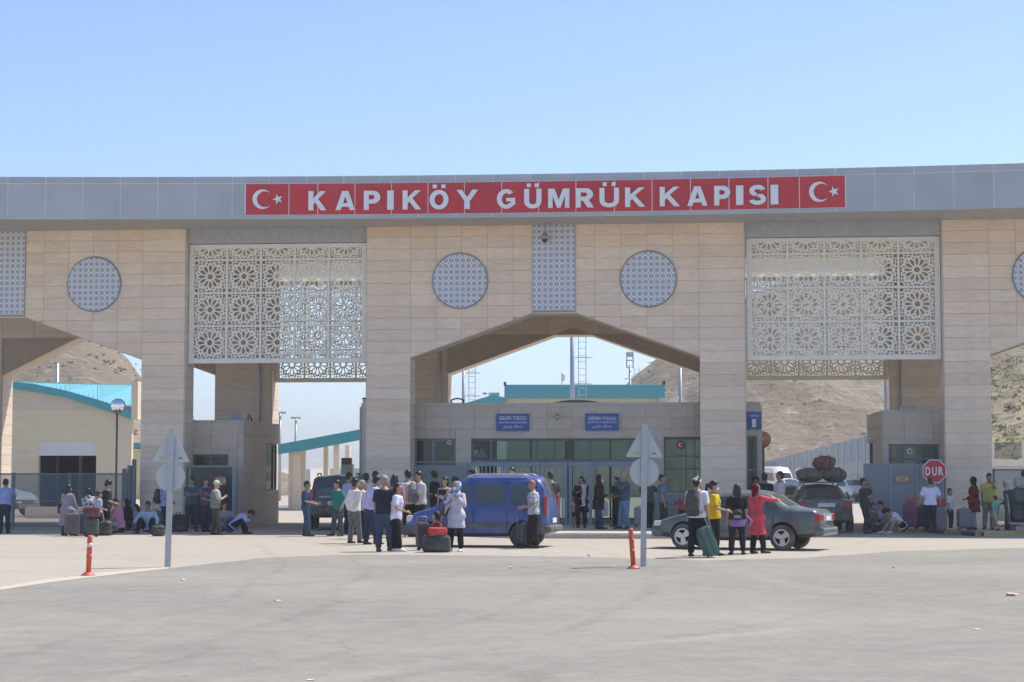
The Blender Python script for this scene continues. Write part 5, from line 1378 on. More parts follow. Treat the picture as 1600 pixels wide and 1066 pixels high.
# white traffic waiting further down the right lane
WHITE = paint('white_paint', (.74, .75, .76), .3, .12)
stv = [(-2.6, .5, 1.0, 1.3, .85, .75), (-2.55, .42, 1.15, 2.2, .92, .8), (-2.3, .4, 1.2, 2.4, .95, .82), (.9, .38, 1.18, 2.4, .95, .82), (1.5, .38, 1.15, 1.95, .94, .8), (1.95, .4, 1.1, 1.2, .92, .78), (2.45, .42, .85, .9, .85, .7), (2.6, .5, .6, .65, .75, .62)]
def far_car(px, ybot, rz, stn, label, name='parked_car', cat='car', mat=WHITE, wn=None, sh=(.9, .3, .96, .94), rr=(-1.62, -1.02, .95, .92), wh=(1.3, -1.25), r=.31, hw=.82):
    p = ground(px, ybot)
    c, a_, b_ = car(name, (p.x, p.y, 0), radians(rz), stn, mat, label, cat, 'white traffic waiting down the right lane', wh, r, hw, wn or [([(.80, .98), (-1.3, 1.02)], [(.40, 1.30), (-.95, 1.28)])], sh, rr, cut=False)
    for sg in (-1, 1): MB().bbox(2.0, 2.14, sg*.38, sg*.70, .55, .68, .03).build('headlight', M['head'], c)
    MB().bbox(2.0, 2.22, -.72, .72, .32, .50, .04).build('front_bumper', M['trim'], c)
    return c
vw = [([(1.75, 1.25), (-2.3, 1.28)], [(1.35, 1.9), (-2.2, 2.05)])]
far_car(1212, 775, -75, stv, 'white van far down the lane beside the orange mirror post', 'white_van', 'van', WHITE, vw, (1.93, 1.52, .95, .92), None, (1.7, -1.7), .34, .9)
far_car(1268, 773, -84, stv, 'white minibus far down the lane, behind the blue saloon', 'minibus', 'van', WHITE, vw, (1.93, 1.52, .95, .92), None, (1.7, -1.7), .34, .9)
far_car(1302, 771.5, -88, stv, 'white minibus mostly hidden behind the roof bags', 'minibus', 'van', WHITE, vw, (1.93, 1.52, .95, .92), None, (1.7, -1.7), .34, .9)
far_car(1321, 775, -86, st3, 'white suv far down the lane, right of the roof bags', 'suv', 'car', WHITE, [([(.80, 1.14), (-1.7, 1.16)], [(.40, 1.58), (-1.6, 1.58)])], (.92, .3, .96, .94), (-2.12, -1.95, .92, .92), (1.35, -1.35), .36, .87)
far_car(1331, 783, -80, st2, 'white saloon car nearest of the white traffic, beside the man in dark clothes')
far_car(1233, 777, -78, st2, 'white saloon far down the lane, behind the man in the pale shirt')
far_car(1243, 773, -84, st2, 'yellow taxi far down the lane among the white traffic', 'taxi', 'taxi', paint('taxi_yellow', (.55, .42, .06), .3, .1))
c = far_car(18, 815, -25, st3, 'blue grey off road car behind the mesh fence at the far left', 'parked_car', 'car', paint('truck_grey', (.22, .27, .29), .4, .25), [([(.80, 1.14), (-1.7, 1.16)], [(.40, 1.58), (-1.6, 1.58)])], (.92, .3, .96, .94), (-2.12, -1.95, .92, .92), (1.35, -1.35), .40, .88)
c.location = (-22.3, 82.0, 0); del c['group']
dgr = None
bpy.context.view_layer.update(); dgr = bpy.context.evaluated_depsgraph_get()
done = []
for body, cu in CUTS:
    done.append((body, cu, bpy.data.meshes.new_from_object(body.evaluated_get(dgr), depsgraph=dgr)))
for body, cu, me in done:
    body.modifiers.clear(); body.data = me; bpy.data.objects.remove(cu)
    for p_ in me.polygons: p_.use_smooth = True
    try: me.set_sharp_from_angle(angle=radians(40))
    except Exception: pass
# ---------------------------------------------------------------- people
CL = {}
def cloth(col, rough=.85):
    k = tuple(round(c, 3) for c in col)
    if k not in CL: CL[k] = pmat('cloth', col, rough, 0, .16, 7, .35, 90, spec=.2)
    return CL[k]
def printed(name, a, b, scale=14):
    m, t, n, bs = _new(name); tc = n.new('ShaderNodeTexCoord'); vz = n.new('ShaderNodeTexVoronoi'); vz.inputs['Scale'].default_value = scale; L(t, tc.outputs['Object'], vz.inputs[0])
    r = n.new('ShaderNodeMapRange'); r.inputs[1].default_value = .35; r.inputs[2].default_value = .5; L(t, vz.outputs['Distance'], r.inputs[0])
    mx = n.new('ShaderNodeMix'); mx.data_type = 'RGBA'; mx.inputs[6].default_value = (*a, 1); mx.inputs[7].default_value = (*b, 1); L(t, r.outputs[0], mx.inputs[0]); L(t, mx.outputs[2], bs.inputs['Base Color']); bs.inputs['Roughness'].default_value = .85
    return m
SKIN = [pmat('skin', c, .55, 0, .08, 9, spec=.35) for c in ((.42, .25, .17), (.34, .19, .125), (.50, .32, .23))]
M['hair'] = pmat('hair_black', (.012, .010, .009), .5, 0, .2, 20); M['hair_grey'] = pmat('hair_grey', (.26, .25, .24), .6, 0, .2, 20); M['hair_brown'] = pmat('hair_brown', (.05, .028, .017), .5, 0, .2, 20)
M['eye'] = pmat('eye_dark', (.015, .012, .01), .3); M['lip'] = pmat('lip', (.26, .10, .085), .5); M['mask'] = pmat('face_mask', (.55, .66, .66), .8)
M['shoe_white'] = pmat('shoe_white', (.72, .72, .72), .6); M['shoe_dark'] = pmat('shoe_dark', (.022, .02, .019), .6); M['shoe_brown'] = pmat('shoe_brown', (.10, .06, .035), .6)
BK, NV, JN, WT, GY, KH = (.016, .017, .02), (.025, .035, .07), (.055, .085, .15), (.74, .74, .77), (.33, .33, .34), (.30, .25, .18)
FOLD = bpy.data.textures.new('cloth_folds', 'CLOUDS'); FOLD.noise_scale = .11; FOLD.noise_depth = 2
PENDING = []
def ik(a, t, l1, l2, hint):
    d = t-a; D = min(d.length, (l1+l2)*.999)
    if d.length < 1e-6: d = Vector((0, 0, -1))
    d.normalize(); t2 = a+d*D
    c = (l1*l1+D*D-l2*l2)/(2*D); h = sqrt(max(0, l1*l1-c*c))
    hv = Vector(hint)-d*Vector(hint).dot(d)
    if hv.length < 1e-6: hv = d.orthogonal()
    return a+d*c+hv.normalized()*h, t2
def remeshed(name, mb, mat, parent, vox, folds=0.0, smooth=3, extra=None):
    o = mb.build(name, mat, parent, True)
    r = o.modifiers.new('r', 'REMESH'); r.mode = 'VOXEL'; r.voxel_size = vox; r.use_smooth_shade = True
    if folds:
        d = o.modifiers.new('d', 'DISPLACE'); d.texture = FOLD; d.strength = folds; d.mid_level = .5; d.texture_coords = 'LOCAL'
    s = o.modifiers.new('s', 'SMOOTH'); s.factor = .5; s.iterations = smooth
    PENDING.append((o, extra)); return o
HANDS = {'down': (.135, .03, .485), 'hip': (.125, .03, .60), 'cross': (-.045, .115, .685), 'front': (.035, .15, .585), 'phone': (.035, .17, .70), 'face': (.03, .10, .875),
         'behind': (.03, -.085, .515), 'fwd': (.13, .30, .77), 'side': (.36, .10, .78), 'pull': (.17, -.13, .50), 'hold': (.12, .17, .60), 'strap': (.07, .085, .76), 'waist': (.06, .12, .54), 'raise': (.07, .21, .82), 'low': (.15, .16, .48), 'out': (.21, .06, .53)}
def person(px, feet, head, face, label, z0=0.0, h=None, hands=('down', 'down'), top=WT, sleeve=.5, bottom=JN, hair='short', hairm='hair', shoes='dark', skin=0, lean=0, female=False, coat=0, hem=.485,
           legs='stand', wide=1.06, hyaw=0, hpitch=0, mask=False, scarf=None, cap=None, shorts=0, glasses=False, loc=None, grp=None, loose=1.0, vest=None, skirt=0, pz=None, feetpos=None):
    p = loc or ground(px, feet, z0)
    if h is None: h = H_-(head-742)/((feet-742)/(H_-z0))-z0
    root = empty('person', (p[0], p[1], z0), radians(face), label, 'person', grp)
    rn = random.Random(label)
    if legs == 'stand' and z0 < .5: legs = rn.choice(('stand', 'step', 'wide', 'shift', 'shift2'))
    if hyaw == 0: hyaw = rn.uniform(-28, 28)
    if hpitch == 0: hpitch = rn.uniform(-4, 10)
    if lean == 0: lean = rn.uniform(-3, 4)
    S = h; F = .94 if female else 1.0
    sk = SKIN[skin]
    seated = legs in ('sit', 'kneel')
    P0 = Vector((0, 0, (.505 if not seated else .075) if pz is None else pz))
    up0 = .505
    R = Matrix.Rotation(-radians(lean), 3, 'X')
    def T(v):                                         # upright body point -> posed
        q = Vector(v)-Vector((0, 0, up0)); return (P0+R @ q)*S
    vox = max(.012, .0105*S) if S > 1.2 else .0105
    tr = [(.455, .080, .056), (.49, .096, .066), (.53, .099, .068), (.575, .090, .062), (.62, .086, .06), (.67, .093, .065), (.72, .103, .070), (.765, .106, .067), (.798, .100, .058), (.820, .074, .050), (.840, .046, .040), (.850, .036, .037)]
    if female: tr = [(z, rx*(.95 if z > .6 else 1.02)*(.93 if .58 < z < .65 else 1), ry*(1.10 if .69 < z < .75 else 1)) for z, rx, ry in tr]
    tr = [(z, rx*wide, ry*wide**1.4) for z, rx, ry in tr]
    side = (1, 0, 0)
    def torso(mb, m_, z_lo, z_hi, flare=0, seg=16):
        pts = []; rx = []; ry = []
        if z_lo < .45:
            n_ = 4
            for k in range(n_):
                z = z_lo+(.45-z_lo)*k/n_; q = Vector((0, 0, P0.z+(z-up0)))
                sw = R @ Vector((0, 0, z-up0)); q = P0+Vector((0, sw.y*.4, z-up0))
                pts.append(q*S); f_ = 1+flare*(.45-z)/.25
                rx.append((.106*wide*f_+m_)*S); ry.append((.084*wide*f_+m_)*S)
        for z, a, b in tr:
            e_ = .024 if (z_lo < .40 and z < .56) else (.012 if z_lo < .40 and z < .6 else 0)
            if z_lo-.001 <= z <= z_hi+.001: pts.append(T((0, .0, z))); rx.append((a+m_+e_)*S); ry.append((b+m_+e_)*S)
        mb.tube(pts, rx, seg, ry, side)
    body = MB(); torso(body, 0, .455, .85)
    # head
    hc = Vector((0, .012, .868)); Rh = R @ (Matrix.Rotation(radians(hyaw), 3, 'Z') @ Matrix.Rotation(-radians(hpitch), 3, 'X'))
    hb = T(hc)
    def Hd(v): return hb+(Rh @ (Vector(v)-hc))*S
    body.tube([T((0, -.002, .82)), T((0, .0, .845)), Hd((0, .008, .885))], [.038*S, .035*S, .034*S], 10)
    hs = 1.05 if S > 1.3 else (1.12 if S > 1.0 else 1.3)
    def hball(mb, c, r, seg=14, rings=9):
        c2 = hc+(Vector(c)-hc)*hs; mb.ball(Hd(c2), Vector(r)*S*hs, seg, rings, Rh)
    hball(body, (0, .010, .934), (.043, .054, .062)); hball(body, (0, .024, .902), (.035, .042, .042)); hball(body, (0, .066, .917), (.0085, .013, .013), 8, 6)
    for s_ in (-1, 1): hball(body, (s_*.0445, .004, .922), (.006, .012, .017), 8, 6)
    # limbs
    hw_ = .104*F*wide**.5; ex = MB()
    arms = []
    for s_, hk in ((-1, hands[0]), (1, hands[1])):
        sh = T((s_*hw_, 0, .795))
        tg = Vector(HANDS[hk]) if isinstance(hk, str) else Vector(hk)
        if not isinstance(hk, str) and len(hk) == 3: tp_ = Vector(hk)*S; tp_ = Vector((tp_.x, tp_.y, tp_.z))
        else: tp_ = T((s_*tg.x, tg.y, tg.z))
        hint = R @ Vector({'hip': (s_*.9, -.3, -.3), 'cross': (s_*.9, -.1, -.6), 'face': (s_*.5, .35, -1), 'phone': (s_*.6, -.2, -1), 'raise': (s_*.5, .2, -1), 'strap': (s_*.6, .0, -1), 'side': (s_*.2, -.3, -.6)}.get(hk if isinstance(hk, str) else '', (s_*.35, -.8, -.35)))
        el, wr = ik(sh, tp_, .168*S, .150*S, hint)
        arms.append((sh, el, wr, s_))
        body.tube([sh, sh.lerp(el, .35), el, el.lerp(wr, .3), wr], [.030*S*wide, .028*S*wide, .0235*S, .0225*S, .0155*S], 9)
        d = (wr-el).normalized(); ref = Vector((s_, .2, 0)); l_ = ref-d*ref.dot(d); l_ = l_.normalized() if l_.length > .1 else d.orthogonal().normalized(); nrm = d.cross(l_)
        Mh = Matrix((l_*.6+nrm*.8, nrm*.6-l_*.8, d)).transposed()
        for q in (Mh.col[0],): q.normalize()
        a1, a2 = Vector(Mh.col[0]), Vector(Mh.col[1]); a1.normalize(); a2.normalize()
        pc = wr+d*.024*S
        Mx = Matrix((a1, a2, d)).transposed(); ex.mi = 0; ex.smooth = True
        ex.ball(pc, (.021*S, .010*S, .030*S), 9, 6, Mx)
        for k, ln in enumerate((.038, .044, .042, .033)):
            b0 = pc+d*.022*S+a1*(k-1.5)*.0105*S
            k1 = b0+d*ln*.5*S+a2*.006*S; k2 = k1+d*ln*.42*S+a2*.018*S
            ex.tube([b0, k1, k2], [.0058*S, .0053*S, .0042*S], 6)
        b0 = pc-d*.010*S-a1*s_*.016*S; ex.tube([b0, b0-a1*s_*.016*S+d*.018*S, b0-a1*s_*.016*S+d*.036*S+a2*.008*S], [.0075*S, .0065*S, .005*S], 6)
    lg = []
    FP = feetpos or {'stand': ((-.055, .0), (.055, .015)), 'walk': ((-.05, -.10), (.05, .13)), 'wide': ((-.085, .0), (.085, .02)), 'shift': ((-.035, .0), (.095, .05)), 'shift2': ((-.10, .045), (.03, -.01)), 'step': ((-.055, -.04), (.06, .07)), 'sit': ((-.085, .30), (.08, .33)), 'kneel': ((-.07, .14), (.08, .18))}[legs]
    for s_, fp in ((-1, FP[0]), (1, FP[1])):
        hp = (P0+Vector((s_*.052*wide, 0, 0)))*S
        an = Vector((fp[0], fp[1], .043))*S
        kn, an = ik(hp, an, .236*S, .228*S, (s_*.25, .6, .9) if seated else (s_*.1, 1, 0))
        lg.append((hp, kn, an, s_))
        body.tube([hp, hp.lerp(kn, .4), kn, kn.lerp(an, .33), an], [.052*S*wide, .047*S*wide, .033*S, .035*S*wide, .021*S], 10)
        fd = Vector((s_*.22, 1, 0)).normalized(); body.tube([an-fd*.018*S+Vector((0, 0, -.02*S)), an+fd*.05*S+Vector((0, 0, -.025*S)), an+fd*.095*S+Vector((0, 0, -.031*S))], [.022*S, .024*S, .016*S], 9, [.022*S, .017*S, .011*S], (1, 0, 0))
        sh_ = MB(); z_ = an.z
        sh_.tube([an-fd*.040*S+Vector((0, 0, -.021*S)), an-fd*.02*S+Vector((0, 0, -.017*S)), an+fd*.03*S+Vector((0, 0, -.021*S)), an+fd*.08*S+Vector((0, 0, -.027*S)), an+fd*.115*S+Vector((0, 0, -.032*S))], [.018*S, .028*S, .030*S, .029*S, .014*S], 12, [.021*S, .026*S, .0215*S, .0155*S, .010*S], (1, 0, 0))
        o = sh_.build('shoe', M['shoe_'+shoes], root, True)
    # eyes, brows, mouth
    ex.mi = 1
    for s_ in (-1, 1):
        hball(ex, (s_*.0165, .0565, .9275), (.0065, .004, .0035), 8, 5); ex.mi = 2; hball(ex, (s_*.0165, .0575, .9375), (.0095, .003, .0022), 8, 5); ex.mi = 1
    ex.mi = 3; hball(ex, (0, .0635, .8925), (.0125, .004, .0038), 8, 5)
    remeshed('body', body, [sk, M['eye'], M[hairm], M['lip']], root, vox, 0, 2, ex)
    # clothes
    mt = top if not isinstance(top, tuple) else cloth(top); mbm = bottom if not isinstance(bottom, tuple) else cloth(bottom)
    g = .011*loose
    if not skirt:
        tb = MB(); torso(tb, .008, .455, .58)
        for hp, kn, an, s_ in lg:
            if shorts: e_ = hp.lerp(kn, shorts); tb.tube([hp+Vector((0, 0, .02*S)), hp.lerp(kn, .4), e_], [(.053*wide+g)*S, (.050*wide+g)*S, (.046*wide+g)*S], 12)
            else: tb.tube([hp+Vector((0, 0, .02*S)), hp.lerp(kn, .4), kn, kn.lerp(an, .4), an+Vector((0, 0, .005*S))], [(.053*wide+g*.6)*S, (.048*wide+g)*S, (.036+g)*S, (.036+g)*S, (.026+g*1.2)*S], 12)
        remeshed('shorts' if shorts else 'trousers', tb, mbm, root, max(.013, .0115*S), .022, 2)
    else:
        tb = MB(); torso(tb, .012, skirt, .59, .35); remeshed('skirt', tb, mbm, root, max(.013, .0115*S), .03, 2)
    sb_ = MB(); torso(sb_, .016*loose, (coat or hem), .832, .28 if coat else 0)
    for sh, el, wr, s_ in arms:
        if sleeve <= .5: e_ = sh.lerp(el, sleeve*1.7); sb_.tube([sh+Vector((-s_*.03*S, 0, .002)), sh, sh.lerp(e_, .5), e_], [.040*S, .045*S*wide, .043*S*wide, .041*S*wide], 11)
        else: sb_.tube([sh+Vector((-s_*.03*S, 0, .002)), sh, sh.lerp(el, .4), el, el.lerp(wr, .4), wr.lerp(el, .06)], [.040*S, .044*S*wide, .041*S*wide, .036*S, .033*S, .027*S], 11)
    remeshed('coat' if coat else 'shirt', sb_, mt, root, max(.013, .0115*S), .026, 2)
    if vest:
        vb_ = MB(); torso(vb_, .024*loose, .47, .80); remeshed('vest', vb_, cloth(vest), root, .02, .02, 2)
    # hair and headwear
    if hair in ('short', 'long', 'tail', 'bob', 'curly') and not scarf:
        hm = MB(); hball(hm, (0, -.003, .954), (.0495, .061, .054) if hair != 'curly' else (.057, .067, .064)); hball(hm, (0, -.020, .925), (.0465, .045, .050))
        if hair in ('long', 'bob'):
            zb_ = .74 if hair == 'long' else .865
            hm.tube([Hd((0, -.035, .955)), Hd((0, -.052, .89)), Hd((0, -.05, (zb_+.89)/2)), Hd((0, -.045, zb_))], [.044*S*hs, .046*S*hs, .045*S*hs, .03*S*hs], 12, [.03*S, .028*S, .022*S, .012*S], side)
            for s_ in (-1, 1): hm.tube([Hd((s_*.036, -.01, .96)), Hd((s_*.047, .0, .91)), Hd((s_*.046, -.005, max(zb_, .80)))], [.016*S*hs, .016*S*hs, .010*S*hs], 8)
        if hair == 'tail': hm.tube([Hd((0, -.055, .955)), Hd((0, -.095, .94)), Hd((0, -.10, .87)), Hd((0, -.085, .80))], [.016*S, .023*S, .022*S, .008*S], 9)
        remeshed('hair', hm, M[hairm], root, .011, .012, 1)
    if scarf is not None:
        sm = scarf[0] if not isinstance(scarf[0], tuple) else cloth(scarf[0]); hm = MB()
        hball(hm, (0, -.013, .932), (.053, .064, .070)); hm.tube([Hd((0, -.012, .90)), T((0, -.008, .845)), T((0, -.005, .81)), T((0, -.004, scarf[1]))], [.047*S, .052*S, .085*S, (.10 if scarf[1] > .7 else .122)*S*F], 14, [.050*S, .05*S, .068*S, (.078 if scarf[1] > .7 else .095)*S], side)
        remeshed('headscarf', hm, sm, root, .012, .015, 1)
    if cap is not None:
        cm = MB(); hball(cm, (0, -.004, .955), (.050, .060, .048)); cm.tube([Hd((0, .04, .957)), Hd((0, .075, .95)), Hd((0, .105, .94))], [.042*S, .040*S, .028*S], 12, [.006*S, .005*S, .004*S], Rh @ Vector((1, 0, 0)))
        remeshed('cap', cm, cloth(cap), root, .010, 0, 1)
    if mask:
        k_ = MB(); hball(k_, (0, .048, .8985), (.031, .027, .027)); k_.build('face_mask', M['mask'], root, True)
    if glasses:
        k_ = MB()
        for s_ in (-1, 1): hball(k_, (s_*.018, .058, .929), (.015, .008, .010), 8, 6)
        k_.tube([Hd((-.04, .02, .932)), Hd((-.03, .058, .932)), Hd((.03, .058, .932)), Hd((.04, .02, .932))], .003*S, 5); k_.build('sunglasses', M['black'], root, True)
    root['h'] = h
    return root
def finish_people():
    bpy.context.view_layer.update(); dg = bpy.context.evaluated_depsgraph_get()
    res = [(o, ex, bpy.data.meshes.new_from_object(o.evaluated_get(dg), depsgraph=dg)) for o, ex in PENDING]
    for o, ex, me in res:
        o.modifiers.clear()
        if ex is not None:
            bm = bmesh.new(); bm.from_mesh(me); vs_ = [bm.verts.new(v) for v in ex.v]
            for f, mi in zip(ex.f, ex.m):
                try: q = bm.faces.new([vs_[i] for i in f]); q.material_index = mi; q.smooth = True
                except ValueError: pass
            bm.to_mesh(me); bm.free()
        for p_ in me.polygons: p_.use_smooth = True
        o.data = me
    PENDING.clear()
# ---------------------------------------------------------------- luggage
BAGC = {}
def bagmat(col, rough=.5):
    k = tuple(col)
    if k not in BAGC: BAGC[k] = pmat('luggage', col, rough, 0, .12, 8, .2, 120, dust=.15)
    return BAGC[k]
def suitcase(px, y, w, d, h, col, rz, label, z0=0, handle=.0, tilt=0, hard=True, loc=None, round_=.06, parts=True):
    p = loc or ground(px, y, z0)
    r = empty('suitcase', (p[0], p[1], z0), radians(rz), label, 'suitcase')
    if tilt: r.rotation_euler = (radians(tilt), 0, radians(rz))
    m = bagmat(col, .4 if hard else .8)
    zb = .06
    b_ = MB().bbox(-w/2, w/2, -d/2, d/2, zb, h, min(round_, d*.35)).build('shell', m, r, False)
    if hard:
        n = 4
        for k in range(n):
            x = -w/2+w*(k+.5)/n
            for s_ in (-1, 1): MB().bbox(x-w*.055, x+w*.055, s_*(d/2-.004), s_*(d/2+.010), zb+.07, h-.07, .006).build('rib', m, b_)
    else:
        for s_ in (-1,): MB().bbox(-w*.38, w*.38, -d/2-.035, -d/2+.01, zb+.06, zb+(h-zb)*.55, .02).build('pocket', m, b_)
    MB().box(-w/2-.003, w/2+.003, -.006, .006, zb+.03, h-.03).build('zip', M['black'], r)
    for sx in (-1, 1):
        for sy in (-1, 1): MB().disc((0, 0), .03, -.012, .012, 12).build('wheel', M['black'], r, loc=(sx*(w/2-.06), sy*(d/2-.05), .03))
    MB().tube([(-.07, 0, h), (-.05, 0, h+.03), (.05, 0, h+.03), (.07, 0, h)], .010, 6).build('grip', M['black'], r, True)
    if handle: MB().tube([(-.11, d/2-.04, h-.05), (-.11, d/2-.04, h+handle), (.11, d/2-.04, h+handle), (.11, d/2-.04, h-.05)], .010, 6).build('pull_handle', M['steel'], r, True)
    return r
def soft_bag(name, px, y, w, d, h, col, rz, label, z0=0, loc=None, strap=True, cat='bag', sag=.8):
    p = loc or ground(px, y, z0)
    r = empty(name, (p[0], p[1], p[2] if loc is not None and len(loc) > 2 else z0), radians(rz), label, cat)
    m = bagmat(col, .8); mb = MB()
    q = min(w, d, h)*.2
    mb.bbox(-w/2, w/2, -d/2, d/2, .004, h*.97, q); mb.bbox(-w*.46, w*.46, -d*.36, d*.36, h*.80, h*1.02, q*.5)
    mb.bbox(-w*.34, w*.34, -d*.56, -d*.3, h*.12, h*.62, min(q*.5, d*.1))
    o = remeshed('body', mb, m, r, max(.014, min(w, h)*.05), .09*min(w, h), 2)
    if strap:
        for s_ in (-1, 1): MB().tube([(-w*.2, s_*d*.32, h*.72), (-w*.14, s_*d*.1, h*1.12), (w*.14, s_*d*.1, h*1.12), (w*.2, s_*d*.32, h*.72)], .012, 6).build('strap', M['black'], r, True)
    MB().tube([(-w*.4, 0, h*.965), (w*.4, 0, h*.965)], .008, 5).build('zip', M['black'], r)
    return r
def backpack(owner, col, label, w=.30, h=.46, d=.19, z=.55, accent=None):
    """a rucksack worn on the owner's back: a thing of its own, standing where the wearer stands"""
    S = owner['h']; r = empty('backpack', owner.location, owner.rotation_euler.z, label, 'backpack')
    m = bagmat(col, .8); y = -.085*S
    mb = MB(); mb.tube([(0, y-d*.30, z*S), (0, y-d*.5, z*S+h*.3), (0, y-d*.5, z*S+h*.7), (0, y-d*.3, z*S+h)], [w*.44, w*.5, w*.48, w*.33], 14, [d*.4, d*.5, d*.5, d*.34], (1, 0, 0))
    remeshed('body', mb, m, r, .016, .02, 2)
    pk = MB(); pk.bbox(-w*.34, w*.34, y-d*1.12, y-d*.9, z*S+.04, z*S+h*.45, .03); pk.build('pocket', bagmat(accent or col, .8), r, True)
    for s_ in (-1, 1): MB().tube([(s_*w*.3, y-.01, z*S+h*.9), (s_*w*.33, -.02*S, .825*S), (s_*w*.36, .075*S, .77*S), (s_*w*.42, .07*S, .66*S), (s_*w*.45, y+.02, z*S+.05)], .016, 7, .007, None).build('strap', m, r, True)
    return r
def shoulder_bag(owner, col, label, side=-1, w=.30, h=.26, d=.11, z=.44, fwd=.02, cross=True):
    S = owner['h']; r = empty('shoulder_bag', owner.location, owner.rotation_euler.z, label, 'bag'); m = bagmat(col, .6)
    x = side*.15*S; mb = MB(); mb.tube([(x, fwd*S-w*.5, z*S+h*.45), (x, fwd*S-w*.4, z*S+h*.45), (x, fwd*S+w*.4, z*S+h*.45), (x, fwd*S+w*.5, z*S+h*.45)], [d*.4, d*.5, d*.5, d*.4], 12, [h*.42, h*.5, h*.5, h*.42], (1, 0, 0))
    remeshed('body', mb, m, r, .014, .015, 2)
    o_ = -side if cross else side
    MB().tube([(x, fwd*S-.08, z*S+h*.8), (o_*.03*S, -.085*S, .73*S), (o_*.065*S, .0, .838*S), (o_*.03*S, .095*S, .72*S), (x, fwd*S+.08, z*S+h*.8)], .013, 6, .006).build('strap', m, r, True)
    return r
# ---------------------------------------------------------------- the crowd, from left to right
LAV = (.40, .42, .62); 
person(6, 834, 759, 8, 'man in light blue shirt leaning on the mesh fence at the far left', h=1.68, lean=24, hands=('fwd', 'fwd'), top=(.26, .33, .58), sleeve=.9, bottom=NV, legs='step')
w = person(104, 837, 758, 330, 'woman in long grey coat with black shoulder bag by the left mesh fence', female=True, coat=.20, top=(.27, .26, .30), sleeve=.9, bottom=JN, hair='long', hands=('down', 'low'), legs='step', wide=1.12)
shoulder_bag(w, BK, 'black shoulder bag worn by the woman in the long grey coat', -1, .32, .28)
person(137, 836, 763, 10, 'person in black and white tee behind the maroon bag on the left', female=True, top=printed('black_white_print', (.02, .02, .022), (.55, .55, .57), 9), hands=('front', 'front'), hair='bob', bottom=BK)
person(153, 837, 768, 300, 'boy in lilac white shirt looking right between two dark figures', top=(.46, .46, .68), hair='short', hairm='hair_brown', shorts=.8, bottom=BK, hands=('front', 'front'), hpitch=12)
person(166, 836, 751, 285, 'tall curly haired man in black tee looking down at his hands', top=(.03, .036, .045), bottom=BK, hair='curly', hands=('front', 'front'), hpitch=18, wide=1.12)
person(188, 835, 786, 75, 'person in pink shirt and grey trousers sitting on the ground', h=1.62, legs='kneel', pz=.16, top=(.45, .20, .33), bottom=(.36, .35, .36), hands=((-.12, .22, .22), (.12, .22, .22)), lean=14, hairm='hair_brown', wide=1.1)
person(203, 832, 790, 100, 'person in black headscarf sitting behind the pink shirted one', h=1.6, female=True, legs='kneel', pz=.14, top=BK, sleeve=.9, bottom=BK, scarf=(BK, .74), hands=((-.1, .2, .2), (.1, .2, .2)), lean=10)
person(232, 833, 794, 175, 'man in pale blue shirt sitting on the ground with arms spread', h=1.68, legs='sit', top=(.42, .52, .70), sleeve=.9, bottom=BK, hands=((-.22, .24, .16), (.20, .26, .18)), lean=8, skin=1, feetpos=((-.12, .26), (.12, .28)))
person(213, 829, 798, 150, 'small seated person in mauve between the left pier and the pale blue man', h=1.4, female=True, legs='kneel', pz=.09, top=(.33, .27, .38), bottom=(.25, .25, .30), hands=((-.1, .2, .16), (.1, .2, .16)), hair='long')
w = person(256, 830, 752, 275, 'man in lilac shirt standing behind the left road sign', top=LAV, sleeve=.5, bottom=NV, hands=('front', 'front'), shoes='white')
backpack(w, BK, 'black rucksack on the man behind the left road sign')
person(299, 830, 746, 190, 'man in teal blue tee with folded arms at the left booth', top=(.055, .12, .17), bottom=(.05, .06, .065), hands=('cross', 'cross'), wide=1.05, hyaw=-25)
person(321, 831, 747, 225, 'man in dark navy print tee beside the one with folded arms', top=printed('navy_print', (.03, .035, .08), (.14, .10, .18), 7), bottom=(.03, .045, .07), hands=('cross', 'front'), hyaw=-20)
person(336, 836, 751, 285, 'man in cream cap and pale vest looking at his phone by the left booth', top=(.50, .50, .44), sleeve=.5, vest=(.20, .22, .18), bottom=(.05, .06, .05), cap=(.62, .56, .46), hair='none', hands=('phone', 'phone'), legs='step', skin=2, hpitch=10)
person(350, 832, 793, 200, 'seated person in jeans behind the man with the cream cap', h=1.6, legs='kneel', pz=.08, top=(.30, .26, .27), bottom=JN, hands=((-.1, .2, .18), (.1, .2, .18)))
person(362, 834, 792, 280, 'person in pale blue shirt crouching with head down by the left booth', h=1.62, legs='kneel', pz=.12, top=(.40, .45, .74), sleeve=.9, bottom=BK, hands=((-.1, .30, .24), (.1, .32, .25)), lean=48, hpitch=35, feetpos=((-.08, .24), (.08, .27)))
# around the dark suv
person(478, 838, 752, 262, 'man in navy polo and sunglasses standing left of the dark suv', top=(.045, .07, .13), bottom=JN, glasses=True, hands=('hold', 'hold'), legs='step')
person(528, 838, 751, 130, 'bearded man in green tee standing behind the dark suv', top=(.02, .20, .17), bottom=(.06, .085, .11), hands=('out', 'out'), wide=1.12)
person(544, 834, 739, 300, 'dark haired man in light blue shirt beyond the man in green', top=(.36, .42, .62), bottom=NV, hands=('front', 'front'), hpitch=15)
person(553, 849, 748, 305, 'man in white shirt and grey trousers with hands behind his back', top=(.74, .72, .68), sleeve=.9, bottom=(.15, .15, .16), hands=('behind', 'behind'), legs='step', wide=1.12)
person(566, 842, 751, 290, 'older man in beige waistcoat between the white and lilac shirts', top=(.62, .58, .52), sleeve=.9, vest=(.38, .34, .30), bottom=BK, hairm='hair_grey', hands=('down', 'front'), skin=1)
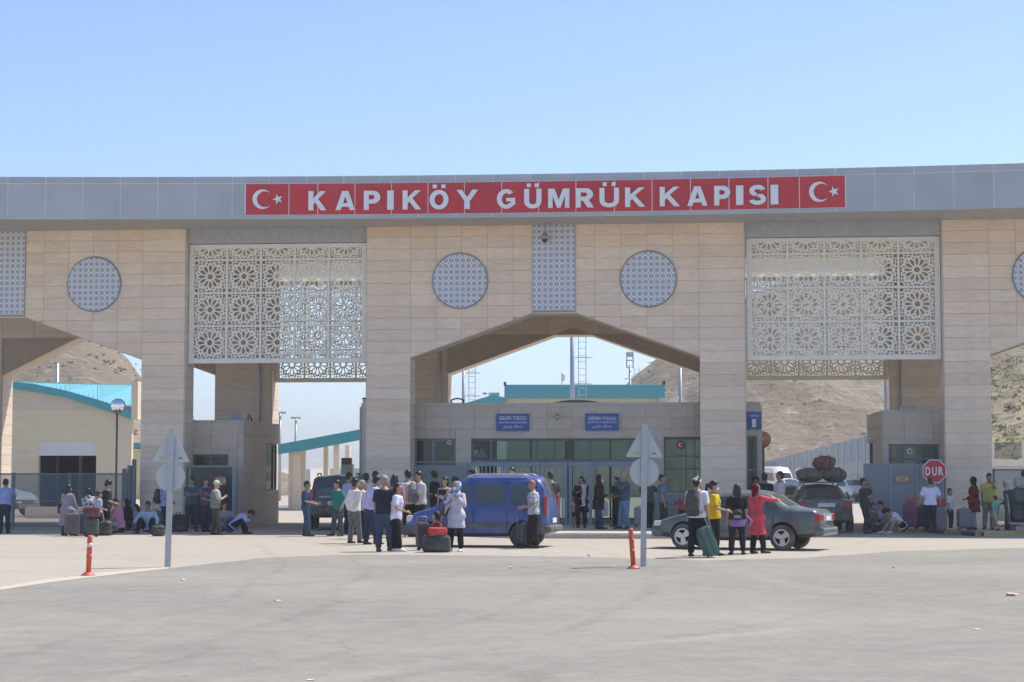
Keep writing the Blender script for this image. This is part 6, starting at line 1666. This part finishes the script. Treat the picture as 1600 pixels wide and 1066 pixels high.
person(578, 851, 750, 300, 'man in lilac shirt stooping forward with a hand behind him', top=(.52, .48, .70), sleeve=.9, bottom=(.03, .045, .09), lean=14, hands=('behind', 'front'), h=1.74, wide=1.14, legs='step')
person(599, 862, 744, 335, 'grey haired man in navy tee and jeans seen from behind', top=(.02, .026, .042), bottom=(.045, .065, .12), hairm='hair_grey', hands=('down', 'down'), wide=1.1, legs='step', hyaw=-30, shoes='brown')
person(618, 862, 755, 262, 'woman in white tee and black leggings beside the man in navy', female=True, top=(.66, .66, .84), hem=.45, loose=1.3, bottom=(.012, .012, .014), hair='bob', shoes='white', hands=('down', 'hold'), legs='step', hpitch=-8)
person(572, 833, 740, 30, 'black haired person in yellow tee at the back of the left crowd', top=(.55, .36, .06), bottom=NV, hands=('front', 'front'))
w = person(586, 835, 737, 5, 'man in cream shirt with yellow rucksack facing away in the crowd', top=(.66, .60, .52), bottom=NV, hands=('front', 'front'))
backpack(w, (.55, .36, .05), 'yellow rucksack on the man in the cream shirt', .28, .38)
person(597, 833, 745, 180, 'moustached man facing the camera at the back of the left crowd', top=(.10, .10, .12), bottom=BK, skin=1)
person(617, 840, 742, 350, 'woman with long dark hair and dusty pink top facing the gatehouse', female=True, top=(.42, .22, .25), sleeve=.9, bottom=(.10, .08, .08), hair='long', shoes='white')
w = person(637, 839, 735, 40, 'man in pale grey tee with a grey rucksack near the van bonnet', top=(.55, .55, .56), bottom=BK, hands=('front', 'front'))
backpack(w, (.13, .15, .17), 'grey rucksack on the man in the pale grey tee', .32, .50, .2, .52, (.06, .07, .08))
person(657, 839, 737, 110, 'man in grey tee looking left with folded arms behind the van bonnet', top=(.50, .50, .52), bottom=BK, hands=('cross', 'cross'), wide=1.12)
person(680, 832, 736, 75, 'man in black tee standing at the grey panels', top=(.022, .024, .03), bottom=BK, hands=('front', 'front'), hpitch=10, skin=1)
person(695, 840, 746, 140, 'woman in pink cardigan and black scarf behind the van bonnet', female=True, top=(.52, .32, .30), sleeve=.9, bottom=BK, hair='long', hands=('cross', 'down'), vest=BK)
person(722, 834, 739, 75, 'man in pale blue shirt with head bowed behind the van windscreen', top=(.42, .50, .64), sleeve=.5, bottom=NV, hands=('phone', 'phone'), hpitch=30, lean=12, h=1.72)
person(737, 834, 735, 100, 'man in white tee behind the van windscreen', top=(.70, .66, .64), bottom=NV, hands=('front', 'front'), skin=1)
w = person(713, 862, 752, 150, 'masked woman in blue patterned scarf and long lilac coat before the van', female=True, coat=.335, top=(.50, .48, .58), sleeve=.9, bottom=(.014, .014, .016), shoes='white', mask=True, scarf=(printed('blue_scarf', (.62, .68, .78), (.05, .20, .55), 16), .745), hands=('strap', 'low'), wide=1.02)
shoulder_bag(w, BK, 'black handbag hanging from the masked woman in the blue scarf', 1, .26, .26, .12, .50, .08, False)
person(684, 861, 806, 105, 'child in red and black top sitting behind a black holdall', h=1.42, legs='kneel', pz=.12, top=printed('red_black', (.42, .02, .02), (.05, .012, .02), 5), sleeve=.9, bottom=JN, hands=((-.12, .2, .22), (.12, .2, .24)), hair='bob', hpitch=-12, lean=5, loc=ground(684, 857))
person(834, 857, 750, 96, 'bald man in white print tee holding a dark suitcase by the van', top=printed('grey_print', (.62, .63, .68), (.30, .32, .40), 15), bottom=(.022, .023, .024), hair='none', hands=('hold', 'hold'), legs='step', skin=1, shoes='dark')
person(799, 829, 731, 170, 'man whose face shows above the van roof', z0=.15, top=(.2, .2, .22), bottom=BK, skin=2)
person(861, 829, 738, 20, 'dark haired person behind the tail of the van', z0=.15, top=(.05, .05, .06), bottom=BK)
# on the pavement in front of the entrance
w = person(909, 825, 745, 175, 'woman in black holding a toddler at the turnstiles', z0=.15, female=True, coat=.30, top=BK, sleeve=.9, bottom=BK, hair='long', hands=('front', (.10, .17, .68)), hyaw=-15)
q = w.location+Matrix.Rotation(radians(175), 3, 'Z') @ Vector((-.13, .24, .0))
person(0, 0, 0, 60, 'toddler in pale lilac held by the woman in black', z0=.15+.66, h=.78, loc=(q.x-.05, q.y-.06, 0), top=(.55, .50, .58), bottom=(.6, .58, .55), hair='short', hairm='hair_brown', hands=('down', 'front'), shoes='white')
person(899, 824, 776, 8, 'little girl in pink top and dark shorts seen from behind', z0=.15, female=True, top=(.58, .34, .32), sleeve=.4, bottom=(.05, .05, .055), shorts=.75, hair='long', hairm='hair_brown')
person(935, 827, 742, 255, 'masked woman in black coat and jeans carrying a plastic bag', z0=.15, female=True, coat=.36, top=(.016, .017, .02), sleeve=.9, bottom=(.05, .07, .11), mask=True, scarf=((.02, .02, .022), .78), hands=('hold', 'hold'), legs='step')
person(976, 827, 737, 110, 'grey bearded man in denim jacket and jeans raising a hand', z0=.15, top=(.06, .10, .15), sleeve=.9, bottom=(.16, .24, .38), hairm='hair_grey', hands=('raise', 'hold'), hyaw=20, legs='step', mask=False, wide=1.12)
person(964, 823, 746, 120, 'dark dressed man just behind the man in denim', z0=.15, top=(.025, .027, .03), bottom=BK, hands=('front', 'front'), skin=1)
person(1014, 825, 746, 200, 'person in black with hand on hip behind the right road sign', z0=.15, female=True, top=(.06, .07, .065), sleeve=.4, bottom=BK, hands=('hip', 'hip'), hair='long')
person(1036, 828, 742, 265, 'man in grey blue tee looking right beside the right road sign', z0=.15, top=(.12, .15, .20), bottom=(.035, .036, .03), hands=('down', 'down'), shoes='white', skin=1, wide=1.12)
# by the saloon
w = person(1090, 871, 745, 330, 'man in white cap and tee with black rucksack by the saloon', top=(.72, .74, .80), bottom=(.013, .013, .015), cap=(.78, .78, .82), hair='short', hands=('down', 'down'), legs='walk', wide=1.03)
backpack(w, (.022, .024, .028), 'large black rucksack on the man in the white cap', .33, .54, .22, .52)
person(1117, 868, 752, 262, 'girl in yellow tee and mask holding a teal suitcase', female=True, top=(.66, .42, .02), bottom=(.014, .014, .017), hair='tail', mask=True, hands=('down', 'hold'))
w = person(1152, 867, 757, 355, 'woman with long dark hair, black tee and lilac shirt round her waist', female=True, top=BK, bottom=(.02, .022, .03), hair='long', hands=('down', 'down'), legs='wide', shoes='dark')
backpack(w, (.012, .012, .014), 'small black and white bag on the long haired woman', .24, .22, .12, .50, (.6, .6, .6))
lt = empty('tied_shirt', w.location, w.rotation_euler.z, 'lilac shirt tied round the waist of the long haired woman', 'shirt'); S_ = w['h']
mb = MB(); mb.tube([(0, 0, .40*S_), (0, 0, .47*S_), (0, 0, .56*S_), (0, 0, .58*S_)], [.115*S_, .122*S_, .112*S_, .095*S_], 16, [.088*S_, .092*S_, .082*S_, .068*S_], (1, 0, 0)); remeshed('body', mb, cloth((.27, .20, .46)), lt, .016, .03, 2)
MB().tube([(.13*S_, -.03*S_, .56*S_), (.20*S_, -.05*S_, .48*S_), (.17*S_, -.06*S_, .40*S_)], [.02, .035, .02], 8, .012).build('sleeve', cloth((.27, .20, .46)), lt, True)
w = person(1183, 865, 756, 300, 'woman in dark red headscarf and coral coat pointing right', female=True, coat=.27, top=(.58, .075, .10), sleeve=.9, bottom=BK, scarf=((.13, .008, .022), .80), hands=('down', (.10, .33, .76)), legs='stand', wide=1.03)
shoulder_bag(w, BK, 'black bag slung on the woman in the coral coat', -1, .24, .24, .1, .42, .0)
person(1219, 832, 737, 95, 'man in pale pink shirt standing beyond the saloon roof', top=(.68, .58, .58), bottom=NV, skin=1, wide=1.05, hands=('front', 'front'))
person(1196, 829, 740, 350, 'person in dark navy jacket at the post with the red light', top=(.03, .035, .06), sleeve=.9, bottom=BK, hands=('front', 'front'), cap=(.08, .08, .09))
person(1183, 829, 746, 170, 'dark dressed person just left of the post with the red light', top=(.05, .04, .045), bottom=BK, skin=1)
# right hand kerb
person(1352, 834, 748, 255, 'man in dark polo with his hand at his mouth by the right booth', top=(.055, .06, .065), bottom=(.04, .045, .05), hands=('face', 'cross'), wide=1.14, skin=1)
person(1377, 832, 782, 150, 'seated person in grey blue behind the crouching one', h=1.6, legs='kneel', pz=.10, top=(.30, .36, .48), bottom=(.2, .2, .22), hands=((-.1, .22, .2), (.1, .22, .2)), hpitch=20)
person(1364, 832, 790, 210, 'seated person in brown at the foot of the man in the dark polo', h=1.55, legs='kneel', pz=.08, top=(.16, .13, .11), bottom=(.10, .10, .11), hands=((-.1, .2, .18), (.1, .2, .18)))
person(1412, 834, 780, 95, 'person in white tee crouching on the kerb with bare legs and head down', h=1.66, legs='sit', pz=.115, top=(.74, .72, .78), bottom=BK, shorts=.55, shoes='white', hands=((-.08, .26, .30), (.08, .28, .30)), lean=44, hpitch=30, hair='bob', feetpos=((-.08, .27), (.09, .36)), skin=2)
person(1454, 830.5, 747, 5, 'man in pale blue white tee standing before the stop sign', z0=.13, top=(.56, .60, .80), bottom=(.016, .02, .035), hands=('out', 'out'), wide=1.14)
person(1485, 828, 764, 240, 'girl in white tee with hand on hip on the right kerb', z0=.13, female=True, top=(.62, .60, .66), bottom=(.014, .015, .018), hair='bob', hands=('hip', 'down'), shoes='white')
person(1523, 828, 745, 75, 'woman in long black headscarf and dark red dress on the right kerb', z0=.13, female=True, coat=.33, top=(.16, .018, .022), sleeve=.9, bottom=(.30, .36, .46), scarf=((.013, .013, .016), .60), hands=('front', 'down'), wide=1.1)
person(1547, 827, 740, 165, 'man in yellow tee with his hand over his mouth', z0=.13, top=(.60, .55, .16), bottom=(.26, .24, .21), hands=('face', 'down'), wide=1.14, skin=1)
person(1556, 829, 775, 50, 'toddler in turquoise tee and beige shorts walking on the kerb', z0=.13, top=(.10, .48, .38), bottom=(.50, .40, .28), shorts=.85, hairm='hair_brown', hands=('down', 'out'), legs='walk', skin=2)
person(1580, 835, 752, 85, 'elderly woman in grey coat and white headscarf at the right edge', female=True, coat=.16, top=(.105, .105, .095), sleeve=.9, bottom=BK, scarf=((.58, .58, .60), .80), hands=('down', 'front'), lean=8, h=1.60, wide=1.1, hpitch=12)
# ---------------------------------------------------------------- luggage lying about
suitcase(112, 838, .42, .26, .66, (.10, .088, .088), 15, 'brown grey suitcase beside the woman in the long grey coat', handle=.1)
suitcase(127, 837, .44, .28, .66, (.07, .10, .15), -8, 'blue grey suitcase second in the row of luggage on the left')
s_ = suitcase(143, 839, .40, .26, .52, (.06, .065, .05), 4, 'olive dark suitcase under the maroon bag on the left', hard=False)
soft_bag('maroon_bag', 0, 0, .46, .26, .30, (.10, .012, .03), 4, 'maroon travel bag with white straps lying on the olive suitcase', loc=(s_.location.x, s_.location.y, .55))
soft_bag('holdall', 164, 837, .36, .30, .42, BK, 10, 'black bag at the feet of the tall curly haired man')
soft_bag('holdall', 247, 838, .36, .30, .30, (.022, .022, .025), 20, 'black bag in front of the seated pale blue man')
suitcase(243, 828, .42, .26, .62, (.12, .15, .15), 0, 'grey green suitcase with raised handle behind the seated pale blue man', handle=.32)
soft_bag('holdall', 278, 831, .42, .34, .52, (.016, .018, .02), 0, 'tall black bag leaning near the right of the left road sign')
suitcase(660, 860, .30, .24, .66, (.045, .018, .05), 14, 'dark purple suitcase at the front wheel of the van', handle=.12)
soft_bag('holdall', 682, 863, .64, .34, .38, (.022, .03, .035), 0, 'black holdall in front of the sitting child')
soft_bag('red_bundle', 0, 0, .42, .26, .20, (.48, .02, .02), 10, 'red jacket bundle lying on the black holdall', loc=(ground(682, 863).x+.02, ground(682, 863).y, .36), strap=False, cat='clothes')
suitcase(817, 856, .34, .26, .62, (.028, .032, .034), 60, 'dark suitcase held by the bald man beside the van', handle=.16)
gp = ground(1119, 871)
suitcase(0, 0, .42, .27, .70, (.012, .105, .10), 280, 'teal hard suitcase tilted on its wheels beside the girl in yellow', loc=(gp.x-.05, gp.y-.08, 0), handle=.18, tilt=22)
suitcase(1000, 824, .36, .24, .62, (.42, .40, .40), 0, 'pale suitcase behind the right road sign pole', z0=.15)
suitcase(1048, 823, .48, .34, .66, (.16, .15, .145), 0, 'grey brown box suitcase at the foot of the gatehouse window', z0=.15)
soft_bag('red_bag', 1063, 823, .34, .26, .34, (.42, .02, .045), 0, 'red bag in front of the middle arch pier', loc=(ground(1063, 823, .15).x, ground(1063, 823, .15).y, .62))
soft_bag('holdall', 1063, 823, .5, .34, .46, BK, 0, 'black bag under the red bag by the middle arch pier', z0=.15)
s_ = suitcase(1424, 826.5, .46, .30, .74, (.15, .03, .11), -6, 'magenta suitcase left of the man in the pale blue white tee', z0=.13)
soft_bag('orange_bag', 0, 0, .36, .22, .16, (.42, .09, .05), 0, 'orange bag on top of the magenta suitcase', loc=(s_.location.x+.05, s_.location.y, .90), strap=False)
suitcase(1442, 826.5, .50, .34, .70, (.015, .016, .02), 4, 'large black suitcase at the feet of the man in the pale blue white tee', z0=.13, hard=False)
suitcase(1468, 829, .44, .26, .70, (.17, .175, .18), -20, 'grey ribbed suitcase left of the girl with hand on hip', z0=.13, handle=.0)
soft_bag('red_bag', 0, 0, .34, .22, .2, (.30, .015, .025), 0, 'small dark red bag on the grey ribbed suitcase', loc=(ground(1470, 829, .13).x, ground(1470, 829, .13).y, .84), strap=False)
suitcase(1507, 829, .42, .28, .64, (.15, .16, .175), 8, 'grey round topped suitcase between the girl and the woman in black headscarf', z0=.13, round_=.12)
# bags tied on the saloon roof
rc_ = Vector((p_ := ground(1296, 833)).to_tuple()); ry_ = rc_.y+2.2-.3
def bundle(w, d, h, col, label, loc, seed):
    r = empty('roof_bag', loc, 0, label, 'bag'); rnd = random.Random(seed); mb = MB()
    mb.ball((0, 0, h*.48), (w*.46, d*.5, h*.5), 16, 10)
    for k in range(7): mb.ball((rnd.uniform(-.28, .28)*w, rnd.uniform(-.2, .2)*d, h*rnd.uniform(.35, .62)), (w*rnd.uniform(.2, .3), d*.3, h*rnd.uniform(.26, .38)), 10, 7)
    remeshed('body', mb, bagmat(col, .85), r, .022, .07, 2)
    for x in (-w*.2, w*.22): MB().tube([(x, -d*.5, h*.1), (x, -d*.44, h*.7), (x, 0, h*1.03), (x, d*.44, h*.7), (x, d*.5, h*.1)], .010, 5).build('rope', M['black'], r)
bundle(.92, .7, .46, (.17, .13, .09), 'brown canvas bag on the left of the roof load', (rc_.x-.26, ry_, 1.52), 1)
bundle(.84, .66, .48, (.13, .105, .08), 'dark brown canvas bag on the right of the roof load', (rc_.x+.48, ry_+.05, 1.52), 2)
bundle(.70, .55, .48, (.20, .085, .055), 'red brown bag on top of the roof load', (rc_.x+.18, ry_, 1.88), 3)
# plastic bag in the masked woman's hand
pb = ground(947, 826, .15)
soft_bag('plastic_bag', 0, 0, .16, .14, .40, (.55, .60, .70), 0, 'white plastic bag hanging from the masked woman in the black coat', loc=(pb.x-.02, pb.y-.1, .52), strap=True)
finish_people()
# ---------------------------------------------------------------- street furniture
M['sign_back'] = pmat('sign_back_grey', (.50, .535, .555), .5, .15, .05, 3, dust=.08); M['sticker'] = pmat('sticker_yellow', (.62, .40, .06), .6)
def road_sign(px, y, ztop, rz, label):
    p = ground(px, y); r = empty('road_sign', (p.x, p.y, 0), radians(rz), label, 'road sign')
    r.rotation_euler.y = radians(.9)
    po = MB()
    po.box(-.055, .055, -.035, .0, 0, ztop-.03); po.box(-.055, -.03, .0, .03, 0, ztop-.03); po.box(.03, .055, .0, .03, 0, ztop-.03); po.build('post', M['steel'], r)
    rr = .36; h_ = .62
    def rounded(pts, rad=.03, n=4):
        out = []
        m_ = len(pts)
        for i in range(m_):
            a, b, c = Vector(pts[i-1]), Vector(pts[i]), Vector(pts[(i+1) % m_]); u_ = (a-b).normalized(); v_ = (c-b).normalized()
            for k in range(n+1):
                t_ = k/n; q = b+u_*rad*(1-t_)**2*1.6+v_*rad*t_**2*1.6; out.append(tuple(q))
        return out
    zb = ztop-.665
    MB().prism(rounded([(-.365, zb), (.365, zb), (0, ztop)]), .032, .045).build('triangle_plate', M['sign_back'], r)
    MB().disc((0, zb-.285), .275, .033, .045, 40).build('round_plate', M['sign_back'], r)
    MB().box(-.22, -.13, .028, .0318, zb+.05, zb+.10).build('sticker', M['sticker'], r)
    MB().box(.15, .22, .029, .0318, zb+.065, zb+.085).build('stamp', M['black'], r)
    for z in (zb+.12, zb+.40, zb-.15, zb-.42): MB().box(-.075, .075, -.045, .0315, z-.015, z+.015).build('clamp', M['steel'], r)
    return r
road_sign(262, 886, 2.66, 2, 'back of a triangular road sign over a round one on the left pole')
road_sign(1005, 885.5, 2.75, -2, 'back of a triangular road sign over a round one on the right pole')
def marker(px, y, h, tilt, label, band='reflect'):
    p = ground(px, y); r = empty('marker_post', (p.x, p.y, 0), 0, label, 'bollard', 'orange marker posts on the asphalt'); r.rotation_euler.y = radians(tilt)
    MB().tube([(0, 0, 0), (0, 0, .02), (0, 0, .05), (0, 0, .07)], [.13, .125, .075, .05], 18).build('foot', M['orange'], r, True)
    MB().tube([(0, 0, .06), (0, 0, h-.04), (0, 0, h-.012), (0, 0, h)], [.045, .045, .04, .02], 16).build('tube', M['orange'], r, True)
    for z in (.30, .50): MB().tube([(0, 0, z), (0, 0, z+.07)], [.0475, .0475], 16).build('band', M[band] if z > .4 else M['orange'], r, True)
    for z in (.44, .58): MB().tube([(0, 0, z), (0, 0, z+.012)], [.049, .049], 16, cap=True).build('groove', M['orange'], r, True)
marker(138, 900, .70, 1.5, 'faded orange marker post on the crumbling kerb at the left')
marker(990, 889, .76, -4, 'orange marker post leaning beside the right road sign', 'orange')
# stop sign
p = gate_pt(11.83, -.55)
r = empty('stop_sign', (p.x, p.y, 0), -GA, 'red octagonal stop sign reading DUR at the right booth', 'sign')
MB().tube([(0, .04, 0), (0, .04, 2.1)], .03, 10).build('post', M['steel'], r, True)
oc = lambda R_: [(R_*cos(pi/8+k*pi/4), 1.86+R_*sin(pi/8+k*pi/4)) for k in range(8)]
MB().prism(oc(.39), -.006, .006).build('border', M['white'], r); MB().prism(oc(.36), -.010, -.0062).build('plate', M['red'], r)
v_, f_ = text_mesh('D', .15, .27, .002, .03, -.20, 1.86, -.0102); MB().add(v_, f_).build('lettering', M['white'], r)
v_, f_ = text_mesh('U', .15, .27, .002, .03, 0, 1.86, -.0102); MB().add(v_, f_).build('lettering', M['white'], r)
v_, f_ = text_mesh('R', .15, .27, .002, .03, .20, 1.86, -.0102); MB().add(v_, f_).build('lettering', M['white'], r)
# orange backed mirror with the signal lamp
p = ground(1193, 824)
M['mirror_back'] = pmat('mirror_back_orange', (.85, .30, .13), .55, 0, .12, 6, dust=.2)
r = empty('traffic_mirror', (p.x, p.y, 0), 0, 'round orange backed traffic mirror on a post by the red signal', 'mirror')
MB().tube([(0, 0, 0), (0, 0, 2.95)], .055, 10).build('post', M['steel_blue'], r, True)
MB().tube([(0, .0, 2.93), (0, -.05, 2.93), (0, -.10, 2.93)], [.28, .265, .08], 30, None, (1, 0, 0)).build('shell', M['mirror_back'], r, True)
MB().bbox(-.05, .05, -.14, -.07, 2.88, 2.98, .01).build('bracket', M['steel'], r)
r2 = empty('signal_lamp', (p.x-.10, p.y-.07, 0), 0, 'small signal with a lit red lamp on the post under the orange mirror', 'traffic light')
M['red_lamp'] = pmat('red_lamp', (.85, .03, .05), .4, emit=.9); M['green_lamp'] = pmat('green_lamp_off', (.10, .20, .13), .3)
MB().bbox(-.10, .10, -.06, .0, 1.72, 2.28, .02).build('housing', M['black'], r2)
MB().disc((0, 1.88), .075, -.075, -.0605, 18).build('lamp', M['red_lamp'], r2); MB().disc((0, 2.12), .075, -.075, -.0605, 18).build('lamp', M['green_lamp'], r2)
# mirror on the slim pole at the left
p = gate_pt(-14.55, .9)
r = empty('traffic_mirror', (p.x, p.y, 0), 0, 'round convex mirror on a slim dark pole behind the left mesh fence', 'mirror')
MB().tube([(0, .03, 0), (0, .03, 3.9)], .035, 8).build('post', M['steel_blue'], r, True)
M['mirror'] = pmat('mirror_glass', (.85, .85, .85), .03, 1.0, 0)
MB().tube([(.03, .04, 4.02), (.03, -.03, 4.02)], [.245, .245], 28, None, (1, 0, 0)).build('rim', M['mirror_back'], r, True)
mb = MB(); n = 24
vs_ = [(.03, -.085, 4.02)]+[(.03+.22*k_*cos(2*pi*i/n), -.085+.05*k_*k_, 4.02+.22*k_*sin(2*pi*i/n)) for k_ in (.33, .66, 1) for i in range(n)]
fs_ = [(0, 1+i, 1+(i+1) % n) for i in range(n)]+[(1+a*n+i, 1+(a+1)*n+i, 1+(a+1)*n+(i+1) % n, 1+a*n+(i+1) % n) for a in (0, 1) for i in range(n)]
mb.add(vs_, [f[::-1] for f in fs_]).build('mirror_glass', M['mirror'], r, True)
# loaded hand trolley at the right edge
p = ground(1592, 830, .13)
r = empty('luggage_trolley', (p.x+.35, p.y+.5, .13), radians(-8), 'loaded luggage trolley with dark bags at the right edge', 'trolley')
MB().bbox(-.5, .5, -.32, .32, .18, .24, .02).build('deck', M['steel'], r)
for sx in (-.42, .42):
    for sy in (-.26, .26): MB().disc((0, 0), .085, -.025, .025, 16).build('wheel', M['rubber'], r, loc=(sx, sy, .085))
MB().tube([(-.48, -.25, .2), (-.55, -.25, 1.05), (-.55, .25, 1.05), (-.48, .25, .2)], .02, 8).build('push_bar', M['steel'], r, True)
q = r.location
soft_bag('holdall', 0, 0, .85, .55, .55, (.02, .024, .03), -8, 'big black bag on the deck of the luggage trolley', loc=(q.x, q.y, q.z+.24), strap=False)
soft_bag('holdall', 0, 0, .80, .50, .45, (.05, .062, .07), -8, 'dark grey bag in the middle of the trolley load', loc=(q.x+.03, q.y, q.z+.78), strap=False)
suitcase(0, 0, .60, .36, .34, (.30, .32, .33), -8, 'pale grey case on top of the trolley load', z0=q.z+1.2, loc=(q.x-.02, q.y, 0))
soft_bag('holdall', 0, 0, .40, .26, .18, (.03, .03, .03), 20, 'small black bag crowning the trolley load', loc=(q.x+.1, q.y, q.z+1.57), strap=False)
# blue notice panel near the turnstiles
p = gate_pt(-2.75, .8, .15); r = empty('notice_sign', p, -GA, 'blue notice panel behind the two men at the van windscreen', 'sign')
MB().bbox(-.02, .64, -.02, .02, .55, 1.62, .01).build('board', pmat('panel_blue', (.03, .16, .42), .5), r)
for x in (.03, .59): MB().box(x-.02, x+.02, .0205, .06, 0, 1.6).build('leg', M['steel'], r)
MB().box(.08, .54, -.024, -.0205, 1.42, 1.54).build('heading', M['white'], r)
# low dark vault and a coil of cable on the gatehouse roof
mb = MB(); mb.prism([(-.95, 0)]+[(-.95*cos(pi*k/16), .17*sin(pi*k/16)) for k in range(1, 16)]+[(.95, 0)][::1], 0, 3.0)
V_ = MB(); V_.prism([(.95*cos(pi*k/16), .20*sin(pi*k/16)) for k in range(17)], 3.0, 6.0); V_.build('roof_vault', M['steel_blue'], house, loc=(.45, 0, 4.10))
MB().tube([(-3.55+.22*cos(2*pi*k/14), 2.2, 4.13+.10+.10*sin(2*pi*k/14)) for k in range(15)], .025, 6, cap=False).build('cable_coil', M['black'], house, True)
MB().tube([(-4.2, 2.2, 4.12), (-3.9, 2.2, 4.16), (-3.2, 2.2, 4.14), (-2.9, 2.2, 4.11)], .03, 6).build('cable', M['black'], house, True)
# litter on the asphalt
def litter(px, y, s, col, label, seed):
    random.seed(seed); p = ground(px, y, .006); bm = bmesh.new(); bmesh.ops.create_icosphere(bm, subdivisions=2, radius=1)
    for v in bm.verts:
        k = random.uniform(.6, 1.15); v.co = Vector((v.co.x*s[0]*k*.75, v.co.y*s[1]*k*.75, max(0.0, (v.co.z*.5+.5))*s[2]*k*.6))
    me = bpy.data.meshes.new('litter'); bm.to_mesh(me); bm.free(); me.materials.append(pmat('litter', col, .7, 0, .2, 30))
    tag(link('litter', me, None, p), label, 'litter', None, 'thing')
litter(1580, 931, (.14, .10, .075), (.62, .42, .38), 'crumpled pink and white wrapper on the asphalt at the right', 1)
litter(285, 906.5, (.06, .05, .03), (.75, .75, .72), 'small white paper scrap right of the left marker post', 2)
litter(433, 939, (.07, .05, .02), (.72, .70, .66), 'flat white paper scrap in the middle of the left wheel tracks', 3)
litter(798, 888, (.05, .05, .06), (.78, .78, .78), 'white crumpled tissue in front of the blue van', 4)
litter(921, 869, (.08, .06, .08), (.60, .68, .80), 'pale blue plastic cup left of the right marker post', 5)
litter(1524, 984, (.06, .06, .02), (.72, .70, .64), 'thin white scrap below the pink wrapper', 6)
litter(485, 1063, (.05, .05, .02), (.74, .72, .68), 'white scrap at the bottom edge of the asphalt', 7)
litter(1396, 888, (.04, .04, .03), (.10, .09, .08), 'small dark stone on the asphalt right of the saloon', 8)
litter(320, 932, (.03, .03, .02), (.72, .70, .66), 'tiny white speck of paper below the left road sign', 9)
